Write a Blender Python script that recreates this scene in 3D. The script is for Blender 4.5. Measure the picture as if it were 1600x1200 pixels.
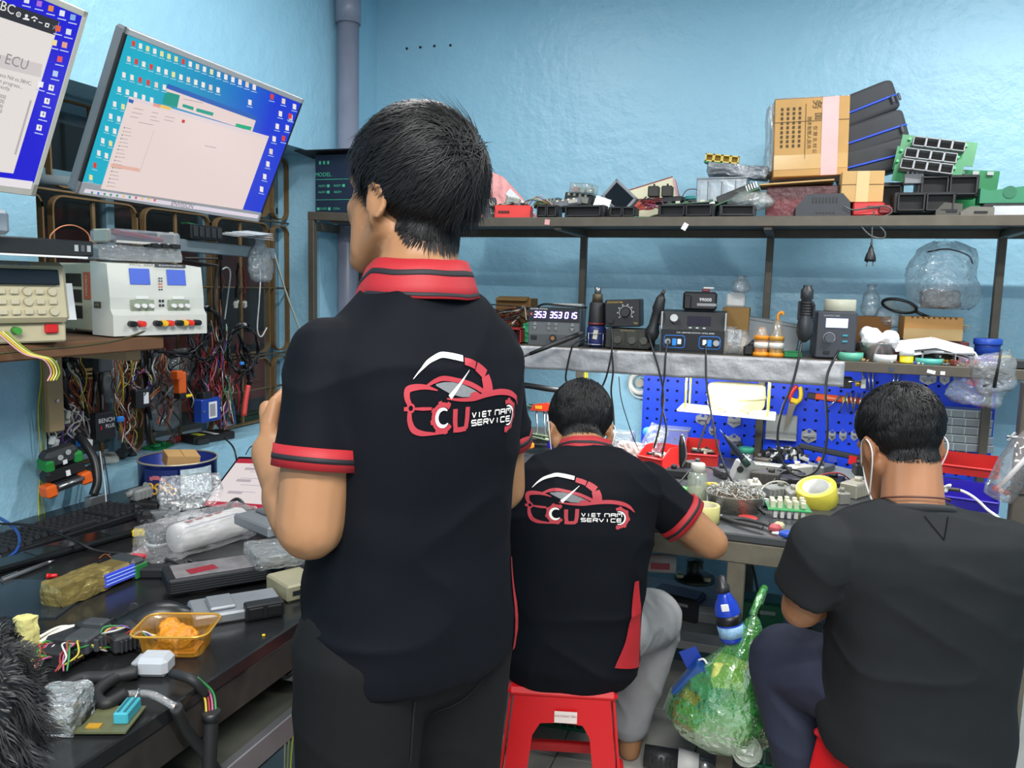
import bpy, bmesh, math, random
import numpy as np
from math import sin, cos, pi, radians, sqrt, atan2
from mathutils import Vector as V, Matrix as M, Euler, noise
from mathutils.bvhtree import BVHTree
random.seed(7)
rnd = random.uniform
SC = bpy.context.scene
COL = SC.collection
for o in list(bpy.data.objects): bpy.data.objects.remove(o)

# ------------------------------------------------------------ camera
FPX, CAMH = 1250.0, 1.42
YAW, PITCH, ROLL = radians(19.1), radians(6.8), radians(1.44)
_F = V((-sin(YAW)*cos(PITCH), cos(YAW)*cos(PITCH), -sin(PITCH)))
_R0 = V((cos(YAW), sin(YAW), 0)); _U0 = _R0.cross(_F)
_R = _R0*cos(ROLL) + _U0*sin(ROLL); _U = _U0*cos(ROLL) - _R0*sin(ROLL)
cam = bpy.data.cameras.new('camera'); cam.sensor_width = 36.0
cam.lens = FPX/1600*36.0; cam.clip_start = .02
co = bpy.data.objects.new('camera', cam); COL.objects.link(co); SC.camera = co
co.matrix_world = M(((_R.x, _U.x, -_F.x, 0), (_R.y, _U.y, -_F.y, 0), (_R.z, _U.z, -_F.z, CAMH), (0, 0, 0, 1)))
EYE = V((0, 0, CAMH))
def ray(x, y): return _F + _R*((x-800)/FPX) - _U*((y-600)/FPX)
def on(ax, v, x, y):               # where the sight line through a measured point meets a real plane of the room
    r = ray(x, y); k = 'xyz'.index(ax)
    return EYE + r*((v-EYE[k])/r[k])
def at(x, y, d): return EYE + ray(x, y)*d

# ------------------------------------------------------------ world, exposure
W = bpy.data.worlds.new('world'); SC.world = W; W.use_nodes = True
W.node_tree.nodes['Background'].inputs[0].default_value = (.86, .93, 1.0, 1)
W.node_tree.nodes['Background'].inputs[1].default_value = .6
SC.view_settings.view_transform = 'Standard'; SC.view_settings.look = 'None'
SC.view_settings.gamma = 1.0; SC.view_settings.use_curve_mapping = False
SC.view_settings.exposure = 0.85

# ceiling tube lamps (built as fixtures further down, their light is set here)
TUBES = [(.3, -.2, 2.86, 1.2, 50, 0), (.3, -1.5, 2.86, 1.2, 56, 0), (1.05, 2.35, 2.86, 1.2, 28, 0), (-1.15, 2.0, 2.86, 1.2, 13, 90)]
for (x, y, z, l, p, r) in TUBES:
    la = bpy.data.lights.new('tube_light', 'AREA'); la.shape = 'RECTANGLE'; la.size = l; la.size_y = .07
    la.energy = p; la.color = (1.0, .985, .96)
    lo = bpy.data.objects.new('tube_light', la); COL.objects.link(lo); lo.location = (x, y, z-.07); lo.rotation_euler = (0, 0, radians(r))

# ------------------------------------------------------------ materials
def lin(c): return tuple((v/12.92 if v <= .04045 else ((v+.055)/1.055)**2.4) for v in c)
def hexc(h): return lin(tuple(int(h[i:i+2], 16)/255 for i in (0, 2, 4)))
MATS = {}
def mat(h, rough=.5, metal=0., var=.06, vs=14., bump=0., bs=60., emit=0., alpha=1., trans=0., spec=.5, coat=0., sheen=0., sss=0.):
    """procedural principled material: base colour with noise mottling, optional noise bump"""
    key = (h, rough, metal, var, vs, bump, bs, emit, alpha, trans, spec, coat, sheen, sss)
    if key in MATS: return MATS[key]
    m = bpy.data.materials.new('mat_'+h); m.use_nodes = True; nt = m.node_tree; N = nt.nodes; L = nt.links
    b = N['Principled BSDF']; c = hexc(h)
    b.inputs['Roughness'].default_value = rough; b.inputs['Metallic'].default_value = metal
    b.inputs['Specular IOR Level'].default_value = spec
    if coat: b.inputs['Coat Weight'].default_value = coat
    if sheen: b.inputs['Sheen Weight'].default_value = sheen; b.inputs['Sheen Roughness'].default_value = .5
    if sss: b.inputs['Subsurface Weight'].default_value = sss; b.inputs['Subsurface Radius'].default_value = (.01, .004, .002)
    tc = N.new('ShaderNodeTexCoord')
    if var:
        n = N.new('ShaderNodeTexNoise'); n.inputs['Scale'].default_value = vs; n.inputs['Detail'].default_value = 5
        L.new(tc.outputs['Object'], n.inputs['Vector'])
        mx = N.new('ShaderNodeMix'); mx.data_type = 'RGBA'
        mx.inputs['A'].default_value = (*[max(0, x*(1-var*2)) for x in c], 1); mx.inputs['B'].default_value = (*[min(1, x*(1+var*2)) for x in c], 1)
        L.new(n.outputs['Fac'], mx.inputs['Factor']); L.new(mx.outputs['Result'], b.inputs['Base Color'])
        if emit: L.new(mx.outputs['Result'], b.inputs['Emission Color'])
    else: b.inputs['Base Color'].default_value = (*c, 1)
    if emit:
        if not var: b.inputs['Emission Color'].default_value = (*c, 1)
        b.inputs['Emission Strength'].default_value = emit
    if bump:
        n2 = N.new('ShaderNodeTexNoise'); n2.inputs['Scale'].default_value = bs; n2.inputs['Detail'].default_value = 4
        L.new(tc.outputs['Object'], n2.inputs['Vector'])
        bp = N.new('ShaderNodeBump'); bp.inputs['Strength'].default_value = bump; bp.inputs['Distance'].default_value = .01
        L.new(n2.outputs['Fac'], bp.inputs['Height']); L.new(bp.outputs['Normal'], b.inputs['Normal'])
    if alpha < 1: b.inputs['Alpha'].default_value = alpha
    if trans: b.inputs['Transmission Weight'].default_value = trans; b.inputs['IOR'].default_value = 1.3
    MATS[key] = m; return m
def film(h, alpha=.25, rough=.12, bump=.5, bs=40.):
    """crinkled clear plastic film: see-through, a little haze, glossy creases"""
    key = ('film', h, alpha, rough, bump, bs)
    if key in MATS: return MATS[key]
    m = bpy.data.materials.new('film_'+h); m.use_nodes = True; N = m.node_tree.nodes; L = m.node_tree.links; N.remove(N['Principled BSDF'])
    out = N['Material Output']; c = (*hexc(h), 1)
    tc = N.new('ShaderNodeTexCoord'); n = N.new('ShaderNodeTexNoise'); n.inputs['Scale'].default_value = bs; n.inputs['Detail'].default_value = 3; L.new(tc.outputs['Object'], n.inputs['Vector'])
    bp = N.new('ShaderNodeBump'); bp.inputs['Strength'].default_value = bump; bp.inputs['Distance'].default_value = .02; L.new(n.outputs['Fac'], bp.inputs['Height'])
    tr = N.new('ShaderNodeBsdfTransparent'); tr.inputs[0].default_value = (*[.9+.1*v for v in c[:3]], 1)
    df = N.new('ShaderNodeBsdfDiffuse'); df.inputs[0].default_value = c; gl = N.new('ShaderNodeBsdfGlossy'); gl.inputs['Roughness'].default_value = rough; gl.inputs[0].default_value = (.9, .9, .9, 1)
    for q in (df, gl): L.new(bp.outputs['Normal'], q.inputs['Normal'])
    lw = N.new('ShaderNodeLayerWeight'); lw.inputs[0].default_value = .35; L.new(bp.outputs['Normal'], lw.inputs['Normal'])
    m1 = N.new('ShaderNodeMixShader'); m1.inputs[0].default_value = alpha*.6; L.new(tr.outputs[0], m1.inputs[1]); L.new(df.outputs[0], m1.inputs[2])
    mm = N.new('ShaderNodeMath'); mm.operation = 'MULTIPLY_ADD'; mm.inputs[1].default_value = .45; mm.inputs[2].default_value = alpha*.3; L.new(lw.outputs['Fresnel'], mm.inputs[0])
    m2 = N.new('ShaderNodeMixShader'); L.new(mm.outputs[0], m2.inputs[0]); L.new(m1.outputs[0], m2.inputs[1]); L.new(gl.outputs[0], m2.inputs[2]); L.new(m2.outputs[0], out.inputs['Surface'])
    MATS[key] = m; return m
BLACK = mat('1b1c1e', .45); DKGREY = mat('2b2d30', .5); MIDGREY = mat('55585b', .5); LTGREY = mat('a9adae', .5)
WHITE = mat('e8e8e6', .5); RED = mat('c81f22', .4); STEEL = mat('b9bbbc', .28, .9); ALU = mat('a8acb0', .42, .7)
GREENPCB = mat('1f7a48', .4, var=.15); YELLOW = mat('e8c81c', .45); ORANGE = mat('e2621d', .45); BLUE = mat('1d3fb0', .4)
CARD = mat('b9925c', .8, var=.05); GLASSY = film('dfe6e8', .22); PAPER = mat('e9ebee', .8, var=.02)
WIRES = [mat(h, .45, var=0) for h in ('15161a', '8f2226', 'b5a336', '2c7a40', 'bdbdb8', '7d4a2c', '233c85', 'a05478', '583a7c', 'a8622c')]

# ------------------------------------------------------------ mesh builder
class MB:
    def __init__(s): s.v = []; s.f = []; s.sm = []; s.mi = []
    def add(s, vs, fs, T=None, smooth=False, mi=0):
        n = len(s.v)
        s.v += [tuple(T @ V(p)) if T is not None else tuple(p) for p in vs]
        s.f += [tuple(i+n for i in f) for f in fs]; s.sm += [smooth]*len(fs); s.mi += [mi]*len(fs); return s
    def box(s, c, d, r=None, b=0., mi=0):
        x, y, z = (k/2 for k in d); T = M.Translation(c)
        if r is not None: T = T @ (r if isinstance(r, M) else Euler(r).to_matrix().to_4x4())
        if b <= 0:
            s.add([(sx*x, sy*y, sz*z) for sx in (-1, 1) for sy in (-1, 1) for sz in (-1, 1)],
                  [(0, 1, 3, 2), (4, 6, 7, 5), (0, 4, 5, 1), (2, 3, 7, 6), (0, 2, 6, 4), (1, 5, 7, 3)], T, mi=mi); return s
        b = min(b, x*.98, y*.98, z*.98); vs = []; I = {}
        for sx in (-1, 1):
            for sy in (-1, 1):
                for sz in (-1, 1):
                    for k in range(3):
                        p = [sx*(x-b), sy*(y-b), sz*(z-b)]; p[k] = (sx*x, sy*y, sz*z)[k]
                        I[(sx, sy, sz, k)] = len(vs); vs.append(tuple(p))
        fs = []
        for k in range(3):
            u, w = (k+1) % 3, (k+2) % 3
            for sg in (-1, 1):
                q = []
                for (a, c2) in ((-1, -1), (1, -1), (1, 1), (-1, 1)):
                    t = [0, 0, 0]; t[k] = sg; t[u] = a; t[w] = c2; q.append(I[(*t, k)])
                fs.append(tuple(q if sg > 0 else q[::-1]))
            for a in (-1, 1):
                for c2 in (-1, 1):
                    t0 = [0, 0, 0]; t0[k] = -1; t0[u] = a; t0[w] = c2; t1 = list(t0); t1[k] = 1
                    q = (I[(*t0, u)], I[(*t1, u)], I[(*t1, w)], I[(*t0, w)])
                    fs.append(q if a*c2 > 0 else q[::-1])
        for sx in (-1, 1):
            for sy in (-1, 1):
                for sz in (-1, 1):
                    q = tuple(I[(sx, sy, sz, k)] for k in range(3)); fs.append(q if sx*sy*sz > 0 else q[::-1])
        return s.add(vs, fs, T, mi=mi)
    def cyl(s, p0, p1, r0, r1=None, n=12, cap=True, mi=0):
        r1 = r0 if r1 is None else r1; return s.tube([p0, p1], [r0, r1], n, cap, mi)
    def tube(s, pts, r, n=6, cap=True, mi=0):
        pts = [V(p) for p in pts]; k = len(pts); rs = r if isinstance(r, (list, tuple)) else [r]*k
        vs = []; up = None
        for i, p in enumerate(pts):
            d = (pts[min(i+1, k-1)] - pts[max(i-1, 0)])
            d = d.normalized() if d.length > 1e-9 else V((0, 0, 1))
            if up is None: up = d.orthogonal().normalized()
            up = up - d*up.dot(d); up = up.normalized() if up.length > 1e-6 else d.orthogonal().normalized()
            w = d.cross(up)
            vs += [p + (up*cos(2*pi*j/n) + w*sin(2*pi*j/n))*rs[i] for j in range(n)]
        fs = [(i*n+j, i*n+(j+1) % n, (i+1)*n+(j+1) % n, (i+1)*n+j) for i in range(k-1) for j in range(n)]
        s.add(vs, fs, smooth=True, mi=mi)
        if cap:
            m = len(s.v)-len(vs); s.f += [tuple(m+j for j in range(n-1, -1, -1)), tuple(m+(k-1)*n+j for j in range(n))]; s.sm += [False]*2; s.mi += [mi]*2
        return s
    def ribbon(s, pts, w, t, side, mi=0):           # flat bar along pts, width w along 'side', thickness t
        pts = [V(p) for p in pts]; k = len(pts); vs = []; side = V(side).normalized()
        for i, p in enumerate(pts):
            d = (pts[min(i+1, k-1)] - pts[max(i-1, 0)]).normalized(); nn = d.cross(side).normalized()
            vs += [p+side*w/2+nn*t/2, p-side*w/2+nn*t/2, p-side*w/2-nn*t/2, p+side*w/2-nn*t/2]
        fs = [(i*4+j, i*4+(j+1) % 4, i*4+4+(j+1) % 4, i*4+4+j) for i in range(k-1) for j in range(4)]
        fs += [(3, 2, 1, 0), tuple((k-1)*4+j for j in range(4))]
        return s.add(vs, fs, mi=mi)
    def lathe(s, prof, c=(0, 0, 0), n=20, T=None, mi=0, smooth=True):   # prof [(r,z)]
        vs = []; k = len(prof)
        for r, z in prof: vs += [(c[0]+r*cos(2*pi*j/n), c[1]+r*sin(2*pi*j/n), c[2]+z) for j in range(n)]
        fs = [(i*n+j, i*n+(j+1) % n, (i+1)*n+(j+1) % n, (i+1)*n+j) for i in range(k-1) for j in range(n)]
        s.add(vs, fs, T, smooth, mi)
        m = len(s.v)-len(vs)
        if prof[0] == prof[-1]: return s
        if prof[0][0] > 1e-6: s.f.append(tuple(m+j for j in range(n-1, -1, -1))); s.sm.append(False); s.mi.append(mi)
        if prof[-1][0] > 1e-6: s.f.append(tuple(m+(k-1)*n+j for j in range(n))); s.sm.append(False); s.mi.append(mi)
        return s
    def sph(s, c, r, T=None, n=14, mi=0):
        r = (r, r, r) if not isinstance(r, (tuple, list)) else r; vs = []; k = max(6, n//2)
        for i in range(k+1):
            a = -pi/2 + pi*i/k; ca = max(cos(a), 1e-4)
            vs += [(r[0]*ca*cos(2*pi*j/n), r[1]*ca*sin(2*pi*j/n), r[2]*sin(a)) for j in range(n)]
        fs = [(i*n+j, i*n+(j+1) % n, (i+1)*n+(j+1) % n, (i+1)*n+j) for i in range(k) for j in range(n)]
        fs += [tuple(range(n-1, -1, -1)), tuple(k*n+j for j in range(n))]
        TT = M.Translation(c) @ (T if T is not None else M())
        return s.add(vs, fs, TT, True, mi)
    def caps(s, p0, r0, p1, r1, n=14):              # tapered limb with round ends
        p0, p1 = V(p0), V(p1); d = (p1-p0); L = d.length; d = d/L
        pts = [p0 - d*r0*cos(a) for a in (0.05, .5, 1.05)]; rs = [r0*sin(a) for a in (0.05, .5, 1.05)]
        pts += [p0, p0.lerp(p1, .5), p1]; rs += [r0, (r0+r1)/2, r1]
        pts += [p1 + d*r1*cos(a) for a in (1.05, .5, .05)]; rs += [r1*sin(a) for a in (1.05, .5, .05)]
        return s.tube(pts, rs, n)
    def prism(s, poly, t, T=None, mi=0):            # polygon in local xz, extruded along y by t
        n = len(poly); vs = [(x, -t/2, z) for x, z in poly] + [(x, t/2, z) for x, z in poly]
        fs = [tuple(range(n)), tuple(range(2*n-1, n-1, -1))] + [(i, i+n, (i+1) % n+n, (i+1) % n) for i in range(n)]
        return s.add(vs, fs, T, mi=mi)
    def quad(s, a, b, c, d, mi=0): return s.add([a, b, c, d], [(0, 1, 2, 3)], mi=mi)
    def mesh(s, name, mats):
        me = bpy.data.meshes.new(name); me.from_pydata(s.v, [], s.f); me.validate()
        for m in (mats if isinstance(mats, (list, tuple)) else [mats]): me.materials.append(m)
        if len(me.polygons) == len(s.sm):
            me.polygons.foreach_set('use_smooth', s.sm); me.polygons.foreach_set('material_index', s.mi)
        me.update(); return me
    def build(s, name, mats, parent=None): return link(name, s.mesh(name, mats), parent)
def link(name, me, parent=None):
    o = bpy.data.objects.new(name, me); COL.objects.link(o)
    if parent is not None: o.parent = parent
    return o
def tag(o, label, cat, group=None):
    o['label'] = label; o['category'] = cat
    if group: o['group'] = group
    return o
def thing(name, label, cat, loc=(0, 0, 0), rot=0, group=None, scale=None):
    o = bpy.data.objects.new(name, None); COL.objects.link(o); o.location = loc; o.empty_display_size = .05
    if isinstance(rot, M): o.rotation_euler = rot.to_euler()
    elif isinstance(rot, (tuple, list, Euler)): o.rotation_euler = rot
    else: o.rotation_euler = (0, 0, rot)
    if scale: o.scale = scale if isinstance(scale, tuple) else (scale,)*3
    return tag(o, label, cat, group)
def struct(name, mb, m, parent=None):
    o = mb.build(name, m, parent)
    if parent is None: o['kind'] = 'structure'
    return o
def one(name, label, cat, mb, m, loc=(0, 0, 0), rot=0, group=None):
    """a thing that is a single mesh"""
    o = mb.build(name, m); o.location = loc
    if isinstance(rot, M): o.rotation_euler = rot.to_euler()
    elif isinstance(rot, (tuple, list, Euler)): o.rotation_euler = rot
    else: o.rotation_euler = (0, 0, rot)
    return tag(o, label, cat, group)
def copy_tree(o, parent=None):
    c = o.copy(); COL.objects.link(c); c.parent = parent
    for ch in list(o.children): copy_tree(ch, c)
    return c
def bez(pts, n=8):                                  # smooth curve through points (Catmull-Rom)
    P = [V(p) for p in pts]; P = [P[0]*2-P[1]] + P + [P[-1]*2-P[-2]]; out = []
    for i in range(1, len(P)-2):
        for k in range(n):
            t = k/n; a, b, c, d = P[i-1], P[i], P[i+1], P[i+2]
            out.append(.5*((2*b)+(c-a)*t+(2*a-5*b+4*c-d)*t*t+(3*b-a-3*c+d)*t**3))
    out.append(P[-2]); return out
def text_mb(txt, size, align='CENTER'):
    """lettering as flat mesh (x right, y up in z), through the built-in font"""
    cu = bpy.data.curves.new('lettering', 'FONT'); cu.body = txt; cu.size = size; cu.align_x = align; cu.align_y = 'CENTER'; cu.resolution_u = 2
    ob = bpy.data.objects.new('lettering', cu); COL.objects.link(ob)
    me = bpy.data.meshes.new_from_object(ob.evaluated_get(bpy.context.evaluated_depsgraph_get()))
    mb = MB(); mb.add([(v.co.x, 0, v.co.y) for v in me.vertices], [tuple(p.vertices) for p in me.polygons])
    bpy.data.objects.remove(ob); bpy.data.curves.remove(cu); bpy.data.meshes.remove(me); return mb
def text(txt, size, m, parent, loc, rot=(0, 0, 0), name='lettering', align='CENTER'):
    o = text_mb(txt, size, align).build(name, m, parent); o.location = loc; o.rotation_euler = rot; return o
def remeshed(mb, vox, smooth=4, name='body'):
    """one continuous skin over overlapping volumes"""
    me = mb.mesh(name, []); ob = bpy.data.objects.new('tmp', me); COL.objects.link(ob)
    r = ob.modifiers.new('r', 'REMESH'); r.mode = 'VOXEL'; r.voxel_size = vox
    if smooth: sm = ob.modifiers.new('s', 'SMOOTH'); sm.factor = .5; sm.iterations = smooth
    out = bpy.data.meshes.new_from_object(ob.evaluated_get(bpy.context.evaluated_depsgraph_get()))
    bpy.data.objects.remove(ob); bpy.data.meshes.remove(me)
    out.name = name; out.polygons.foreach_set('use_smooth', [True]*len(out.polygons)); return out
def displace(me, fn):
    """move each vertex along its normal by fn(co, normal)"""
    ns = [v.normal.copy() for v in me.vertices]
    for v, n in zip(me.vertices, ns): v.co = v.co + n*fn(v.co, n)
    me.update()
def bvh_of(me): return BVHTree.FromPolygons([v.co.copy() for v in me.vertices], [tuple(p.vertices) for p in me.polygons])
def frame(fwd, up=(0, 0, 1)):
    """matrix with columns right, forward, up"""
    f = V(fwd).normalized(); r = f.cross(V(up)).normalized(); u = r.cross(f)
    return M(((r.x, f.x, u.x, 0), (r.y, f.y, u.y, 0), (r.z, f.z, u.z, 0), (0, 0, 0, 1)))
# ============================================================ setting
LX, BY, FZ, CZ = -2.0, 3.63, 0.0, 2.95          # left wall face, back wall face, floor, ceiling
def wall_mat(name, c0, c1):
    m = bpy.data.materials.new(name); m.use_nodes = True; nt = m.node_tree; N = nt.nodes; L = nt.links; b = N['Principled BSDF']
    tc = N.new('ShaderNodeTexCoord'); n = N.new('ShaderNodeTexNoise'); n.inputs['Scale'].default_value = 1.7; n.inputs['Detail'].default_value = 6
    L.new(tc.outputs['Object'], n.inputs['Vector'])
    mx = N.new('ShaderNodeMix'); mx.data_type = 'RGBA'; mx.inputs['A'].default_value = (*hexc(c0), 1); mx.inputs['B'].default_value = (*hexc(c1), 1)
    L.new(n.outputs['Fac'], mx.inputs['Factor']); L.new(mx.outputs['Result'], b.inputs['Base Color'])
    b.inputs['Roughness'].default_value = .33
    n2 = N.new('ShaderNodeTexNoise'); n2.inputs['Scale'].default_value = 11; n2.inputs['Detail'].default_value = 7; n2.inputs['Roughness'].default_value = .6
    L.new(tc.outputs['Object'], n2.inputs['Vector'])
    bp = N.new('ShaderNodeBump'); bp.inputs['Strength'].default_value = .6; bp.inputs['Distance'].default_value = .016
    L.new(n2.outputs['Fac'], bp.inputs['Height']); L.new(bp.outputs['Normal'], b.inputs['Normal']); return m
WALL = wall_mat('blue_plaster', '93c3da', '9dcde2')
NY0, NY1, NZ0, NZ1, ND = 1.70, 3.12, .81, 1.985, .24       # window niche in the left wall
struct('wall_back', MB().box((.6, BY+.1, CZ/2), (5.6, .2, CZ)), WALL)
w = MB()
w.box((LX-.15, (-3.2+NY0)/2, CZ/2), (.3, NY0+3.2, CZ)); w.box((LX-.15, (NY1+BY)/2, CZ/2), (.3, BY-NY1, CZ))
w.box((LX-.15, (NY0+NY1)/2, NZ0/2), (.3, NY1-NY0, NZ0)); w.box((LX-.15, (NY0+NY1)/2, (NZ1+CZ)/2), (.3, NY1-NY0, CZ-NZ1))
struct('wall_left', w, WALL)
struct('wall_right', MB().box((3.1, .2, CZ/2), (.2, 6.9, CZ)), WALL)
struct('ceiling', MB().box((.55, .2, CZ+.05), (5.4, 6.9, .1)), mat('e6e9ea', .8))
# tiled floor: grout bed with separate tiles
struct('floor', MB().box((.55, .2, -.06), (5.4, 6.9, .1)), mat('6d6b66', .8))
fl = bpy.data.objects['floor']; tm = MB().box((0, 0, 0), (.396, .396, .012), b=.002).mesh('tile', mat('a3a29c', .3, var=.1, vs=5))
for i in range(6):
    for j in range(6):
        o = link('floor_tile', tm, fl); o.location = (-1.2+i*.4, 1.25+j*.4-.02, -.006)
# wall screw holes left of centre, high on the back wall
for k, (x, y) in enumerate(((636, 76), (657, 74), (679, 72), (704, 71))):
    p = on('y', BY, x, y)
    one('screw_hole', 'small dark screw hole in the blue wall, %s from the pipe' % ('nearest', 'second', 'third', 'farthest')[k], 'hole',
        MB().cyl((0, -.004, 0), (0, .004, 0), .006, n=8), BLACK, p, group='screw holes in the wall')
# window: dark glass panes, painted steel frame, brown grille of rounded rectangles
win = struct('window_1', MB().box((LX-ND-.05, (NY0+NY1)/2, NZ1-.03), (.05, NY1-NY0, .06)), mat('7f9fae', .5))
win['kind'] = 'structure'
GX = LX-.17
struct('outside_panel', MB().box((LX-.62, 2.4, 1.4), (.02, 2.6, 2.0)), mat('3a3b36', .7, var=.3, vs=3))['label'] = 'dark yard beyond the window'
for k, (z, h, c) in enumerate(((1.50, .20, '7c2a1a'), (.93, .20, '9a3a1e'), (1.14, .06, '7c2a1a'))):
    struct('outside_panel', MB().box((LX-.58, 2.35, z), (.03, 2.4, h)), mat(c, .6, var=.15))
GLASS = mat('1a2224', .08, alpha=.35, var=0)
FR = mat('5f7f8c', .5); FRB = mat('6d5636', .55, var=.12)
cw = (NY1-NY0)/3
for i in range(3):
    y0 = NY0+i*cw
    p = MB().box((LX-ND, y0+cw/2, (NZ0+NZ1)/2), (.005, cw-.03, NZ1-NZ0-.08)).build('pane', GLASS, win)
for i in range(4):
    MB().box((LX-ND+.005, NY0+i*cw, (NZ0+NZ1)/2), (.035, .035, NZ1-NZ0), b=.004).build('window_frame', FR, win)
MB().box((LX-ND+.005, (NY0+NY1)/2, 1.74), (.035, NY1-NY0, .035), b=.004).build('window_frame', FR, win)
def rrect(y0, y1, z0, z1, r, x):
    pts = []
    for (cy, cz, a0) in ((y1-r, z1-r, 0), (y0+r, z1-r, 90), (y0+r, z0+r, 180), (y1-r, z0+r, 270)):
        for k in range(5): a = radians(a0+k*22.5); pts.append((x, cy+r*cos(a), cz+r*sin(a)))
    return pts+[pts[0], pts[1]]
gr = thing('window_grille', 'brown steel grille of rounded rectangles across the window', 'grille', (0, 0, 0))
gy = [1.505, 1.876, 2.247, 2.618, 2.989, 3.36]; gz = [.53, 1.107, 1.685, 2.26]
for i in range(5):
    for j in range(3):
        y0, y1, z0, z1 = gy[i]+.018, gy[i+1]-.018, gz[j]+.014, gz[j+1]-.014
        y0, y1, z0, z1 = max(y0, NY0+.01), min(y1, NY1-.005), max(z0, NZ0+.01), min(z1, NZ1-.02)
        MB().ribbon(rrect(y0, y1, z0, z1, .04, GX), .022, .006, (1, 0, 0)).build('grille_loop', FRB, gr)
        if y1-y0 > .25: MB().box((GX-.01, (y0+y1)/2, (z0+z1)/2), (.012, .012, z1-z0), b=.002).build('grille_bar', FRB, gr)
for z in (.96, 1.107, 1.396, 1.685): MB().cyl((GX+.006, NY0, z), (GX+.006, NY1, z), .0045, n=6).build('grille_rod', FRB, gr)
# drain pipe in the corner with an elbow into the wall
dp = thing('drain_pipe', 'grey plastic drain pipe rising up the corner with an elbow', 'pipe', (-1.93, 3.24, 0))
PIPE = mat('7f8394', .35)
MB().cyl((0, 0, 0), (0, 0, 2.62), .048, n=24).build('pipe', PIPE, dp)
el = [(0, 0, 2.66)] + [(-.07+.07*cos(a), 0, 2.70+.07*sin(a)) for a in np.linspace(0, pi/2, 8)] + [(-.068, 0, 2.77)]
MB().tube(el, .052, 20).build('elbow', PIPE, dp)
MB().cyl((0, 0, 2.56), (0, 0, 2.69), .056, n=24).build('collar', PIPE, dp)
# ceiling tube fixtures
for k, (x, y, z, l, p, r) in enumerate(TUBES):
    t = thing('tube_lamp', 'white fluorescent tube lamp on the ceiling, %s' % ('above the camera', 'farthest back', 'nearest the shelf', 'by the left wall')[k], 'lamp', (x, y, z), radians(r), group='ceiling tube lamps')
    MB().box((0, 0, .06), (l+.04, .06, .05), b=.006).build('housing', WHITE, t)
    MB().cyl((-l/2, 0, .01), (l/2, 0, .01), .014, n=10).build('tube', mat('ffffff', .4, var=0, emit=4), t)

# ============================================================ steel shelf on the back wall
SY0, SY1, TZ, MZ = 3.0, 3.42, 1.695, 1.20
FRAME = mat('5d564c', .5, .35, var=.14, vs=20); BOARD = mat('4f4a43', .55, .2, var=.12)
sh = thing('storage_shelf', 'brown steel two-level shelf frame standing over the workbench', 'shelf', (0, 0, 0))
def rail(a, b, w=.03, h=.035, m=FRAME, parent=sh, name='rail'):
    a, b = V(a), V(b); d = b-a
    return MB().box((a+b)/2, (d.length, w, h), d.to_track_quat('X', 'Z').to_matrix().to_4x4(), b=.002).build(name, m, parent)
XL, XR = -1.96, 1.6
rail((XL-.015, SY0, TZ-.018+.03), (-1.2, SY0, TZ-.018)); rail((-1.2, SY0, TZ-.018), (XR, SY0, TZ-.018))
rail((XL, SY1, TZ-.03), (XR, SY1, TZ-.03)); MB().box(((XR-1.87)/2, (SY0+SY1)/2, TZ-.012), (XR+1.87, SY1-SY0, .012)).build('top_board', BOARD, sh)
for x in (XL, -.87, -.1, .715, 1.5): rail((x, SY0, TZ-.03), (x, SY1, TZ-.03), name='cross_rail')
MB().box((XL, SY0, .85), (.028, .028, 1.70), b=.002).build('post', FRAME, sh)
for x in (-.87, -.1, .715, 1.5): MB().box((x, SY1, (TZ+.0)/2-.02), (.028, .028, TZ-.04), b=.002).build('post', FRAME, sh)
MB().box((XL, SY1, (TZ+.0)/2-.02), (.028, .028, TZ-.04), b=.002).build('post', FRAME, sh)
rail((-1.3, SY0, MZ-.018), (XR, SY0, MZ-.018)); rail((-1.3, SY1, MZ-.018), (XR, SY1, MZ-.018))
MB().box(((-1.3+XR)/2, (SY0+SY1)/2, MZ-.008), (XR+1.3, SY1-SY0, .014)).build('middle_board', BOARD, sh)
MB().box((.60, 2.42, .98), (.035, .035, .46), b=.003).build('front_post', FRAME, sh)
# foil strip hung on the edge of the middle board
def foil_fn():
    mb = MB(); nx, nz = 90, 8
    vs = []
    for i in range(nx+1):
        x = -1.3+1.483*i/nx
        for j in range(nz+1):
            t = j/nz; z = MZ-.002-.088*t
            vs.append((x, SY0-.02-.006*t+.004*noise.noise(V((x*14, z*30, 0)))+.003*noise.noise(V((x*45, z*60, 2))), z+.003*noise.noise(V((x*9, 0, 5)))*t))
    k = nz+1
    mb.add(vs, [(i*k+j, i*k+j+1, (i+1)*k+j+1, (i+1)*k+j) for i in range(nx) for j in range(nz)], smooth=True); return mb
fo = foil_fn().build('foil_strip', mat('a3a3a6', .5, .45, bump=.22, bs=45, var=.12)); s = fo.modifiers.new('t', 'SOLIDIFY'); s.thickness = .0012
tag(fo, 'crumpled silver foil strip hung along the middle shelf edge', 'foil')

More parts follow.
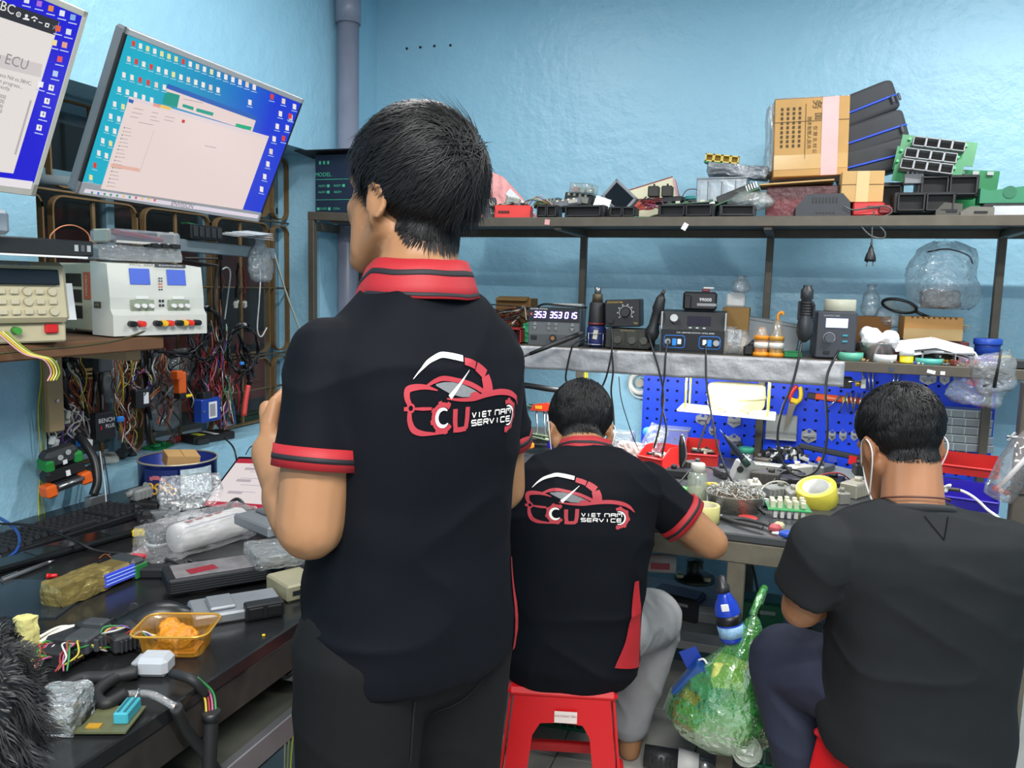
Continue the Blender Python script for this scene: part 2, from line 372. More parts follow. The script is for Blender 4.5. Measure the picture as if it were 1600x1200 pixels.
# ============================================================ workbench
BF, BB, BZ = 2.28, 3.36, .75
be = thing('workbench', 'grey steel workbench with dark top below the shelf', 'workbench', (0, 0, 0))
BTOP = mat('4b4e50', .35, .3, var=.12, vs=6); BLEG = mat('6f6a5c', .6, .3, var=.25, vs=18)
MB().box((-.385, (BF+BB)/2, BZ-.012), (2.05, BB-BF, .024), b=.004).build('bench_top', BTOP, be)
MB().box((-.385, BF+.02, BZ-.055), (2.05, .04, .06), b=.003).build('apron', BLEG, be)
MB().box((-.385, BB-.02, BZ-.055), (2.05, .04, .06), b=.003).build('apron', BLEG, be)
for x in (-1.36, -.105, .60):
    for y in (BF+.03, BB-.03): MB().box((x, y, .345), (.05, .05, .69), b=.003).build('leg', BLEG, be)
MB().box((-.385, (BF+BB)/2+.2, .20), (1.95, .6, .03), b=.003).build('lower_shelf', mat('7d7f7c', .5, var=.15), be)
# ============================================================ left desk
DX0, DX1, DY0, DY1, DZ = -1.985, -.891, .1, 2.2, .75
de = thing('desk', 'long black desk along the left wall with worn edge', 'desk', (0, 0, 0))
DT = mat('1e1f20', .22, var=.15, vs=4, bump=.06, bs=25)
MB().box(((DX0+DX1)/2, (DY0+DY1)/2, DZ-.014), (DX1-DX0, DY1-DY0, .028), b=.003).build('desk_top', DT, de)
DAP = mat('2c2925', .55, var=.35, vs=30)
MB().box((DX1-.012, (DY0+DY1)/2, DZ-.061), (.018, DY1-DY0, .066), b=.002).build('apron', DAP, de)
MB().box(((DX0+DX1)/2, DY1-.01, DZ-.061), (DX1-DX0-.04, .018, .066), b=.002).build('apron', DAP, de)
for (x, y) in ((DX1-.03, .15), (DX1-.03, 1.385), (DX0+.05, .15), (DX0+.05, 2.15), (DX1-.03, 2.15)):
    MB().box((x, y, .36), (.04, .04, .72), b=.003).build('leg', DAP, de)
MB().box(((DX0+DX1)/2+.02, (DY0+1.40)/2, .565), (DX1-DX0-.02, 1.40-DY0-.02, .012)).build('under_shelf', mat('55574f', .4, .3, var=.15), de)
MB().box((DX1+.001, (DY0+1.40)/2, .552), (.02, 1.40-DY0, .05), b=.002).build('shelf_edge', mat('77777a', .4, .5, var=.1), de)
# ============================================================ people
SKIN = mat('9d7250', .5, var=.05, vs=9, sss=.12, spec=.35)
SKIN3 = mat('98694a', .5, var=.05, vs=9, sss=.12, spec=.35)
HAIR = mat('141314', .48, var=.3, vs=30, spec=.32); HAIRB = mat('0d0c0d', .8, var=.15, spec=.1)
NAVY = mat('0b0e14', .75, var=.06, vs=30, bump=.08, bs=900, spec=.12)
CHAR = mat('1f2123', .8, var=.06, vs=30, bump=.08, bs=900, spec=.2)
TRIM = mat('a01a22', .65, var=.05); TRIMK = mat('16141a', .7); LOGOR = mat('ad323c', .6, var=.03); LOGOW = mat('e6e2dc', .6, var=.02); LOGOG = mat('77797b', .6, var=.1, vs=200)

def bodyframe(yaw): return M.Rotation(radians(yaw), 4, 'Z')
def arm_mb(mb, sh, el, wr, r=(.047, .042, .030)):
    mb.caps(sh, r[0]*1.1, el, r[1]); mb.caps(el, r[1], wr, r[2])
    e = V(el); w = V(wr); mb.caps(e.lerp(w, .12), r[1]*1.04, e.lerp(w, .4), r[1]*1.0)
def hand_mb(mb, wr, d, palm_n, curl=.8, s=1.):
    """palm with four bent fingers of unequal length and a thumb leaving the side of the palm"""
    d = V(d).normalized(); n = V(palm_n); n = (n-d*n.dot(d)).normalized(); sd = d.cross(n)
    w = V(wr)
    for k in range(4):
        o = (k-1.5)*.021*s; b = w + d*.012 + sd*o*.7; kn = w + d*(.088-.004*abs(k-1.2))*s + sd*o
        mb.caps(b, .0155*s, kn, .0125*s, 8)
        L = (.040, .046, .043, .033)[k]*s; a = curl; p = kn
        for j in range(3):
            q = p + (d*cos(a)+n*sin(a))*L*(1, .72, .55)[j]
            mb.caps(p, (.0095-.0008*j)*s, q, (.0088-.0008*j)*s, 8); p = q; a += curl*.85
    b = w + d*.028*s - sd*.026*s; q = b + (d*.7-sd*.75+n*.35).normalized()*.042*s; e = q + (d*.9-sd*.1+n*.55).normalized()*.034*s
    mb.caps(b, .014*s, q, .0115*s, 8); mb.caps(q, .011*s, e, .0088*s, 8)
HEADS = [((0, -.012, .035), (.076, .098, .086)), ((0, .034, -.03), (.064, .066, .095)), ((0, -.028, -.075), (.051, .052, .075))]
def head_mb(mb, T):
    """skull, face, jaw, nose, lips, brow, ears in head space (x right, y forward, z up, origin between the ears)"""
    for c, r in HEADS[:2]: mb.sph(T @ V(c), r, T.to_3x3().to_4x4(), 20)
    P = lambda *a: T @ V(a)
    mb.sph(P(0, .062, -.098), (.036, .032, .028), T.to_3x3().to_4x4())
    for s in (-1, 1):
        mb.caps(P(s*.044, .048, -.005), .026, P(s*.036, .056, -.085), .026)
        mb.caps(P(s*.056, .002, -.045), .021, P(s*.032, .066, -.098), .023); mb.caps(P(s*.045, .07, -.02), .018, P(s*.03, .08, -.04), .018)
        mb.caps(P(s*.012, .092, .022), .014, P(s*.05, .07, .02), .012)
        E3 = T.to_3x3().to_4x4() @ Euler((.1, 0, -s*.45)).to_matrix().to_4x4()
        mb.sph(P(s*.079, -.006, -.014), (.0075, .017, .028), E3, 14)
        rim = [P(s*(.079+.008*abs(sin(a))), -.008-.016*cos(a), -.010+.026*sin(a)) for a in np.linspace(-1.3, 3.4, 11)]
        mb.tube(rim, .0048, 8); mb.sph(P(s*.079, .0, -.038), (.007, .008, .010), E3, 10)
    mb.caps(P(0, .095, .012), .010, P(0, .113, -.028), .013); mb.caps(P(-.012, .1, -.034), .009, P(.012, .1, -.034), .009)
    mb.caps(P(-.018, .09, -.062), .0075, P(.018, .09, -.062), .0075); mb.caps(P(-.015, .088, -.073), .008, P(.015, .088, -.073), .008)
def face_parts(T, par):
    for s in (-1, 1):
        MB().sph(T @ V((s*.03, .076, .003)), .0105).build('eye', WHITE, par)
        MB().tube([T @ V((s*(.012+.035*t), .096-.012*t*t*2, .022+.006*sin(pi*t))) for t in np.linspace(0, 1, 6)], [.002, .004, .004, .0035, .003, .0015], 6).build('eyebrow', HAIR, par)
SKB = None
def skull(d):
    """outermost skull radius from the head origin along direction d"""
    best = .05
    if SKB and d.z < .25 and abs(atan2(d.x, d.y)) > 1.98:
        h, n_, i_, ds = SKB[0].ray_cast(SKB[1] @ V((0, 0, 0)), (SKB[1].to_3x3() @ d))
        if h is not None and ds < .135: return ds
    for c, r in HEADS:
        c = V(c); a = sum((d[i]/r[i])**2 for i in range(3)); b = -2*sum(d[i]*c[i]/r[i]**2 for i in range(3)); k = sum((c[i]/r[i])**2 for i in range(3))-1
        q = b*b-4*a*k
        if q >= 0: best = max(best, (-b+sqrt(q))/(2*a))
    return best
def hairline(az):                                   # lowest z of hair by azimuth from the face (degrees)
    return float(np.interp(abs(az), [0, 35, 62, 72, 80, 88, 100, 112, 135, 180], HL))
HL = [.072, .07, .035, -.005, -.03, .012, .0, -.04, -.062, -.07]
HL0 = list(HL)
def hair(T, par, thick, crown, n=5200, ln=.04, seed=1, lift=.3, tuft=None, hl=None, sweep=(0, 0, 0), vb=0.):
    """cap of hair plus strand tufts flowing away from the crown"""
    global HL, SKB
    SKB = (bvh_of(bpy.data.objects[par['bodyname']].data), T)
    HL = hl or HL0
    rs = random.Random(seed); crown = V(crown).normalized()
    def th(d, p):
        z = p.z; low = hairline(math.degrees(atan2(d.x, d.y))); return max(0., min(1, (z-low)/.05))
    mb = MB(); na, ne = 72, 40; vs = []; ok = []
    for i in range(ne+1):
        el = radians(-62+152*i/ne)
        for j in range(na):
            a = 2*pi*j/na; d = V((cos(el)*sin(a), cos(el)*cos(a), sin(el))); r = skull(d); p = d*r
            t = th(d, p); top = max(0, (d.z+vb)/(1+vb))**.6
            g = noise.noise(d*5+V((seed, 0, 0)))*.5+noise.noise(d*14+V((0, seed, 0)))*.35
            h = (.0015 + .6*thick*(.16+.84*top)*t*(1+.30*g))
            if t <= 0: h = -.004
            vs.append(T @ (d*(r+h))); ok.append(t > 0)
    fs = [(i*na+j, i*na+(j+1) % na, (i+1)*na+(j+1) % na, (i+1)*na+j) for i in range(ne) for j in range(na)]
    fs = [f for f in fs if sum(ok[k] for k in f) >= 2]
    mb.add(vs, fs, smooth=True, mi=1)
    made = 0
    while made < n:
        d = V((rs.gauss(0, 1), rs.gauss(0, 1), rs.gauss(0, 1))).normalized(); r = skull(d); p = d*r; t = th(d, p)
        if t <= 0 or d.z < -.75: continue
        made += 1
        fl = (d-crown*d.dot(crown)*1.0); fl = (d*d.dot(crown)-crown)
        q9 = d*4.5+V((seed*5, 0, 0)); fl = fl + V(sweep)*.8 + V((noise.noise(q9), noise.noise(q9+V((9, 0, 0))), noise.noise(q9+V((0, 9, 0)))))*.75 + V((rs.gauss(0, .08), rs.gauss(0, .08), rs.gauss(0, .08)))
        fl = fl-d*fl.dot(d); fl = fl.normalized() if fl.length > 1e-4 else d.orthogonal().normalized()
        topf = max(0, d.z+.25)
        L = ln*(.28+.85*min(1, topf))*rs.uniform(.7, 1.2)*(.35+.65*t); hgt = thick*(.16+.84*min(1, max(0, (d.z+vb)/(1+vb)))**.6)*t*rs.uniform(.6, 1.12)
        lf = lift*rs.uniform(.1, 1.0)*(1+1.2*noise.noise(d*9+V((0, 0, seed))))
        if tuft is not None:
            q = d.dot(V(tuft).normalized())
            if q > .86: L *= 1+.7*(q-.86)/.14; lf += .9*(q-.86)/.14
        base = d*(r+hgt*.5); pts = []; nseg = 4; w0 = rs.uniform(.0005, .0011)
        for k in range(nseg+1):
            u = k/nseg; q = base + fl*L*u; dd = q.normalized(); rr = max(skull(dd)+.002, 0)
            tgt = r+hgt*(.55+.6*sin(pi*min(1, .15+u*1.0)))+lf*L*u*u*.35
            pts.append(dd*(rr+(tgt-r)*(1-.25*u)))
        sd = (pts[1]-pts[0]).cross(d).normalized()
        vv = []
        for k, q in enumerate(pts):
            w = w0*(1-(k/nseg)**2*.92); vv += [T @ (q+sd*w), T @ (q+d*w*.8), T @ (q-sd*w)]
        mb.add(vv, [(3*k+c, 3*k+c+1, 3*k+4+c, 3*k+3+c) for k in range(nseg) for c in (0, 1)], smooth=True)
    return mb.build('hair', [HAIR, HAIRB], par)

def loft(mb, st, n=44, ex=2.4):
    """closed stack of super-elliptic rings: (centre, right axis*a, front axis*b)"""
    vs = []
    for c, ra, fb in st:
        for j in range(n):
            t = 2*pi*j/n; x = abs(cos(t))**(2/ex)*(1 if cos(t) >= 0 else -1); y = abs(sin(t))**(2/ex)*(1 if sin(t) >= 0 else -1)
            vs.append(V(c)+V(ra)*x+V(fb)*y)
    k = len(st); fs = [(i*n+j, i*n+(j+1) % n, (i+1)*n+(j+1) % n, (i+1)*n+j) for i in range(k-1) for j in range(n)]
    fs += [tuple(range(n-1, -1, -1)), tuple((k-1)*n+j for j in range(n))]
    mb.add(vs, fs, smooth=True)
def torso(mb, P, Q, N, yaw, tab, grow=0.):
    """torso from P (hem) over Q (mid) to N (neck base); tab rows (t, half width, half depth, forward shift)"""
    r = bodyframe(yaw) @ V((1, 0, 0)); st = []
    P, Q, N = V(P), V(Q), V(N)
    for t, a, b, s in tab:
        c = P*(1-t)**2 + Q*2*t*(1-t) + N*t*t; tan = ((Q-P)*(1-t)+(N-Q)*t).normalized(); fw = tan.cross(r).normalized()
        if fw.dot(bodyframe(yaw) @ V((0, 1, 0))) < 0: fw = -fw
        st.append((c+fw*s, r*(a+grow), fw*(b+grow)))
    loft(mb, st)
def sleeve_mb(mb, sh, cuff, r0, r1):
    sh, cuff = V(sh), V(cuff); mb.caps(sh, r0, sh.lerp(cuff, .5), (r0+r1)/2); mb.tube([sh.lerp(cuff, t) for t in (.1, .4, .7, 1)], [r0*.98, (r0*.6+r1*.4), (r0*.3+r1*.7), r1], 24)
def cuff_band(par, sh, cuff, r, names=('cuff', 'cuff_stripe'), h=.03):
    sh, cuff = V(sh), V(cuff); d = (cuff-sh).normalized(); c0 = cuff-d*h*.55; c1 = cuff+d*h*.45
    for k in range(2):
        n = 32; mb = MB()
        a, b, rr, tk = (c0, c1, r+.0035, .003) if k == 0 else (c0.lerp(c1, .42), c0.lerp(c1, .66), r+.0042, .003)
        up = d.orthogonal().normalized(); w = d.cross(up); vs = []
        for (p, q) in ((a, rr), (b, rr), (b, rr-tk-.006), (a, rr-tk-.006)):
            vs += [p+(up*cos(2*pi*j/n)+w*sin(2*pi*j/n))*(q+.0025*noise.noise(V((sin(2*pi*j/n)*2, cos(2*pi*j/n)*2, 0)))) for j in range(n)]
        mb.add(vs, [(i*n+j, i*n+(j+1) % n, ((i+1) % 4)*n+(j+1) % n, ((i+1) % 4)*n+j) for i in range(4) for j in range(n)], smooth=True)
        mb.build(names[k], (TRIM, TRIMK)[k], par)
def folds(amp, seed, sc=1., drop=None):
    o = V((seed*3.1, seed*1.7, 0))
    def fn(c, n):
        v = noise.noise(V((c.x*7*sc, c.y*7*sc, c.z*3.2*sc))+o); w = 1-abs(noise.noise(V((c.x*5*sc+c.z*3, c.y*5*sc, c.z*6*sc))+o*2))*2
        u = noise.noise(V((c.x*16*sc, c.y*16*sc, c.z*9*sc))+o)
        return amp*(.8*v+.55*w*w*w*(1 if w > 0 else 0)+.3*u)
    return fn
# ---- printed emblem: arcs, car outline, gears and lettering, laid on the cloth as thin strips
def emblem_strips():
    R, Wt, G = [], [], []
    def S(L, pts): L.append([((x-480)/622, (730-y)/622, w/622) for x, y, w in pts])
    S(Wt, [(206, 666, 1), (235, 637, 4), (270, 612, 7), (310, 596, 9), (345, 588, 10), (395, 594, 11), (443, 603, 11)])
    S(R, [(450, 612, 13), (480, 619, 14), (508, 629, 14)]); S(R, [(513, 632, 17), (540, 648, 19), (562, 664, 20)]); S(R, [(560, 669, 23), (568, 695, 26), (571, 724, 27)])
    S(Wt, [(470, 643, 1), (420, 688, 5), (368, 734, 10)])
    S(R, [(262, 692, 4), (300, 676, 8), (340, 668, 9), (400, 676, 8), (470, 692, 9), (530, 716, 9), (575, 738, 5)])
    S(G, [(306, 689, 3), (340, 694, 13), (380, 703, 21), (430, 714, 22), (480, 724, 14), (520, 731, 4)]); S(R, [(470, 736, 7), (495, 728, 8), (520, 734, 7)])
    S(R, [(312, 708, 2), (260, 695, 8), (215, 694, 11), (184, 702, 12), (180, 728, 11), (190, 752, 9)])
    S(R, [(195+13*cos(a), 764+13*sin(a), 4) for a in np.linspace(0, 2*pi, 12)]); S(R, [(168, 766, 7), (181, 766, 7)]); S(R, [(210, 766, 4), (245, 768, 6), (285, 769, 5)])
    S(R, [(190, 778, 8), (192, 808, 10), (206, 836, 12), (235, 850, 10), (280, 855, 6), (350, 858, 1)])
    S(R, [(355, 738, 3), (420, 745, 6), (490, 745, 8), (560, 734, 10), (640, 729, 11), (710, 738, 11), (755, 758, 9), (786, 788, 2)])
    def gear(cx, cy, r, a0, a1, wt):
        S(R, [(cx+r*cos(radians(a)), cy-r*sin(radians(a)), 8) for a in np.linspace(a0, a1, 22)])
        for a in np.arange(a0+12, a1, 45):
            c, s = cos(radians(a)), sin(radians(a)); S(R, [(cx+(r+2)*c, cy-(r+2)*s, 10), (cx+(r+14)*c, cy-(r+14)*s, 8)])
        S(Wt, [(cx+(r-15)*cos(radians(a)), cy-(r-15)*sin(radians(a)), wt*sin(pi*(a-a0)/(a1-a0))**.5+.6) for a in np.linspace(a0+4, a1-4, 20)])
    gear(338, 803, 45, 48, 322, 7); gear(694, 818, 50, -110, 110, 4)
    S(R, [(396, 776, 11), (396, 820, 11), (400, 846, 10)]); S(R, [(388, 849, 9), (420, 850, 9), (452, 847, 9)]); S(R, [(458, 772, 11), (456, 815, 11), (450, 848, 10)])
    gl = {'V': ['04220', '2240'], 'I': ['2024'], 'E': ['4402', '0242', '0200', '0040'], 'T': ['0444', '2420'], 'N': ['0004', '0444', '4440'], 'A': ['0004', '0444', '4440', '0242'],
          'M': ['0004', '0444', '4440', '2422'], 'S': ['4404', '0402', '0242', '4240', '4000'], 'R': ['0004', '0444', '4442', '4202', '2240'], 'C': ['4404', '0400', '0040']}
    gl['V'] = ['0420', '2044']; gl['E'] = ['4404', '0400', '0040', '0242']
    def word(t, x, y, cw, ch, gap):
        for c in t:
            if c != ' ':
                for g in gl[c]:
                    x0, y0, x1, y1 = (int(k)/4 for k in g); S(Wt, [(x+x0*cw, y-y0*ch, 2.4), (x+(x0+x1)/2*cw, y-(y0+y1)/2*ch, 2.4), (x+x1*cw, y-y1*ch, 2.4)])
            x += (cw if c != ' ' else cw*.35)+gap
    word('VIET', 482, 812, 21, 18, 7.5); word('NAM', 612, 812, 26, 18, 9.5); word('SERVICE', 480, 840, 25, 18, 8.6)
    return R, Wt, G
def project(strips, bv, T, w, name, m, par, off=.0018, cols=2):
    """lay strips (u, v, half width) onto the cloth along T's y axis"""
    mb = MB(); D = (T.to_3x3() @ V((0, 1, 0))).normalized()
    for st in strips:
        P = bez([(u, 0, v) for u, v, h in st], 5) if len(st) > 2 else [V((st[0][0], 0, st[0][1])).lerp(V((st[1][0], 0, st[1][1])), k/4) for k in range(5)]
        hs = np.interp(np.linspace(0, len(st)-1, len(P)), range(len(st)), [h for u, v, h in st]); rows = []
        for i, p in enumerate(P):
            d = (P[min(i+1, len(P)-1)]-P[max(i-1, 0)]); d = d.normalized() if d.length > 1e-9 else V((1, 0, 0)); nn = V((-d.z, 0, d.x)); row = []
            for c in range(cols+1):
                q = T @ ((p+nn*hs[i]*(2*c/cols-1))*w); h, nrm, ix, ds = bv.ray_cast(q-D*.4, D)
                row.append(None if h is None else h-D*off)
            rows.append(row)
        for i in range(len(rows)-1):
            for c in range(cols):
                q = [rows[i][c], rows[i][c+1], rows[i+1][c+1], rows[i+1][c]]
                if all(k is not None for k in q): mb.add(q, [(0, 1, 2, 3)], smooth=True)
    return mb.build(name, m, par)
def emblem(shirt, centre, into, w, vs=1.):
    bv = bvh_of(shirt.data); T = M.Translation(centre) @ frame(into) @ M.Diagonal((1, 1, vs, 1)); R, Wt, G = emblem_strips()
    project(G, bv, T, w, 'emblem_glass', LOGOG, shirt, .0012, 4); project(R, bv, T, w, 'emblem_outline', LOGOR, shirt, .0018); project(Wt, bv, T, w, 'emblem_lettering', LOGOW, shirt, .0024)
def collar(par, N, ax, yaw, r=(.062, .066), h=.05, back=.0, sy=1.):
    """polo collar: stand and folded leaf with a dark stripe, open at the throat"""
    ax = V(ax).normalized(); rt = bodyframe(yaw) @ V((1, 0, 0)); fw = ax.cross(rt).normalized(); rt = fw.cross(ax).normalized()
    if fw.dot(bodyframe(yaw) @ V((0, 1, 0))) < 0: fw = -fw
    def ring(lo, hi, name, m, gap):
        n = 48; mb = MB(); vs = []; rows = (lo, hi)
        prof = [(0, .0), (.25, .006), (.5, .011), (.75, .015), (1, .020)]
        ts = np.linspace(lo, hi, 4)
        for j in range(n+1):
            a = -pi/2 + gap + (2*pi-2*gap)*j/n; dr = rt*cos(a)*-1+fw*sin(a)*-1
            front = max(0, dr.dot(fw))
            for t in ts:
                rr = np.interp(t, [p[0] for p in prof], [p[1] for p in prof]); z = h*(1-t)-.012-front*.035*(1)
                vs.append(V(N)+rt*dr.dot(rt)*(r[0]+rr)+fw*dr.dot(fw)*(r[1]+rr+front*.012)+ax*(z+.003*noise.noise(V((a*2, t, 3)))))
        k = 4; mb.add(vs, [(j*k+i, j*k+i+1, (j+1)*k+i+1, (j+1)*k+i) for j in range(n) for i in range(k-1)], smooth=True)
        o = mb.build(name, m, par); s = o.modifiers.new('t', 'SOLIDIFY'); s.thickness = .003 if 'stripe' not in name else .0042; s.offset = 0
    ring(0, 1, 'collar', TRIM, .28); ring(.28, .42, 'collar_stripe', TRIMK, .28); ring(.86, .95, 'collar_stripe', TRIMK, .28)
def pants(par, name, m, hips, legs, seat=None, vox=.008, amp=.004, seed=3, wide=.155, dep=.115):
    mb = MB()
    for a, b, r0, r1 in hips: mb.caps(a, r0, b, r1)
    for (h, k, an, r0, r1, r2) in legs: mb.caps(h, r0, k, r1, 20); mb.caps(k, r1, an, r2, 20)
    me = remeshed(mb, vox, 6, name); displace(me, folds(amp, seed, 1.3)); me.materials.append(m); return link(name, me, par)
def shoe(par, an, fwd, m, h=0.):
    f = V(fwd); f.z = 0; f.normalize(); a = V(an); g = V((a.x, a.y, 0)); mb = MB()
    mb.caps(g-f*.04+V((0, 0, .04)), .038, g+f*.12+V((0, 0, .03)), .034); mb.caps(g-f*.03+V((0, 0, .07)), .036, g+f*.03+V((0, 0, .055)), .034)
    me = remeshed(mb, .008, 3, 'shoe'); me.materials.append(m); link('shoe', me, par)
    MB().box(g+f*.04+V((0, 0, .008)), (.08, .25, .016), frame(f), b=.006).build('sole', WHITE, par)

# ---------------- standing man in the dark polo
YA = 64; O1 = V((-.543, 1.101, 0)); B1 = M.Translation(O1) @ bodyframe(YA); L1 = lambda *a: B1 @ V(a)
p1 = thing('person', 'standing man seen from behind in a dark polo shirt with red collar', 'person', O1)
inv = lambda T: T.inverted()
T0 = M.Translation(O1)
class Rel:                                          # children of a person are built in world space and then hung on it
    def __init__(s, par): s.p = par; s.n = set(o.name for o in bpy.data.objects)
    def done(s):
        for o in bpy.data.objects:
            if o.name not in s.n and o.parent == s.p: o.matrix_parent_inverse = M.Translation(s.p.location).inverted()
R_ = Rel(p1)
shL, shR = L1(-.150, -.005, 1.318), L1(.158, .0, 1.315)
elL = at(485, 822, 1.10); wrL = at(424, 706, 1.25); elR = L1(.215, .02, 1.07); wrR = L1(.10, .26, 1.05)
HT1 = M.Translation(L1(.012, .02, 1.552)) @ bodyframe(19+53) @ Euler((radians(5), radians(-1), 0)).to_matrix().to_4x4()
mb = MB(); head_mb(mb, HT1)
mb.caps(HT1 @ V((0, -.022, -.05)), .056, L1(0, -.01, 1.42), .062); mb.caps(L1(0, -.01, 1.42), .07, L1(0, 0, 1.2), .10)
mb.caps(L1(0, 0, 1.2), .10, L1(0, 0, .95), .10); mb.caps(L1(-.08, 0, 1.325), .035, shL, .045); mb.caps(L1(.08, 0, 1.325), .035, shR, .045)
arm_mb(mb, shL, elL, wrL, (.05, .047, .032)); arm_mb(mb, shR, elR, wrR, (.05, .043, .03))
hand_mb(mb, wrL, at(418, 655, 1.33)-wrL, (0, .9, .35), .95); hand_mb(mb, wrR, wrR-elR, (-.4, 0, 1), .5)
for s in (-1, 1):
    mb.caps(L1(s*.085, 0, .93), .085, L1(s*.1, .015, .5), .055); mb.caps(L1(s*.1, .015, .5), .055, L1(s*.105, -.02, .08), .036); mb.caps(L1(s*.105, -.03, .04), .032, L1(s*.12, .12, .03), .028)
bm1 = remeshed(mb, .0048, 5, 'body'); bm1.materials.append(SKIN); p1['bodyname'] = link('body', bm1, p1).name
face_parts(HT1, p1)
hair(HT1, p1, .017, (.25, -.75, .75), 16000, .07, 3, .7, tuft=(.15, -1, .25), sweep=(.25, .3, 0), vb=.55)
st = MB()
TAB1 = [(0, .176, .132, .0), (.06, .178, .135, 0), (.2, .172, .128, 0), (.35, .165, .118, 0), (.5, .166, .115, -.003), (.65, .174, .118, -.006), (.76, .180, .117, -.008), (.84, .178, .108, -.008), (.90, .150, .096, -.008), (.95, .112, .084, -.006), (1.0, .07, .066, -.004)]
torso(st, L1(0, 0, .84), L1(0, -.012, 1.1), L1(0, -.01, 1.424), YA, TAB1)
cfL = shL.lerp(elL, .60); cfR = shR.lerp(elR, .62)
sleeve_mb(st, shL, cfL, .056, .059); sleeve_mb(st, shR, cfR, .056, .058)
ms = remeshed(st, .0055, 16, 'polo_shirt'); displace(ms, folds(.010, 2)); ms.materials.append(NAVY); s1 = link('polo_shirt', ms, p1)
cuff_band(p1, shL, cfL, .0585, h=.030); cuff_band(p1, shR, cfR, .0575, h=.03)
collar(p1, L1(0, -.008, 1.415), (0, .0, 1), YA, (.073, .078), .055)
emblem(s1, at(727, 615, 1.14), bodyframe(19+33) @ V((0, 1, -.05)), .208, 1.2)
bv = bvh_of(ms)
project([[(0, .10, .004), (.004, .0, .010), (0, -.13, .018)]], bv, M.Translation(at(786, 960, 1.3)) @ frame(V((-.75, .2, 0))), 1, 'side_vent', TRIM, s1, .0025, 4)
def leg1(s): return (L1(s*.085, 0, .88), L1(s*.1, .012, .5), L1(s*.108, -.02, .1), .108, .082, .07)
pants(p1, 'trousers', mat('121314', .8, var=.08, bump=.1, bs=700, spec=.2), [(L1(-.06, 0, .86), L1(.06, 0, .86), .115, .115)], [leg1(-1), leg1(1)], seed=4)
for s in (-1, 1): shoe(p1, L1(s*.108, -.02, .08), bodyframe(YA) @ V((s*.1, 1, 0)), BLACK)
bv = bvh_of(bpy.data.objects['trousers'].data)
project([[(-.045, -.03, .0012), (.01, -.008, .0012), (.05, .03, .0012)], [(-.075, .04, .0015), (-.078, -.06, .0015)]], bv, M.Translation(at(722, 1118, 1.2)) @ frame(bodyframe(40) @ V((0, 1, 0))), 1, 'pocket_seam', mat('2a2b2d', .9, spec=.1), bpy.data.objects['trousers'])
R_.done()

# ---------------- seated man in the dark polo
Y2 = 17; O2 = V((-.49, 1.93, 0)); B2 = M.Translation(O2) @ bodyframe(Y2); L2 = lambda *a: B2 @ V(a)
p2 = thing('person', 'seated man in a dark polo bent over the workbench, emblem on his back', 'person', O2); R_ = Rel(p2)
N2 = at(915, 706, 2.06); shL, shR = at(838, 765, 2.0), at(1010, 762, 2.06)
elR = at(1112, 848, 2.06); wrR = at(1050, 822, 2.42); elL = at(792, 850, 2.1); wrL = at(880, 800, 2.4)
HT2 = M.Translation(at(907, 672, 2.16)) @ bodyframe(Y2+4) @ Euler((radians(-40), radians(2), 0)).to_matrix().to_4x4()
mb = MB(); head_mb(mb, HT2); mb.caps(HT2 @ V((0, -.022, -.05)), .056, N2+V((0, 0, -.02)), .062); mb.caps(N2+V((0, 0, -.05)), .07, L2(0, 0, .7), .10); mb.caps(L2(0, 0, .7), .10, L2(0, 0, .55), .10)
for s_ in (shL, shR): mb.caps(N2+V((0, 0, -.07)), .05, s_, .045)
arm_mb(mb, shL, elL, wrL); arm_mb(mb, shR, elR, wrR, (.05, .043, .03)); hand_mb(mb, wrR, wrR-elR+V((-.1, 0, 0)), (-.2, 0, -1), .5); hand_mb(mb, wrL, wrL-elL, (.2, 0, -1), .5)
knR, anR = at(1022, 965, 2.33), at(985, 1140, 2.44); knL, anL = L2(-.16, .40, .50), L2(-.14, .33, .09)
for h, k, a in ((L2(.09, 0, .55), knR, anR), (L2(-.09, 0, .55), knL, anL)):
    mb.caps(h, .08, k, .055); mb.caps(k, .055, a, .036); f = bodyframe(Y2) @ V((.3, 1, 0)); g = V((a.x, a.y, .03)); mb.caps(a, .036, g, .034); mb.caps(g, .032, g+f*.13, .026)
b2 = remeshed(mb, .0055, 5, 'body'); b2.materials.append(SKIN); p2['bodyname'] = link('body', b2, p2).name; face_parts(HT2, p2)
hair(HT2, p2, .014, (0, -.55, .85), 9000, .045, 5, .2, hl=HL0[:7]+[-.028, -.045, -.055])
st = MB()
TAB2 = [(0, .168, .135, 0), (.08, .178, .145, 0), (.25, .170, .132, 0), (.45, .168, .124, -.01), (.62, .178, .122, -.018), (.78, .190, .118, -.022), (.88, .178, .105, -.02), (.94, .14, .088, -.015), (1.0, .07, .066, -.004)]
torso(st, L2(0, -.01, .455), L2(.01, -.05, .78), N2+V((0, 0, .006)), Y2, TAB2)
cfR = shR.lerp(elR, .55); cfL = shL.lerp(elL, .6)
sleeve_mb(st, shL, cfL, .066, .064); sleeve_mb(st, shR, cfR, .068, .064)
ms = remeshed(st, .006, 14, 'polo_shirt'); displace(ms, folds(.012, 9)); ms.materials.append(NAVY); s2 = link('polo_shirt', ms, p2)
cuff_band(p2, shL, cfL, .064); cuff_band(p2, shR, cfR, .064)
collar(p2, N2+V((.0, 0, -.012)), V((-.12, .42, 1)), Y2, (.064, .07), .05)
emblem(s2, at(902, 776, 1.98), bodyframe(21) @ V((0, 1, -.12)), .262)
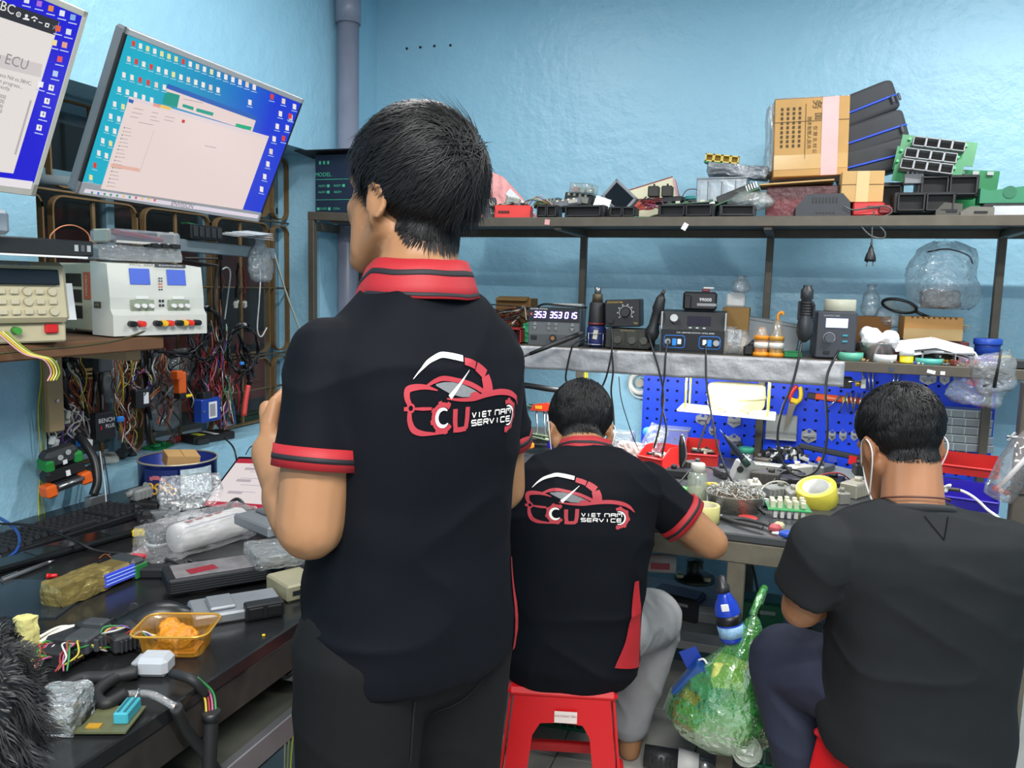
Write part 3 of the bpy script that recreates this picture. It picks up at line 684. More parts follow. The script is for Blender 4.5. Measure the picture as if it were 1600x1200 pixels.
pants(p2, 'jeans', mat('8f9193', .8, var=.14, vs=9, bump=.15, bs=500), [(L2(-.07, .02, .55), L2(.07, .02, .55), .115, .115)],
      [(L2(.09, 0, .55), knR, anR+V((0, 0, .03)), .10, .082, .062), (L2(-.09, 0, .55), knL, anL+V((0, 0, .02)), .10, .08, .062)], seed=6, amp=.010)
bv = bvh_of(ms)
project([[(0, .13, .006), (.004, .06, .016), (.006, -.02, .03), (-.01, -.09, .045)]], bv, M.Translation(at(985, 985, 1.95)) @ frame(V((-.75, .65, 0))), 1, 'side_vent', TRIM, s2, .004, 6)
R_.done()

# ---------------- seated man in the charcoal t-shirt
Y3 = 14; O3 = V((.30, 1.87, 0)); B3 = M.Translation(O3) @ bodyframe(Y3); L3 = lambda *a: B3 @ V(a)
p3 = thing('person', 'seated man in a charcoal t-shirt and face mask at the right', 'person', O3); R_ = Rel(p3)
N3 = at(1427, 790, 1.66); shL, shR = at(1288, 862, 1.64), at(1572, 868, 1.62)
elL = at(1252, 950, 1.72); wrL = at(1330, 900, 1.98); elR = at(1640, 960, 1.72); wrR = at(1520, 900, 2.0)
HT3 = M.Translation(at(1408, 694, 1.76)) @ bodyframe(Y3+12) @ Euler((radians(-26), radians(-3), 0)).to_matrix().to_4x4()
mb = MB(); head_mb(mb, HT3); mb.caps(HT3 @ V((0, -.022, -.05)), .058, N3+V((0, 0, -.02)), .064); mb.caps(N3+V((0, 0, -.05)), .07, L3(0, 0, .7), .11); mb.caps(L3(0, 0, .7), .11, L3(0, 0, .55), .10)
for s_ in (shL, shR): mb.caps(N3+V((0, 0, -.07)), .05, s_, .045)
arm_mb(mb, shL, elL, wrL, (.05, .043, .03)); arm_mb(mb, shR, elR, wrR); hand_mb(mb, wrL, wrL-elL, (0, 0, -1), .5); hand_mb(mb, wrR, wrR-elR, (0, 0, -1), .5)
knL, anL = at(1226, 1032, 1.98), L3(-.12, .10, .10); knR, anR = L3(.24, .38, .5), L3(.22, .3, .09)
for h, k, a in ((L3(.09, 0, .55), knR, anR), (L3(-.09, 0, .55), knL, anL)):
    mb.caps(h, .08, k, .055); mb.caps(k, .055, a, .036); f = bodyframe(Y3) @ V((0, 1, 0)); g = V((a.x, a.y, .03)); mb.caps(a, .036, g, .034); mb.caps(g, .032, g+f*.13, .026)
b3 = remeshed(mb, .0055, 5, 'body'); b3.materials.append(SKIN3); p3['bodyname'] = link('body', b3, p3).name; face_parts(HT3, p3)
hair(HT3, p3, .013, (-.12, -.45, .9), 11000, .036, 8, .3, hl=HL0[:7]+[-.028, -.048, -.062])
st = MB()
TAB3 = [(0, .185, .15, 0), (.08, .192, .152, 0), (.25, .182, .14, 0), (.45, .185, .132, -.01), (.62, .2, .13, -.018), (.78, .212, .125, -.022), (.88, .2, .112, -.02), (.95, .15, .088, -.012), (1.0, .078, .070, -.004)]
torso(st, L3(0, -.01, .44), L3(0, -.06, .78), N3+V((0, 0, .006)), Y3, TAB3)
cfL = shL.lerp(elL, .66); cfR = shR.lerp(elR, .7)
sleeve_mb(st, shL, cfL, .07, .068); sleeve_mb(st, shR, cfR, .07, .068)
ms = remeshed(st, .006, 14, 't_shirt'); displace(ms, folds(.013, 14)); ms.materials.append(CHAR); s3 = link('t_shirt', ms, p3)
bv = bvh_of(ms)
# neck rib with a stitched triangle below it
ax = V((-.05, .35, 1)).normalized(); rt = bodyframe(Y3) @ V((1, 0, 0)); fw = ax.cross(rt)
MB().tube([N3-ax*.010+rt*cos(a)*.073+fw*sin(a)*.072 for a in np.linspace(0, 2*pi, 33)], .0085, 8).build('neck_rib', mat('202224', .8), s3)
project([[(-.045, .038, .0012), (0, -.04, .0012)], [(.045, .038, .0012), (0, -.04, .0012)]], bv, M.Translation(at(1452, 802, 1.6)) @ frame(V((-.3, 1, -.1))), 1, 'stitching', mat('101112', .9, spec=.05), s3)
pants(p3, 'jeans', mat('1f2438', .8, var=.1, vs=9, bump=.12, bs=500), [(L3(-.07, .02, .55), L3(.07, .02, .55), .12, .12)],
      [(L3(.09, 0, .55), knR, anR, .105, .085, .065), (L3(-.09, 0, .55), knL, anL, .105, .088, .068)], seed=11, amp=.008)
# face mask with ear loops and a twisted necklace
mk = MB(); vs = []
for i in range(9):
    for j in range(9):
        u, v = -1+i/4, -1+j/4; vs.append(HT3 @ V((u*.066, .118-.055*u*u-.010*v*v, -.065+v*.048)))
mk.add(vs, [(i*9+j, i*9+j+1, (i+1)*9+j+1, (i+1)*9+j) for i in range(8) for j in range(8)], smooth=True)
o = mk.build('face_mask', WHITE, p3); sm = o.modifiers.new('t', 'SOLIDIFY'); sm.thickness = .003
for s in (-1, 1): MB().tube(bez([HT3 @ V((s*a, b, c)) for a, b, c in ((.066, .062, -.03), (.082, .012, .012), (.088, -.022, .006), (.086, -.022, -.03), (.066, .06, -.105))], 6), .0016, 6).build('ear_loop', WHITE, p3)
MB().tube([N3+ax*.012+rt*cos(a)*.068+fw*sin(a)*.066 for a in np.linspace(pi*1.05, 2*pi*.98, 24)], .0022, 6).build('necklace', mat('5a3326', .5), p3)
R_.done()
for s in (-1, 1): MB().tube(bez([HT2 @ V((s*a, b, c)) for a, b, c in ((.066, .062, -.03), (.082, .012, .012), (.088, -.022, .006), (.086, -.022, -.03), (.066, .06, -.105))], 6), .0016, 6).build('ear_loop', WHITE, p2).matrix_parent_inverse = M.Translation(O2).inverted()
# ============================================================ left wall: monitors
def pix(T, x, y):                                   # sight line met with a thing's own front plane, in its local x,z
    Ti = T.inverted(); o = Ti @ EYE; d = (Ti @ (EYE+ray(x, y)))-o; p = o-d*(o.y/d.y); return p.x, p.z
SILV = mat('bfc1c3', .4, .25, var=.04); PBLK = mat('141517', .4)
def glow(h, e=1.): return mat(h, .3, var=0, emit=e)
def scr(h):
    m = mat(h, .25, var=0, emit=.52, spec=.3); m.node_tree.nodes['Principled BSDF'].inputs['Base Color'].default_value = (.01, .01, .012, 1); return m
MW, MH = .61, .37
def monitor(label, loc, rot, side, top, bot, frame_m, wall):
    t = thing('monitor', label, 'monitor', loc, rot); T = M.Translation(loc) @ Euler(rot, 'XYZ').to_matrix().to_4x4()
    MB().box((0, .02, 0), (MW, .03, MH), b=.006).build('housing', frame_m if wall else mat('77797c', .4), t)
    MB().box((0, .05, -.01), (MW*.55, .05, MH*.5), b=.015).build('rear_cover', PBLK, t)
    for nm, c, d in (('bezel', (0, .003, MH/2-top/2), (MW, .008, top)), ('bezel', (0, .003, -MH/2+bot/2), (MW, .008, bot)), ('bezel', (-MW/2+side/2, .003, 0), (side, .008, MH)), ('bezel', (MW/2-side/2, .003, 0), (side, .008, MH))):
        MB().box(c, d, b=.0015).build(nm, frame_m if (d[0] > .1 or wall) else PBLK, t)
    return t, T
def rects(t, T, name, items, y=-.0015):
    """flat screen print: coloured rectangles given by corner points measured in the picture"""
    cols = []; mb = MB()
    for i, (h, q) in enumerate(items):
        m = scr(h); yy = y-i*4e-6
        if m not in cols: cols.append(m)
        mb.add([(*(lambda p: (p[0], yy, p[1]))(pix(T, *p)),) for p in q], [tuple(range(len(q)))[::-1]], mi=cols.index(m))
    o = mb.build(name, cols, t); o['kind'] = 'stuff'; return o
ROT2 = M.Rotation(radians(87.4), 4, 'Z') @ M.Rotation(radians(24.7), 4, 'X') @ M.Rotation(radians(1.1), 4, 'Y')
ROT1 = M.Rotation(radians(95.35), 4, 'Z') @ M.Rotation(radians(23.2), 4, 'X') @ M.Rotation(radians(-.8), 4, 'Y')
t, T = monitor('silver framed monitor showing a file window over a teal desktop', (-1.4085, 1.677, 1.7655), tuple(ROT2.to_euler()), .008, .014, .030, SILV, False)
m = bpy.data.materials.new('desktop_print'); m.use_nodes = True; N = m.node_tree.nodes; L = m.node_tree.links; b = N['Principled BSDF']
tc = N.new('ShaderNodeTexCoord'); sx = N.new('ShaderNodeSeparateXYZ'); L.new(tc.outputs['Object'], sx.inputs[0])
mr = N.new('ShaderNodeMapRange'); mr.inputs['From Min'].default_value = -.22; mr.inputs['From Max'].default_value = .2; L.new(sx.outputs['X'], mr.inputs['Value'])
cr = N.new('ShaderNodeValToRGB'); cr.color_ramp.elements[0].color = (*hexc('10b0cc'), 1); cr.color_ramp.elements[1].color = (*hexc('1238d8'), 1)
e = cr.color_ramp.elements.new(.45); e.color = (*hexc('0c88c4'), 1)
L.new(mr.outputs['Result'], cr.inputs[0]); b.inputs['Base Color'].default_value = (.01, .01, .012, 1); L.new(cr.outputs[0], b.inputs['Emission Color']); b.inputs['Emission Strength'].default_value = .52; b.inputs['Roughness'].default_value = .25
MB().box((0, 0, .008), (MW-.016, .001, MH-.044)).build('screen', m, t)
Z6 = lambda x, y: (120+x/3.872, 40+y/3.871)
def zq(*pts): return [Z6(*p) for p in pts]
def lerp2(a, b, t): return (a[0]+(b[0]-a[0])*t, a[1]+(b[1]-a[1])*t)
it = [('ead6d2', zq((548, 352), (1088, 552), (1060, 640), (520, 470))), ('2a62b8', zq((548, 350), (1088, 552), (1082, 574), (540, 378))),
      ('14998a', zq((536, 396), (622, 420), (605, 496), (515, 470))), ('14a08c', zq((640, 472), (706, 492), (702, 512), (636, 490))), ('14a08c', zq((724, 498), (826, 526), (820, 546), (718, 518))), ('18b080', zq((962, 590), (1056, 612), (1050, 634), (956, 610)))]
it += [('e3d9e6', zq((50, 985), (1100, 1145), (1090, 1166), (38, 1008)))]
rects(t, T, 'back_window', it, -.0012)
it = [('ecd9d5', zq((315, 425), (1160, 668), (1000, 1112), (142, 986))), ('e4d6da', zq((315, 425), (1160, 668), (1152, 690), (308, 446))), ('2a62b8', zq((312, 440), (342, 450), (336, 470), (308, 460))),
      ('e8a08c', zq((462, 466), (505, 478), (500, 496), (456, 484))), ('f0c860', zq((505, 474), (568, 492), (560, 510), (500, 492))), ('c9b9bb', zq((465, 628), (467, 629), (378, 885), (375, 885)))]
it += [('e8b8a8', zq((205, 832), (378, 862), (374, 884), (200, 852)))]
for k in range(17):
    x, y = 292-k*6.4, 614+k*22; it.append((('4f6f9a', 'caa24c', '3c8f6a')[k % 3], zq((x-10, y-3), (x-3, y-1), (x-5, y+6), (x-12, y+4)))); it.append(('a99a9a', zq((x, y), (x+32+8*(k % 3), y+7), (x+31+8*(k % 3), y+10), (x-1, y+3))))
for (x, y, w) in ((340, 495, 60), (330, 520, 62), (320, 545, 50), (450, 520, 40), (445, 545, 36), (440, 565, 55), (530, 545, 60), (524, 565, 60), (370, 580, 90), (770, 722, 70), (640, 440, 120)): it.append(('b7a6a8', zq((x, y), (x+w, y+w*.2), (x+w-1, y+w*.2+4), (x-1, y+4))))
it.append(('d03030', zq((634, 566), (652, 570), (648, 588), (630, 584))))
rects(t, T, 'file_window', it, -.0018)
ic = []; R1 = random.Random(5)
def icon(x, y, s=1.): 
    h = R1.choice(('f2ece6', 'f2ece6', 'f2ece6', 'e8d9c8', 'd84438', 'e9e4a0')); ic.append((h, zq((x-11*s, y-18*s), (x+9*s, y-12*s), (x+7*s, y+20*s), (x-13*s, y+14*s)))); ic.append(('b8d2dc', zq((x-20, y+22), (x+14, y+30), (x+13, y+34), (x-21, y+26))))
for k in range(18): icon(342+k*43, 106+k*15.6, 1)
for k in range(13): icon(314+k*45, 200+k*15.6, 1)
for k in range(6): icon(284+k*49, 296+k*15, 1)
for k in range(5): icon(256+k*49, 384+k*16, 1)
for k in range(7): icon(228-k*24, 472+k*74, 1)
for k in range(5): icon(278-k*25, 488+k*74, 1)
for k in range(8): icon(1250-k*19, 455+k*76, 1)
for k in range(4): icon(1316-k*22, 488+k*64, 1)
icon(1180, 428); icon(1046, 462); icon(1290, 545)
for k in range(11): ic.append((R1.choice(('2c7bd0', 'e05a3c', '36a070', 'f0c860', '8060c0')), zq((84+k*38, 1000+k*4.6), (96+k*38, 1002+k*4.6), (93+k*38, 1016+k*4.6), (81+k*38, 1013+k*4.6))))
rects(t, T, 'desktop_icons', ic, -.0014)
p = pix(T, 282, 327); text('ENVISION', .017, mat('6a6c6e', .5), t, (p[0], -.0018, -MH/2+.014))
for k in range(4): MB().box((MW/2+.001, .012, -.05-.02*k), (.003, .006, .010), b=.001).build('side_button', PBLK, t)
CREAM = mat('c9c6ba', .4, var=.03)
t, T = monitor('cream framed monitor cropped by the left edge, blue desktop with icons', (-1.334, .918, 1.744), tuple(ROT1.to_euler()), .013, .013, .026, CREAM, True)
MB().box((0, 0, .008), (MW-.026, .001, MH-.039)).build('screen', scr('1515d8'), t)
Z5 = lambda x, y: (x/3.75, y/3.75)
def zr(*pts): return [Z5(*p) for p in pts]
it = [('e9e2de', zr((-900, -250), (345, 125), (75, 1015), (-900, 900))), ('2b2d33', zr((-900, -310), (345, 122), (318, 205), (-900, -200))), ('d3cccb', zr((-500, 200), (245, 375), (235, 452), (-500, 280))), ('b9b3b4', zr((172, 585), (184, 588), (92, 905), (80, 902))), ('ece6ea', zr((-600, 960), (190, 1062), (178, 1108), (-600, 1010)))]
rects(t, T, 'program_window', it, -.0013)
ic = []
def icon5(x, y, h): ic.append((h, zr((x-14, y-20), (x+16, y-13), (x+10, y+20), (x-20, y+13)))); ic.append(('c6cfee', zr((x-28, y+26), (x+22, y+38), (x+20, y+44), (x-30, y+32))))
for x, y, h in ((155, 0, 'e8e8f0'), (228, 20, 'b070d8'), (296, 48, 'e89038'), (362, 76, 'e8eef4'), (425, 100, '8ab4e4'), (338, 165, 'e06040'), (400, 185, 'dfe6f2'), (376, 262, 'e8a488'), (348, 345, 'e05860'), (322, 430, 'b8d0f0'), (316, 248, 'f0e0a0'), (298, 512, 'f4f4f4'), (273, 590, 'f4f4f4'), (250, 668, 'f4f4f4'), (227, 746, 'f4f4f4'), (236, 492, 'f4f4f4')): icon5(x, y, h)
for x, y in ((298, 512), (273, 590), (250, 668), (227, 746)): ic.append(('20242c', zr((x+1, y-12), (x+5, y-11), (x+1, y-2), (x+7, y-1), (x-4, y+12), (x-1, y+2), (x-6, y+1))))
rects(t, T, 'desktop_icons', ic, -.0016)
def stext(s, x, y, size, m):
    p = pix(T, *Z5(x, y)); text(s, size, m, t, (p[0], -.002, p[1]), align='RIGHT')
stext('one ECU', 162, 385, .026, scr('8f8c8e')); stext('85FBC', 82, 62, .023, scr('e8e8e8')); stext('sam aos Nd os.38HC,', 182, 490, .0098, scr('6e6c70')); stext('m in progress...', 128, 510, .0098, scr('6e6c70')); stext('rrectly.', 58, 522, .0098, scr('6e6c70'))
for k, s in enumerate(('000', '000', '00', '0')): stext(s, (30, 20, 12, 8)[k], (570, 596, 624, 652)[k], .010, scr('6e6c70'))
ic = []
ic.append(('f4f4f4', zr((222, 124), (244, 131), (242, 136), (220, 129)))); ic.append(('f4f4f4', zr((262, 130), (286, 137), (278, 160), (256, 153)))); ic.append(('2b2d33', zr((267, 138), (279, 142), (274, 153), (262, 149)))); ic.append(('9a9a9e', zr((300, 145), (304, 146), (324, 168), (320, 168)))); ic.append(('9a9a9e', zr((320, 147), (324, 149), (304, 170), (300, 168))))
ic.append(('f4f4f4', zr((140, 84), (152, 80), (160, 90), (154, 100), (142, 98)))); ic.append(('f4f4f4', zr((128, 104), (146, 100), (168, 110), (164, 118), (128, 110)))); ic.append(('f4f4f4', zr((176, 100), (196, 92), (216, 106), (212, 112), (196, 101), (180, 106)))); ic.append(('f4f4f4', zr((188, 116), (198, 112), (204, 118), (196, 126))))
ic.append(('f4f4f4', zr((92, 70), (108, 66), (118, 78), (112, 96), (98, 98), (88, 86)))); ic.append(('2b2d33', zr((97, 74), (107, 71), (113, 79), (109, 92), (100, 93), (93, 85)))); ic.append(('f4f4f4', zr((103, 76), (107, 77), (103, 90), (99, 89))))
rects(t, T, 'title_bar_icons', ic, -.0022)
# wall arm behind each monitor, moving with it
for mo, wx in ((bpy.data.objects['monitor'], -2.16), (bpy.data.objects['monitor.001'], -1.99)):
    Ti = (M.Translation(mo.location) @ mo.rotation_euler.to_matrix().to_4x4()).inverted(); c = mo.location
    P = [Ti @ V((wx, c.y+.06, c.z-.06)), Ti @ V((c.x-.35, c.y+.14, c.z-.09)), V((0, .11, -.02))]
    MB().tube(P, .014, 10).build('arm_rod', LTGREY, mo); MB().box((0, .085, -.01), (.1, .02, .1), b=.003).build('mount_plate', DKGREY, mo)

# ============================================================ plank with the two bench power supplies
PZ = 1.272
pk = thing('wall_shelf', 'brown wooden plank shelf with a wooden bracket on the left wall', 'shelf', (-1.8, 1.2, PZ))
WOOD = mat('6b4a30', .7, var=.2, vs=8); BEIGE = mat('c2b894', .55, var=.06)
MB().box((.01, .06, -.02), (.38, .95, .036), b=.004).build('plank', WOOD, pk)
MB().box((-.17, .50, -.16), (.03, .05, .26), b=.003).build('bracket', mat('a8906a', .7), pk)
MB().box((-.02, .50, -.055), (.3, .05, .03), b=.003).build('bracket_arm', mat('a8906a', .7), pk)
for k in (-.09, -.2): MB().cyl((-.154, .50, k), (-.150, .50, k), .005, n=8).build('screw', STEEL, pk)
# dual channel supply
th = radians(15); psu = thing('bench_power_supply', 'beige dual-channel bench power supply with two blue displays on the plank', 'power supply', (-1.62, 1.583, PZ), radians(90)-th)
# local: x along the front edge (near to far), y into the cabinet, front faces -y
CAB = mat('b7ae93', .5, var=.05); FRN = mat('cfd0c8', .45, var=.03)
MB().box((.135, .185, .098), (.262, .25, .178), b=.004).build('cabinet', CAB, psu)
fp = MB(); prof = [(0, .002), (0, .055), (.012, .07), (.012, .10), (.022, .185), (.10, .192), (.10, .002)]
fp.add([(x, y, z) for x in (0, .27) for y, z in prof], [tuple(range(7))[::-1], tuple(range(7, 14))]+[(i, (i+1) % 7, (i+1) % 7+7, i+7) for i in range(7)])
fp.build('front_housing', FRN, psu)
FT = lambda x, z: (x, .012+(z-.10)/.085*.010-.0015 if z > .1 else (.0105 if z > .068 else -.0015), z)
for cx in (.085, .19):
    MB().box(FT(cx, .155), (.056, .003, .042), (radians(-6), 0, 0), b=.001).build('display', mat('4a5fb4', .2, var=.05, vs=300, emit=.25), psu)
    MB().box((cx, .0095, .100), (.036, .003, .008), b=.001).build('channel_plate', WHITE, psu)
    rc = MB().box((cx, .009, .080), (.064, .004, .03), b=.001).build('knob_recess', mat('8f9a84', .5), psu)
    for k in range(3): MB().cyl((cx-.02+.02*k, .008, .079), (cx-.02+.02*k, -.006, .079), .0065, .0055, n=12).build('knob', WHITE, rc)
for k in range(10): MB().box((.137+(k % 2)*.007, .013, .152-.0075*(k//2)), (.003, .003, .003)).build('indicator', mat('d86a50', .4) if 3 < k < 8 else DKGREY, psu)
for k in range(4): MB().box((.135+(k % 2)*.009, .009, .092-.012*(k//2)), (.004, .004, .006)).build('switch', BLACK, psu)
for k, (x, h) in enumerate(((.045, '1a1a1c'), (.07, 'e0342a'), (.115, '1a1a1c'), (.132, 'e8bc20'), (.15, 'e0342a'), (.178, '1a1a1c'), (.192, 'e8bc20'), (.21, 'e0342a'), (.232, '1a1a1c'))):
    mb = MB().cyl((x, .002, .033), (x, -.022, .033), .0085, .0075, n=12); mb.cyl((x, -.02, .033), (x, -.024, .033), .0045, n=8); mb.build('binding_post', mat(h, .35), psu)
text('VIHTLL  3005A II', .0105, mat('4c4c46', .6), psu, (.095, .0185, .186), (radians(-6), 0, 0)); MB().box((.175, .019, .186), (.09, .002, .008), (radians(-6), 0, 0)).build('title_band', mat('3c4048', .5), psu)
text('REGULATED POWER SUPPLY', .0055, WHITE, psu, (.175, .0172, .186), (radians(-6), 0, 0))
for r in range(3):
    for k in range(11): MB().box((.0035, .155+.0072*k, .142-.042*r), (.003, .0032, .034)).build('vent_slot', mat('2a2822', .8), psu)
st = MB().box((.003, .125, .128), (.003, .03, .07)).build('warning_sticker', mat('b4502c', .5, var=.3, vs=90), psu)
text('CAUTION', .012, mat('e8d8b0', .6), st, (.0008, .125, .128), (0, radians(90), radians(-90)))
MB().box((-.001, .07, .08), (.002, .03, .016)).build('badge', mat('3b2f18', .4), psu); text('V-TEC', .008, mat('d8b860', .4), psu, (-.0024, .07, .08), (0, 0, radians(-90)))
MB().cyl((.002, .19, .012), (-.002, .19, .012), .004, n=8).build('screw', STEEL, psu)
# single keypad supply
a1 = on('x', -1.62, -38, 505); psu1 = thing('bench_power_supply', 'yellowed keypad bench power supply with dark display at the plank end', 'power supply', (-1.62, a1.y, PZ), radians(90)-radians(16))
YEL = mat('bdb393', .5, var=.10, vs=7)
MB().box((.09, .15, .09), (.19, .24, .175), b=.006).build('cabinet', CAB, psu1)
MB().box((.095, .012, .112), (.185, .05, .135), (radians(-8), 0, 0), b=.010).build('front_housing', YEL, psu1)
MB().box((.095, .02, .024), (.18, .04, .045), b=.004).build('terminal_panel', YEL, psu1)
MB().box((.098, -.0155, .147), (.135, .006, .034), (radians(-8), 0, 0), b=.002).build('display', mat('1c2129', .12), psu1)
text('VIHTLL 3005D', .0105, mat('3e6ea0', .6), psu1, (.075, -.0155, .1735), (radians(-8), 0, 0))
for r in range(3):
    for c in range(5):
        x, z = .045+.026*c, .115-.022*r; y = -.0125+(.115-z)*-.14
        if (c == 4 and r in (0, 2)) or (r < 2 and c == 2): MB().cyl((x, y, z), (x, y-.008, z), .0095, .008, n=14).build('key', mat('c6bda2', .5), psu1)
        else: MB().box((x, y-.003, z), (.017, .009, .012), b=.002).build('key', mat('c6bda2', .5), psu1)
for x, h in ((.03, '6a5444'), (.075, '3f9038'), (.15, 'd03024')):
    if h[0] == 'd': MB().box((x, -.004, .032), (.028, .012, .02), b=.003).build('power_switch', RED, psu1)
    else: MB().cyl((x, .002, .03), (x, -.018, .03), .009, .008, n=12).build('binding_post', mat(h, .4), psu1)
def wire(name, label, cat, pts, r=.0018, m=None, n=6, group=None, seg=7):
    c = V(pts[0]); return one(name, label, cat, MB().tube([p-c for p in bez(pts, seg)], r, n), m or BLACK, c, group=group)
Q = psu1.matrix_basis = M.Translation(psu1.location) @ M.Rotation(radians(74), 4, 'Z')
for k, (h, dx) in enumerate((('d9c32a', 0), ('e8d890', .006), ('d8a0a8', -.006), ('8aa030', .012))):
    a = Q @ V((.035+dx, -.022, .03)); e = Q @ V((.13+dx, -.05, -.06)); wire('test_lead', 'thin %s test lead drooping from the keypad supply terminals' % ('yellow', 'cream', 'pink', 'olive')[k], 'wire', [a, a.lerp(e, .4)+V((.01, 0, -.01)), a.lerp(e, .8)+V((.01, 0, .01)), e, e+V((0, -.01, -.02))], .0018, mat(h, .5, var=0), group='leads on the keypad supply')
one('paper_sheet', 'white paper sheet tucked between the two power supplies', 'paper', MB().box((0, 0, .06), (.002, .05, .09)), PAPER, on('x', -1.66, 104, 512)+V((0, 0, .004)), (0, radians(-12), radians(-20)))
# things lying on the supplies
zt = PZ+.192
p = on('z', zt+.02, 50, 384); t = thing('network_box', 'flat black metal box with ports lying on the keypad supply', 'device', (p.x-.03, p.y, PZ+.193), radians(90-14))
MB().box((0, .05, .02), (.30, .12, .034), b=.003).build('body', BLACK, t)
for k in range(3): MB().box((.11+.014*k, -.0108, .02), (.008, .002, .014)).build('port', LTGREY if k != 1 else MIDGREY, t)
MB().box((.03, -.01, -.0005), (.2, .02, .004)).build('paper_strip', PAPER, t)
one('aluminium_case', 'pale grey box standing on the flat black box at the left edge', 'box', MB().box((0, 0, .025), (.12, .09, .05), b=.008), mat('9ba3ac', .4, .2), (p.x-.05, p.y-.10, PZ+.2305), radians(76))
# bubble-wrapped part, clear organiser box
p = on('x', -1.66, 180, 403)
t = thing('wrapped_module', 'module wrapped in shiny clear film on the dual supply', 'package', (-1.70, 1.73, PZ+.1935), radians(78))
def sack(w, d, h, seed=0, n=28, prof=((0, .55), (.06, .85), (.25, 1), (.5, .92), (.7, .7), (.82, .42), (.9, .36), (1, .62))):
    """loose knotted bag: uneven rings, slack in the middle, gathered at the neck"""
    mb = MB(); vs = []; zs = np.linspace(0, 1, 18)
    for z in zs:
        r = float(np.interp(z, [p[0] for p in prof], [p[1] for p in prof]))
        for j in range(n):
            a = 2*pi*j/n; q = V((cos(a)*1.6+seed, sin(a)*1.6, z*3)); k = r*(1+.16*noise.noise(q)+.09*noise.noise(q*3.1)+.06*sin(a*9+z*4)*(z > .5))
            vs.append((w/2*k*cos(a)+.06*w*noise.noise(V((z*3, seed, 0))), d/2*k*sin(a), h*(z+.04*noise.noise(q*2))))
    mb.add(vs, [(i*n+j, i*n+(j+1) % n, (i+1)*n+(j+1) % n, (i+1)*n+j) for i in range(17) for j in range(n)]+[tuple(range(n-1, -1, -1))], smooth=True); return mb
def lumpy(dx, dy, dz, amp=.004, sc=30, seed=0, nx=22, ny=10, nz=5):
    """box whose skin is crumpled like film"""
    mb = MB(); bmx = bmesh.new(); bmesh.ops.create_cube(bmx, size=1); bmesh.ops.subdivide_edges(bmx, edges=bmx.edges[:], cuts=9, use_grid_fill=True)
    vs = []
    for v in bmx.verts:
        c = V((v.co.x*dx, v.co.y*dy, v.co.z*dz)); rr = v.co.normalized()*.5; k = .18; c = c*(1-k)+V((rr.x*dx*1.3, rr.y*dy*1.3, rr.z*dz*1.3))*k
        n1 = noise.noise_vector(c*sc+V((seed, seed, 0))); n2 = noise.noise_vector(c*sc*2.6+V((0, seed, 1))); c = c+V((n1.x*amp, n1.y*amp, n1.z*amp))+n2*amp*.5; vs.append(c+V((0, 0, dz/2+amp*.5)))
    bmx.verts.index_update(); mb.add(vs, [tuple(x.index for x in f.verts) for f in bmx.faces]); bmx.free(); return mb
lumpy(.25, .10, .04, .004, 40, 1).build('film_wrap', film('d5d8da', .45, .1, .6, 60), t); MB().box((0, 0, .021), (.22, .075, .026), b=.003).build('module', mat('6b6e70', .4, .4), t)
t = thing('organiser_box', 'clear plastic organiser box with red tools on the wrapped module', 'box', (-1.69, 1.74, PZ+.241), radians(79))
MB().box((0, 0, .018), (.20, .11, .036), b=.006).build('shell', film('d8cfd6', .38, .15, .2, 20), t)
MB().box((-.01, -.01, .022), (.15, .05, .012), (0, .1, .1), b=.004).build('red_tool', mat('b3323c', .4), t); MB().box((.01, .02, .012), (.14, .03, .008), (0, -.06, -.1), b=.002).build('grey_tool', mat('a8a49c', .4), t)
for s in (-1, 1): MB().box((s*.098, 0, .018), (.014, .06, .034), b=.003).build('latch', mat('cfcbbd', .5), t)
one('connector_strip', 'short black pin connector strip under the organiser box', 'connector', MB().box((0, 0, .012), (.10, .02, .012)).box((-.03, -.011, .012), (.02, .004, .008)).box((.0, -.011, .012), (.016, .004, .008)).box((.03, -.011, .012), (.02, .004, .008)), BLACK, (-1.64, 1.78, PZ+.228), radians(78))
for k, dz in enumerate((0, .012)): one('black_folder', 'thin curled black folder on the dual supply, %s of two' % ('lower', 'upper')[k], 'folder', MB().box((.0, 0, .004), (.12, .09, .006), (0, .12-.15*k, .1*k), b=.002), mat('26211f', .4), (-1.68, 1.94, PZ+.197+dz), radians(75))
wire('orange_cable', 'thin orange cable looping above the flat black box', 'cable', [on('x', -1.62, *q) for q in ((128, 398), (140, 388), (138, 366), (118, 353), (96, 354), (80, 366), (78, 376))], .0016, mat('e08a5c', .5, var=0))
# aluminium rail across the niche with parts on it
a, b = on('x', -1.96, 225, 372), on('x', -1.96, 425, 392)
rl = thing('aluminium_rail', 'grey aluminium channel rail stencilled 2202 across the window niche', 'rail', (-1.96, a.y, a.z)); d = b-a
MB().box((0, d.y/2, d.z/2-.012), (.03, d.y, .042), (atan2(d.z, d.y), 0, 0), b=.003).build('channel', mat('8f9a9f', .4, .5), rl)
text('2202', .03, mat('4a5258', .6), rl, (.0165, d.y*.86, d.z*.86-.012), (0, 0, radians(90)))
MB().box((.018, .05, -.012), (.006, .025, .07), b=.002).build('clip', mat('cfcbb8', .5), rl); MB().box((.018, .1, -.012), (.006, .02, .075), b=.002).build('clip', mat('cfcbb8', .5), rl)
p = on('x', -1.95, 315, 372); t = thing('relay_module', 'black module with green board standing on the aluminium rail', 'circuit module', p+V((0, 0, -.012)), radians(90))
MB().box((0, 0, .03), (.16, .05, .05), b=.003).build('body', BLACK, t); MB().box((.0, .02, .056), (.12, .03, .003), (0, .05, 0)).build('board', GREENPCB, t)
for k in range(5): MB().box((-.06+.03*k, -.027, .03), (.02, .006, .035), b=.002).build('relay', DKGREY, t)
p = on('x', -1.93, 385, 372)
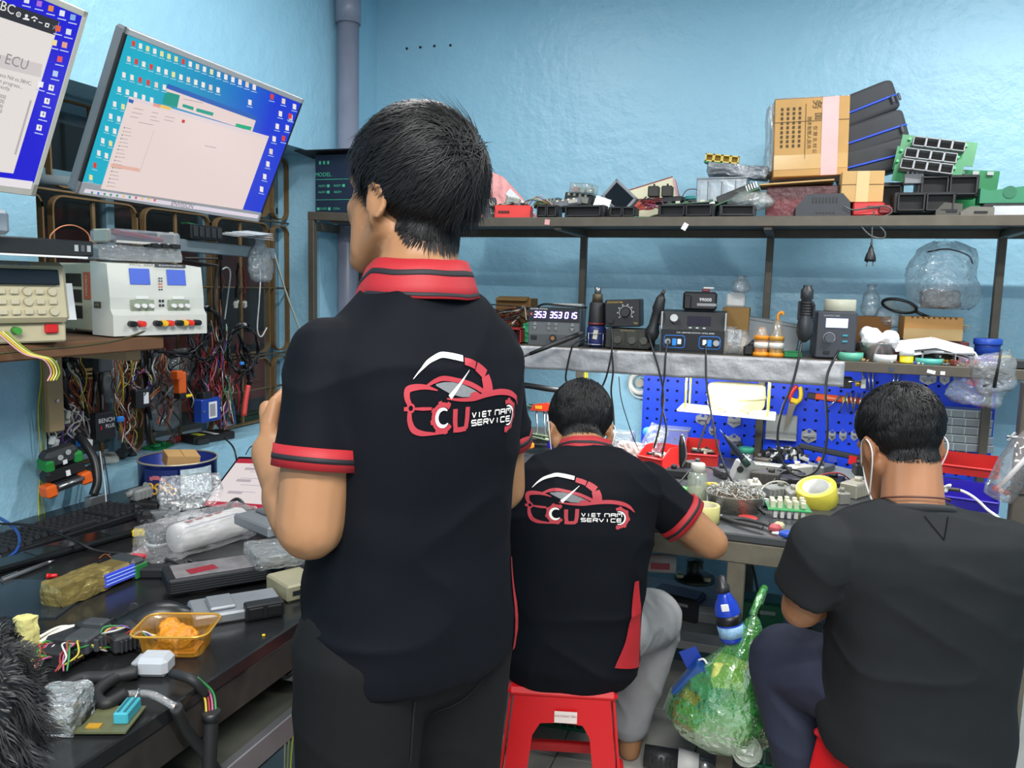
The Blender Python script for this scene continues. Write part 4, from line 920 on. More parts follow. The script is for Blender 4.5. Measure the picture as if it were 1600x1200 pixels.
for k in range(4): one('paper_sheet', 'loose paper sheet on the aluminium rail, %s of the pile' % ('bottom', 'second', 'third', 'top')[k], 'paper', MB().box((0, 0, 0), (.10, .24-.02*k, .0012), (.03*k, .1, .12*k)), PAPER if k < 3 else mat('d2d9ee', .8, var=.2, vs=40), p+V((0, .02*k-.02, .004+.006*k)), group='papers on the rail')
one('clear_bag', 'small clear plastic bag hanging from the rail end', 'bag', sack(.05, .14, .17, 3), film('cdd3d6', .4, .1, .7, 50), on('x', -1.93, 408, 440)+V((0, 0, 0)))
for k, (q0, q1) in enumerate((((355, 418), (357, 505)), ((402, 418), (408, 520)))):
    wire('wire_hook', 'white bent wire hook hanging in the window, %s one' % ('left', 'right')[k], 'hook', [on('x', -2.1, q0[0]-8, q0[1]+3), on('x', -2.1, *q0), on('x', -2.1, q0[0]+5, q0[1]+10), on('x', -2.1, (q0[0]+q1[0])/2, (q0[1]+q1[1])/2), on('x', -2.1, q1[0]-6, q1[1]-6), on('x', -2.1, q1[0], q1[1]+6), on('x', -2.1, q1[0]+9, q1[1]-8)][:7 if k else 5], .003, WHITE)
wire('thin_rod', 'thin pale rod leaning from the rail down to the jamb', 'rod', [on('x', -1.96, 428, 395), on('x', -1.97, 448, 460), on('x', -1.98, 472, 525)], .004, mat('b9bbae', .5))

# ============================================================ harness jungle hanging before the window
def harness(label, tops, bots, n, cols, x0=-2.02, r=.0022, spread=8, wob=6, plug=None, seed=0, name='wire_harness'):
    rs = random.Random(seed+11); p0 = on('x', x0, *tops[0]); t = thing(name, label, 'cable', p0)
    for k in range(n):
        u = k/max(1, n-1); a, b = tops[k % len(tops)], bots[k % len(bots)]; j = lambda s: rs.uniform(-s, s); P = []
        for v in np.linspace(0, 1, 6):
            w = sin(pi*v); P.append(on('x', x0+j(.035), a[0]+(b[0]-a[0])*v+j(spread*.4)+j(spread)*w, a[1]+(b[1]-a[1])*v+j(wob))-p0)
        MB().tube(bez(P, 4), r*rs.uniform(.8, 1.2), 5).build('wire', WIRES[cols[k % len(cols)]], t)
        if plug and k % plug[1] == 0: MB().box(P[-1], (.014, .016, .026), (j(.5), j(.5), j(3)), b=.002).build('plug', plug[0], t)
    return t
NVY = [0]
harness('thick dark sleeved cable bundle at the left of the window', [(88, 556), (100, 552), (112, 550)], [(92, 640), (104, 650), (100, 632)], 5, [0], r=.011, spread=5, plug=(mat('d8d4c4', .5), 1), seed=1)
harness('bundle of white wires and plugs above the green and black tool', [(100, 640), (112, 630), (124, 640)], [(84, 690), (118, 684), (140, 694), (100, 700)], 16, [4, 4, 4, 8], r=.0028, spread=12, plug=(mat('e2e2de', .5), 2), seed=2)
harness('pair of thick black cables left of the black bench box', [(150, 545), (158, 545)], [(147, 632), (160, 640)], 2, [0], r=.009, spread=2, seed=3)
harness('tan and olive wires fanning down behind the plank bracket', [(72, 548), (100, 545), (130, 548)], [(150, 660), (140, 680), (128, 640), (160, 690)], 11, [5, 4, 2, 0, 5], r=.0024, spread=9, seed=4)
harness('red and orange thin wires beside the black bench box', [(178, 556), (190, 560), (184, 620)], [(200, 700), (190, 690), (212, 705)], 13, [1, 9, 5, 4, 2], r=.002, spread=14, plug=(BLACK, 3), seed=5)
harness('pale loose wires with bare ends right of the bench box', [(200, 560), (215, 570), (190, 575)], [(196, 690), (214, 668), (208, 650), (200, 700)], 9, [4, 5, 4, 2], r=.0018, spread=18, seed=6)
harness('black cables dropping below the dual supply', [(222, 538), (232, 536), (240, 540)], [(232, 690), (236, 660), (230, 640)], 4, [0], r=.006, spread=4, seed=7)
harness('red and brown wire curtain ending at the blue module', [(310, 530), (330, 520), (345, 530), (322, 545)], [(322, 622), (340, 640), (332, 610)], 20, [1, 1, 5, 7, 0], r=.0022, spread=10, seed=8)
harness('pink and red wire strands sweeping down right of the blue module', [(352, 560), (362, 590), (346, 575)], [(338, 664), (348, 670), (358, 650)], 16, [1, 7, 4, 1, 5, 3], r=.0022, spread=8, seed=9)
harness('pair of black cables with plug near the niche jamb', [(372, 520), (380, 530)], [(390, 600), (398, 592)], 3, [0], r=.006, spread=3, plug=(BLACK, 2), seed=10)
harness('long brown wires hanging high beside the rail', [(338, 400), (346, 402)], [(340, 520), (346, 505)], 7, [5, 0, 9, 5], r=.0025, spread=3, seed=12)
harness('black drop cable with small plugs under the rail', [(372, 410), (380, 412)], [(368, 470), (382, 480)], 3, [0, 1, 0], r=.004, spread=2, plug=(mat('e0ddd0', .5), 1), seed=13)
harness('tangle of thin dark wires in the middle of the window', [(240, 560), (262, 556), (286, 560)], [(250, 660), (300, 640), (270, 690), (230, 640)], 14, [0, 0, 5, 4, 1], r=.0022, spread=22, seed=14)
harness('bundle of multicoloured wires at the far right of the window', [(330, 505), (352, 512), (340, 500)], [(368, 660), (352, 668), (344, 640)], 14, [3, 0, 4, 1, 6], r=.002, spread=10, seed=15)
for k, (cx, cy, rx, ry, n, c, lab) in enumerate(((278, 520, 48, 36, 5, 0, 'black cable coil drooping under the dual supply'), (322, 522, 26, 42, 5, 0, 'black cable coil hung at the right of the dual supply'), (380, 545, 24, 38, 5, 0, 'black cable coil hung beside the niche jamb'), (221, 598, 15, 18, 8, 4, 'pale multicoloured wire coil hung mid window'))):
    p0 = on('x', -1.99, cx, cy); t = thing('cable_coil', lab, 'cable', p0); rs = random.Random(k)
    for i in range(n):
        P = [on('x', -1.99+rs.uniform(-.03, .03), cx+(rx+rs.uniform(-5, 3))*cos(a), cy+(ry+rs.uniform(-6, 4))*sin(a))-p0 for a in np.linspace(rs.uniform(0, 1), 2*pi+.6, 22)]
        MB().tube(P, .0036 if c == 0 else .002, 6).build('loop', WIRES[c if c == 0 else (4, 8, 2, 6, 1)[i % 5]], t)
    MB().box(on('x', -1.99, cx, cy-ry)-p0, (.03, .016, .012), b=.003).build('tie', BLACK if c else LTGREY, t)
for k, c in enumerate(('b9b43a', '6a7a2c', '8a8a30')):
    wire('hanging_wire', 'thin %s wire hanging down the wall to the desk' % ('yellow', 'olive', 'mustard')[k], 'wire', [on('x', -1.98, 62+3*k, 545)] + [on('x', -1.975, 62+3*k+3*sin(j*2+k), 545+j*45) for j in range(1, 7)], .0018, mat(c, .5, var=0), group='wires down the wall')
wire('hanging_wire', 'long sagging olive wire from the plank to the dual supply', 'wire', [on('x', -1.6, *q) for q in ((0, 552), (60, 546), (130, 540), (190, 530), (240, 512))], .0025, mat('4d4a2c', .5, var=0))
harness('dark wiring loom in front of the lower window', [(120, 560), (200, 548), (255, 550), (300, 556)], [(135, 668), (185, 672), (262, 664), (310, 660)], 12, [0, 0, 5, 0], r=.004, spread=12, seed=21, x0=-2.06)
harness('dark wiring loom hanging behind the blue module', [(320, 500), (350, 520), (372, 540)], [(300, 655), (345, 655), (372, 640)], 10, [0, 0, 1, 0], r=.0038, spread=10, seed=22, x0=-2.06)
# modules hung among the wires
def module(name, label, px, py, w, h, d, m, x0=-1.98, lab=None, rot=0, cat='device'):
    p = on('x', x0, px, py); t = thing(name, label, cat, p, (0, 0, radians(90)+rot)); MB().box((0, 0, 0), (w, d, h), b=.004).build('case', m, t)
    if lab: MB().box((lab[0]*w, -d/2-.0005, lab[1]*h), (lab[2]*w, .002, lab[3]*h)).build('paper_label', lab[4], t)
    return t
t = module('blue_module', 'blue metal control module with a white barcode label', 324, 640, .10, .085, .04, mat('1d3f9c', .35), lab=(.05, 0, .42, .7, PAPER))
for k in range(5): MB().box((-.01+.006*k, -.0225, 0), (.002, .001, .045)).build('print_line', DKGREY, t)
for s in (-1, 1): MB().cyl((s*.044, -.021, 0), (s*.044, -.024, 0), .004, n=8).build('screw', STEEL, t)
MB().box((-.01, 0, .052), (.05, .03, .03), b=.003).build('plug', BLACK, t)
t = module('bench_box', 'black box lettered BENCH PLUS hanging in the window', 161, 665, .075, .085, .03, mat('15171b', .4))
text('BENCH', .019, WHITE, t, (.0, -.0155, .018)); text('PLUS', .016, WHITE, t, (.012, -.0155, -.001)); MB().box((-.022, -.0158, -.003), (.004, .001, .012)).build('red_dash', RED, t)
t = module('orange_connector', 'bright orange connector clipped on a black cable', 281, 598, .035, .075, .03, ORANGE)
MB().box((-.012, 0, .028), (.03, .032, .03), b=.003).build('latch', ORANGE, t); MB().box((.0, 0, -.045), (.03, .03, .02), b=.002).build('plug', BLACK, t)
module('grey_connector', 'grey round-topped connector hanging near the top of the window', 160, 566, .05, .06, .03, mat('3e4246', .6))
module('relay_box', 'black relay box with a white label beside the wire coil', 219, 622, .06, .06, .03, BLACK, lab=(.15, 0, .35, .6, PAPER))
module('blue_clip', 'tiny bright blue clip on the red wires', 187, 655, .028, .018, .018, mat('2a7fd0', .4)); module('blue_clip', 'tiny bright blue clip on the dark cables near the jamb', 378, 568, .02, .014, .014, mat('2a7fd0', .4)); module('blue_clip', 'small blue plug below the white wires', 125, 690, .02, .03, .02, mat('2a6fd0', .4))
module('yellow_band', 'yellow cable tie band below the orange connector', 292, 619, .05, .010, .02, YELLOW, rot=.1)
one('red_sleeve', 'red rubber sleeve on a black cable by the jamb', 'sleeve', MB().tube(bez([on('x', -1.98, 388, 602)-on('x', -1.98, 384, 625), V((0, 0, 0)), on('x', -1.98, 381, 650)-on('x', -1.98, 384, 625)], 5), .010, 10), mat('c8403c', .5), on('x', -1.98, 384, 625))
wire('grey_hook_strap', 'dark strap loop hanging from the aluminium rail', 'strap', [on('x', -2.0, *q) for q in ((344, 398), (338, 430), (336, 470), (340, 500))], .006, mat('3a3630', .7))
for k, (x, y, w, h) in enumerate(((250, 590, .16, .12), (285, 575, .12, .1), (258, 640, .14, .14), (180, 600, .10, .12))): one('clear_bag', 'crumpled clear bag among the hanging wires, %s' % ('upper middle', 'upper right', 'lower middle', 'by the bench box')[k], 'bag', sack(.06, w*1.1, h*1.2, 20+k), film('b8bfc2', .25, .1, .8, 40), on('x', -2.08, x, y)-V((0, 0, h/2)), group='clear bags behind the wires')
# stacked tools at the window's left corner
p = on('x', -1.93, 92, 712); t = thing('code_reader', 'black and green handheld reader hanging above the orange tool', 'tool', p, (radians(8), radians(-10), radians(80)))
MB().box((0, 0, 0), (.10, .05, .05), b=.012).build('body', mat('34373a', .5), t)
for s in (-1, 1): MB().box((s*.042, -.004, -.012), (.026, .052, .035), b=.006).build('grip', mat('1f8a3c', .5), t)
for q in ((-.012, .006), (.012, .014)): MB().cyl((q[0], -.0255, q[1]), (q[0], -.0285, q[1]), .008, n=12).build('button', LTGREY, t)
MB().box((0, -.026, -.012), (.012, .002, .012)).build('mark', PAPER, t)
p = on('x', -1.92, 98, 737); t = thing('battery_pack', 'black battery pack between the reader and the orange tool', 'battery', p, (0, radians(-8), radians(80))); MB().box((0, 0, 0), (.115, .05, .036), b=.010).build('case', mat('17181a', .4), t); MB().box((0, -.026, 0), (.012, .002, .016)).build('mark', PAPER, t)
p = on('x', -1.90, 104, 756); t = thing('orange_clamp', 'orange plastic clamp with a steel bar at the window corner', 'tool', p, (0, radians(-10), radians(80)))
for s in (-1, 1): MB().box((s*.052, 0, 0), (.032, .045, .036), b=.006).build('jaw', ORANGE, t)
MB().box((0, 0, .002), (.08, .035, .022), b=.003).build('bar', DKGREY, t); MB().cyl((-.035, -.02, .006), (.04, -.02, .006), .006, n=10).build('steel_pin', STEEL, t)
p = on('x', -1.9, 146, 780); t = thing('serial_cable', 'thick black serial cable with a metal plug hanging to the desk', 'cable', p)
MB().tube(bez([V((0, 0, .012)), on('x', -1.9, 152, 752)-p, on('x', -1.92, 148, 720)-p, on('x', -1.95, 135, 696)-p, on('x', -1.98, 122, 680)-p], 6), .0125, 10).build('sleeve', mat('1d1e1f', .4), t)
MB().box((0, .005, -.012), (.025, .055, .045), b=.003).build('plug', STEEL, t); MB().box((.013, .005, -.02), (.004, .034, .012), b=.002).build('socket', BLACK, t)
for s in (-1, 1): MB().cyl((.012, .005+s*.022, -.028), (.012, .005+s*.022, -.042), .003, n=8).build('thumbscrew', STEEL, t)
for k, (q, c) in enumerate((((156, 705), 'c8cfd0'), ((162, 712), '1d2a40'))):
    wire('thin_cable', 'thin %s cable with a small plug beside the serial cable' % ('white', 'dark')[k], 'cable', [on('x', -1.95, *q), on('x', -1.92, q[0]+4, 735), on('x', -1.9, q[0]+8, 762), on('x', -1.89, q[0]+10, 788)], .002, mat(c, .5, var=0))
# on the sill
SZ = NZ0+.0
def sill(px, py): return on('z', SZ, px, py)
one('green_board', 'small green circuit board propped on the window sill', 'circuit board', MB().box((0, 0, .006), (.07, .10, .003), (.1, .15, .2)).box((0, .02, .014), (.02, .02, .012)).box((.01, -.02, .014), (.015, .03, .01)), GREENPCB, sill(247, 700))
one('clamp_stand', 'small black and cream probe stand on the sill', 'tool', MB().cyl((0, 0, 0), (0, 0, .05), .012, n=10).cyl((0, 0, .05), (.01, .01, .09), .007, n=8).box((.02, .02, .07), (.012, .03, .012), (.3, .3, 0)), mat('8a8674', .5), sill(238, 690))
p = sill(342, 690); t = thing('diagnostic_box', 'flat black diagnostic box with yellow label on the sill', 'device', (p.x-.05, p.y, SZ), radians(75)); MB().box((0, 0, .016), (.18, .09, .03), b=.004).build('case', BLACK, t); MB().box((-.05, -.01, .032), (.03, .05, .001)).build('yellow_label', mat('c8d040', .5), t); MB().box((.0, -.01, .0322), (.02, .09, .001)).build('tape', PAPER, t); MB().box((-.06, -.052, .012), (.05, .02, .02), b=.003).build('plug', DKGREY, t)
for k, (x, y, w, c) in enumerate(((150, 738, .05, '4d4a46'), (135, 745, .06, '3b3b3a'), (190, 715, .07, '39393c'), (170, 722, .09, 'b9bcb4'), (205, 712, .05, '2a2c30'))): one('small_part', 'small %s part on the sill %s' % (('grey', 'dark', 'charcoal', 'pale', 'black')[k], ('beside the battery pack', 'under the battery pack', 'left of the cookie tin', 'behind the serial cable', 'next to the charcoal part')[k]), 'part', MB().box((0, 0, .014), (w*.6, w, .026), (0, 0, .3*k), b=.006), mat(c, .6), sill(x, y), group='small parts on the sill')
one('bulb_clip', 'small clear and red clip on the sill beside the green board', 'clip', MB().box((0, 0, .014), (.03, .045, .025), b=.008).box((.01, .04, .01), (.015, .02, .016), b=.004), mat('b04038', .4), sill(274, 692))
one('sill_board', 'green and black board at the far end of the sill', 'circuit board', MB().box((0, 0, .02), (.05, .16, .03), b=.003).box((.0, .02, .038), (.06, .16, .003)), mat('1d3326', .5), sill(410, 662)+V((-.08, 0, 0)))
wire('sill_cable', 'thin black cable arcing from the sill to the tablet', 'cable', [sill(350, 692)+V((0, 0, .02)), on('z', .86, 365, 700), on('z', .80, 372, 730), on('z', .78, 380, 748)], .003)
wire('sill_cable', 'thin black wire loop standing behind the tablet', 'cable', [on('z', .80, 384, 710), on('z', .84, 392, 698), on('z', .845, 405, 697), on('z', .80, 414, 710)], .002)
# ============================================================ things on the black desk
def desk(px, py, dz=0.): return on('z', DZ+dz, px, py)
def yawto(a, b): return atan2(b.y-a.y, b.x-a.x)
# keyboard with separate key caps, wrist rest in front
a, b = desk(-30, 872), desk(200, 800); ky = yawto(a, b); L_ = (b-a).length
kc = a.lerp(b, .5)+V((sin(ky), -cos(ky), 0))*.02
kb = thing('keyboard', 'black mechanical keyboard against the left wall', 'keyboard', (kc.x-.02, kc.y+.0, DZ), ky)
MB().box((0, 0, .010), (.455, .155, .02), b=.004).build('case', mat('17181a', .4), kb)
km = MB(); km.add([(-.008, -.008, 0), (.008, -.008, 0), (.008, .008, 0), (-.008, .008, 0), (-.006, -.006, .009), (.006, -.006, .009), (.006, .006, .009), (-.006, .006, .009)], [(4, 5, 6, 7), (0, 1, 5, 4), (1, 2, 6, 5), (2, 3, 7, 6), (3, 0, 4, 7)])
kmesh = km.mesh('key', mat('232427', .5))
for r in range(6):
    for c in range(21):
        if c in (15, 19) and r < 5 and c == 15: continue
        if r == 0 and 4 <= c <= 8: continue
        o = link('key', kmesh, kb); o.location = (-.205+.0205*c, -.058+.0215*r+(.006 if r == 5 else 0), .019)
MB().box((0, -.058, .025), (.112, .017, .011), b=.003).build('space_bar', mat('232427', .5), kb)
a, b = desk(0, 890), desk(185, 838)
t = thing('wrist_rest', 'long glossy black wrist rest in front of the keyboard', 'wrist rest', (a.lerp(b, .5)).to_tuple(), yawto(a, b))
MB().box((0, 0, .009), (.44, .075, .018), b=.006).build('pad', mat('111214', .18), t); MB().box((0, .036, .014), (.44, .004, .004)).build('light_strip', mat('6a5f90', .3), t)
for s in (-.03, .16): MB().box((s, -.002, .0185), (.10, .05, .002)).build('panel', mat('2c2d30', .12), t)
a, b = desk(0, 912), desk(88, 878); t = thing('metal_pen', 'dark metal pen lying beside the wrist rest', 'pen', a.lerp(b, .5)+V((0, 0, .006)), yawto(a, b)); MB().cyl((-.07, 0, 0), (.05, 0, 0), .005, n=10).build('barrel', MIDGREY, t); MB().cyl((.05, 0, 0), (.07, 0, 0), .005, .001, n=10).build('tip', STEEL, t); MB().box((-.05, 0, .006), (.04, .003, .002)).build('clip', STEEL, t)
p = desk(30, 935); one('glass_pad', 'dark glass pad lying on the desk near the left edge', 'pad', MB().box((0, 0, .0015), (.26, .20, .003)), mat('232a31', .08), p, radians(20))
p = desk(82, 903); t = thing('red_stopper', 'tiny red stopper lying on the desk', 'stopper', p+V((0, 0, .005)), .6); MB().cyl((-.008, 0, 0), (.010, 0, 0), .005, .004, n=12).build('barrel', RED, t); MB().cyl((-.011, 0, 0), (-.007, 0, 0), .0062, n=12).build('rim', RED, t)
wire('blue_cable', 'bright blue cable curling in from the left edge', 'cable', [on('z', DZ+h, *q) for q, h in (((-20, 800), .05), ((14, 818), .04), ((30, 838), .03), ((24, 862), .02), ((-10, 884), .004))], .004, mat('27509c', .4))
wire('keyboard_cable', 'black cable running over the keyboard to the bag', 'cable', [on('z', DZ+h, *q) for q, h in (((-10, 818), .05), ((40, 820), .05), ((75, 828), .04), ((120, 846), .03), ((150, 860), .012), ((205, 866), .006))], .0035)
# tape-wrapped programmer
a, b = desk(90, 945), desk(205, 898); t = thing('programmer', 'programmer wrapped in gold tape with blue side and green end', 'tool', a.lerp(b, .5), yawto(a, b))
T_ = lumpy(.135, .062, .045, .004, 40, 4); T_.build('taped_grip', mat('8a7a48', .28, .35, var=.3, vs=40, bump=.5, bs=60), t).location = (-.045, 0, 0)
MB().box((.028, 0, .023), (.09, .066, .04), b=.008).build('body', mat('7a6c42', .35, .3, var=.2, vs=30), t)
MB().box((.035, -.034, .024), (.085, .003, .03), b=.001).build('blue_side', mat('3f4fd0', .35), t)
for k in range(3): MB().box((.035, -.036, .032-.008*k), (.08, .001, .0015)).build('print_line', mat('a8c8f0', .4), t)
MB().box((.085, 0, .024), (.038, .074, .048), b=.008).build('end_cap', mat('33373a', .5), t); MB().box((.09, -.036, .018), (.036, .006, .034), b=.003).build('green_grip', mat('1d6a34', .5), t)
T_ = None
# bag with white roll
a, b = desk(225, 880), desk(385, 832); t = thing('paper_roll_bag', 'white paper roll in a clear plastic bag with red print', 'bag', a.lerp(b, .5), yawto(a, b))
MB().lathe([(.0, -.10), (.034, -.098), (.037, -.085), (.037, .095), (.034, .105), (.0, .107)], n=20, T=M.Translation((.03, 0, .038)) @ M.Rotation(radians(90), 4, 'Y')).build('paper_roll', mat('e8e6e4', .8), t)
T_ = lumpy(.30, .095, .078, .006, 26, 6); T_.build('film', film('e6e6e8', .22, .1, .6, 45), t)
MB().tube(bez([(-.14, 0, .03), (-.17, .01, .02), (-.19, 0, .012)], 4), [.02, .016, .013, .012, .012, .013, .014, .016, .02], 10).build('twisted_end', film('d9d4d6', .4, .1, .7, 60), t)
MB().box((-.165, .0, .022), (.03, .03, .012), (0, .2, .2), b=.004).build('red_band', mat('c03a44', .4), t)
for k in range(4): MB().box((-.03+.03*k, -.008+.002*k, .0765), (.02, .012-.002*(k % 2), .001), (radians(-12), 0, .1)).build('red_print', mat('c86a72', .5), t)
MB().box((.02, -.03, .07), (.16, .0016, .001), (radians(-40), 0, .03)).build('blue_line', mat('6a70a8', .5), t)
# ECU boxes at the right end
def ecu(label, a, b, w, h, m, z=0., name='control_unit', bev=.004):
    A, B = desk(*a), desk(*b); t = thing(name, label, 'control unit', A.lerp(B, .5)+V((0, 0, z)), yawto(A, B)); L = (B-A).length
    MB().box((0, 0, h/2), (L, w, h), b=bev).build('case', m, t); return t, L
t, L = ecu('black finned control unit with red and silver sticker', (258, 930), (412, 905), .10, .034, BLACK, .014)
for k in range(5): MB().box((0, -.0505, .006+.0055*k), (L-.01, .0025, .002)).build('fin', DKGREY, t)
MB().box((-.005, 0, .0345), (L*.8, .085, .0015), b=.0005).build('sticker', mat('8e8a8c', .25, .3, var=.3, vs=25), t); MB().box((-.03, -.012, .0358), (.06, .03, .0008), (0, 0, .2)).build('red_print', mat('8a2430', .4), t)
MB().box((L/2+.002, 0, .017), (.006, .094, .03), b=.002).build('end_plate', mat('141a26', .4), t); MB().box((L/2+.008, .02, .017), (.010, .03, .011), b=.002).build('serial_port', STEEL, t); MB().box((L/2+.006, -.02, .014), (.003, .03, .004)).build('card_slot', BLACK, t); MB().cyl((L/2+.004, -.04, .010), (L/2+.008, -.04, .010), .004, n=8).build('screw', STEEL, t)
t, L = ecu('grey metal control unit with two black sockets beside the mouse', (298, 968), (436, 945), .10, .022, ALU, 0)
MB().box((.045, -.052, .018), (.075, .03, .032), b=.003).build('socket_block', BLACK, t)
for k in range(2): MB().box((.027+.036*k, -.0675, .018), (.029, .004, .022), b=.002).build('socket', mat('08080a', .6), t)
MB().box((-.03, .0, .026), (.05, .07, .008), b=.003).build('raised_lid', ALU, t)
for s in (-1, 1): MB().box((s*L*.47, .03, .012), (.016, .03, .006), b=.002).build('tab', STEEL, t)
t, L = ecu('beige metal box with slots at the desk end', (432, 932), (486, 918), .10, .036, mat('a39c80', .5, .2), 0); MB().box((.0, -.0505, .018), (L*.7, .002, .010)).build('slot', BLACK, t); MB().cyl((-.01, -.05, .012), (-.01, -.056, .012), .004, n=10).build('jack', STEEL, t)
t = thing('wrapped_unit', 'control unit in crinkled clear wrap under the grey unit', 'package', desk(448, 898)+V((0, 0, .038)), radians(50)); lumpy(.17, .12, .034, .003, 50, 9).build('film_wrap', film('c9cccc', .4, .1, .7, 80), t); MB().box((0, 0, .017), (.15, .10, .024), b=.003).build('unit', mat('8a8d8e', .4, .5), t)
t, L = ecu('large grey finned control unit on top of the wrapped unit', (392, 878), (492, 852), .16, .026, mat('83878b', .45, .4), .076)
MB().box((.01, .01, .030), (L*.6, .10, .010), b=.004).build('cover', mat('6d7174', .45, .4), t); MB().box((.02, .0, .0358), (.05, .05, .001)).build('label', mat('b9b4c2', .5), t)
for k in range(5): MB().box((-L/2+.02+.03*k, -.082, .012), (.01, .008, .018), b=.002).build('lug', mat('83878b', .45, .4), t)
t, L = ecu('dark flat unit half hidden under the black finned unit', (350, 905), (430, 885), .10, .02, DKGREY, 0)
# mouse
p = desk(240, 972); t = thing('computer_mouse', 'black computer mouse beside the food tray', 'mouse', p, radians(38))
mm = MB(); nu, nv = 18, 8; vs = []
for i in range(nu+1):
    u = i/nu; x = -.06+.12*u; w = .031*(sin(pi*min(1, max(.02, u*.98+.01))))**.4; hh = .036*sin(pi*(u*.8+.12))**.8*(1-.25*u)
    for j in range(nv+1): v = -1+2*j/nv; vs.append((x, w*v, .001+hh*max(0, 1-abs(v)**3)))
mm.add(vs, [(i*(nv+1)+j, (i+1)*(nv+1)+j, (i+1)*(nv+1)+j+1, i*(nv+1)+j+1) for i in range(nu) for j in range(nv)], smooth=True); mm.build('shell', mat('141517', .35), t)
MB().cyl((.03, -.003, .026), (.03, .003, .026), .008, n=12).build('scroll_wheel', DKGREY, t); MB().tube(bez([(.06, 0, .012), (.09, .02, .004), (.13, -.01, .003), (.19, .03, .003)], 5), .0018, 6).build('cord', BLACK, t)
t.rotation_euler = (0, 0, radians(215)); t.scale = (1.15, 1.15, 1.25)
# food tray
p = desk(277, 1016); t = thing('food_tray', 'gold ribbed plastic tray with a piece of fried food', 'tray', p, radians(22))
def rr(w, d, r, z, n=5, wav=0.):
    out = []
    for k, (cx, cy, a0) in enumerate(((w/2-r, d/2-r, 0), (-w/2+r, d/2-r, 90), (-w/2+r, -d/2+r, 180), (w/2-r, -d/2+r, 270))):
        for i in range(n): a = radians(a0+90*i/(n-1)); out.append((cx+r*cos(a), cy+r*sin(a), z))
    res = []; m = len(out)
    for i in range(m):
        A, B = V(out[i]), V(out[(i+1) % m]); s = 16 if (B-A).length > .03 else 1
        for k in range(s):
            q = A.lerp(B, k/s); f = 1-wav*(len(res) % 2); res.append((q.x*f, q.y*f, z))
    return res
rings = [rr(.098, .066, .014, .002), rr(.104, .072, .015, .004, wav=.05), rr(.118, .086, .017, .044, wav=.05), rr(.122, .090, .018, .047), rr(.136, .104, .022, .048), rr(.137, .105, .022, .045)]
n = len(rings[0]); tm_ = MB(); tm_.add([q for r in rings for q in r], [(i*n+j, i*n+(j+1) % n, (i+1)*n+(j+1) % n, (i+1)*n+j) for i in range(len(rings)-1) for j in range(n)]+[tuple(range(n))])
tm_.build('tray', mat('c08a2c', .12, .15, var=.08, alpha=.42, spec=.8), t)
MB().tube([V(q) for q in rings[4]]+[V(rings[4][0])], .0022, 6).build('rim', mat('c8983c', .15, .3), t)
fd = MB(); fd.sph((0, 0, .026), (.036, .026, .022)); fd.sph((-.015, .008, .042), (.02, .016, .016)); fd.sph((.02, -.004, .03), (.022, .018, .016)); fm = remeshed(fd, .003, 2, 'fried_piece'); displace(fm, lambda c, n: .004*noise.noise(c*90)+.002*noise.noise(c*220)); fm.materials.append(mat('d8821c', .35, var=.35, vs=60, bump=.4, bs=200)); link('fried_piece', fm, t)
MB().box((0, 0, .006), (.08, .05, .003), b=.001).build('sauce', mat('c8741c', .2, var=.2), t)
# tablet in its sleeve, leaning
t = thing('tablet', 'black tablet with a red and white form leaning on its clear cover', 'tablet', (-1.44, 1.90, .8415), M.Rotation(radians(-18.2), 4, 'Z') @ M.Rotation(radians(-51.1), 4, 'X') @ M.Rotation(radians(-9.8), 4, 'Y'))
tw, thh = .305, .207
MB().box((0, .006, 0), (tw, .010, thh), b=.004).build('body', mat('16181c', .3), t); MB().box((0, .013, 0), (tw+.012, .008, thh+.012), b=.004).build('case', mat('1d2c52', .4), t)
MB().box((0, .0005, 0), (tw-.028, .0015, thh-.028)).build('screen', scr('e8dcdc'), t)
for k, z in ((0, (thh-.028)/2-.008), (1, -(thh-.028)/2+.007)): MB().box((0, -.0008, z), (tw-.028, .001, .017)).build('red_bar', scr('b8243c'), t)
for k in range(3): MB().box((-.05, -.0008, .052-.045*k), (.06, .001, .010), b=.0004).build('form_field', scr('b9aeb4'), t)
for k in range(5): MB().box((-.02+.01*(k % 2), -.0008, .066-.025*k), (.10-.02*(k % 2), .001, .0016)).build('form_line', scr('b9aeb4'), t)
one('clear_pouch', 'crumpled clear pouch behind the tablet', 'pouch', lumpy(.04, .16, .10, .008, 16, 12), film('c3c8ca', .3, .12, .7, 40), desk(312, 806)+V((-.03, .0, .012)), (0, radians(-20), radians(-50)))
wire('tablet_cable', 'thick black cable arching from the tablet across the desk', 'cable', [on('z', DZ+h, *q) for q, h in (((368, 802), .02), ((358, 790), .06), ((372, 780), .08), ((388, 800), .05), ((398, 822), .01), ((425, 828), .006))], .005)
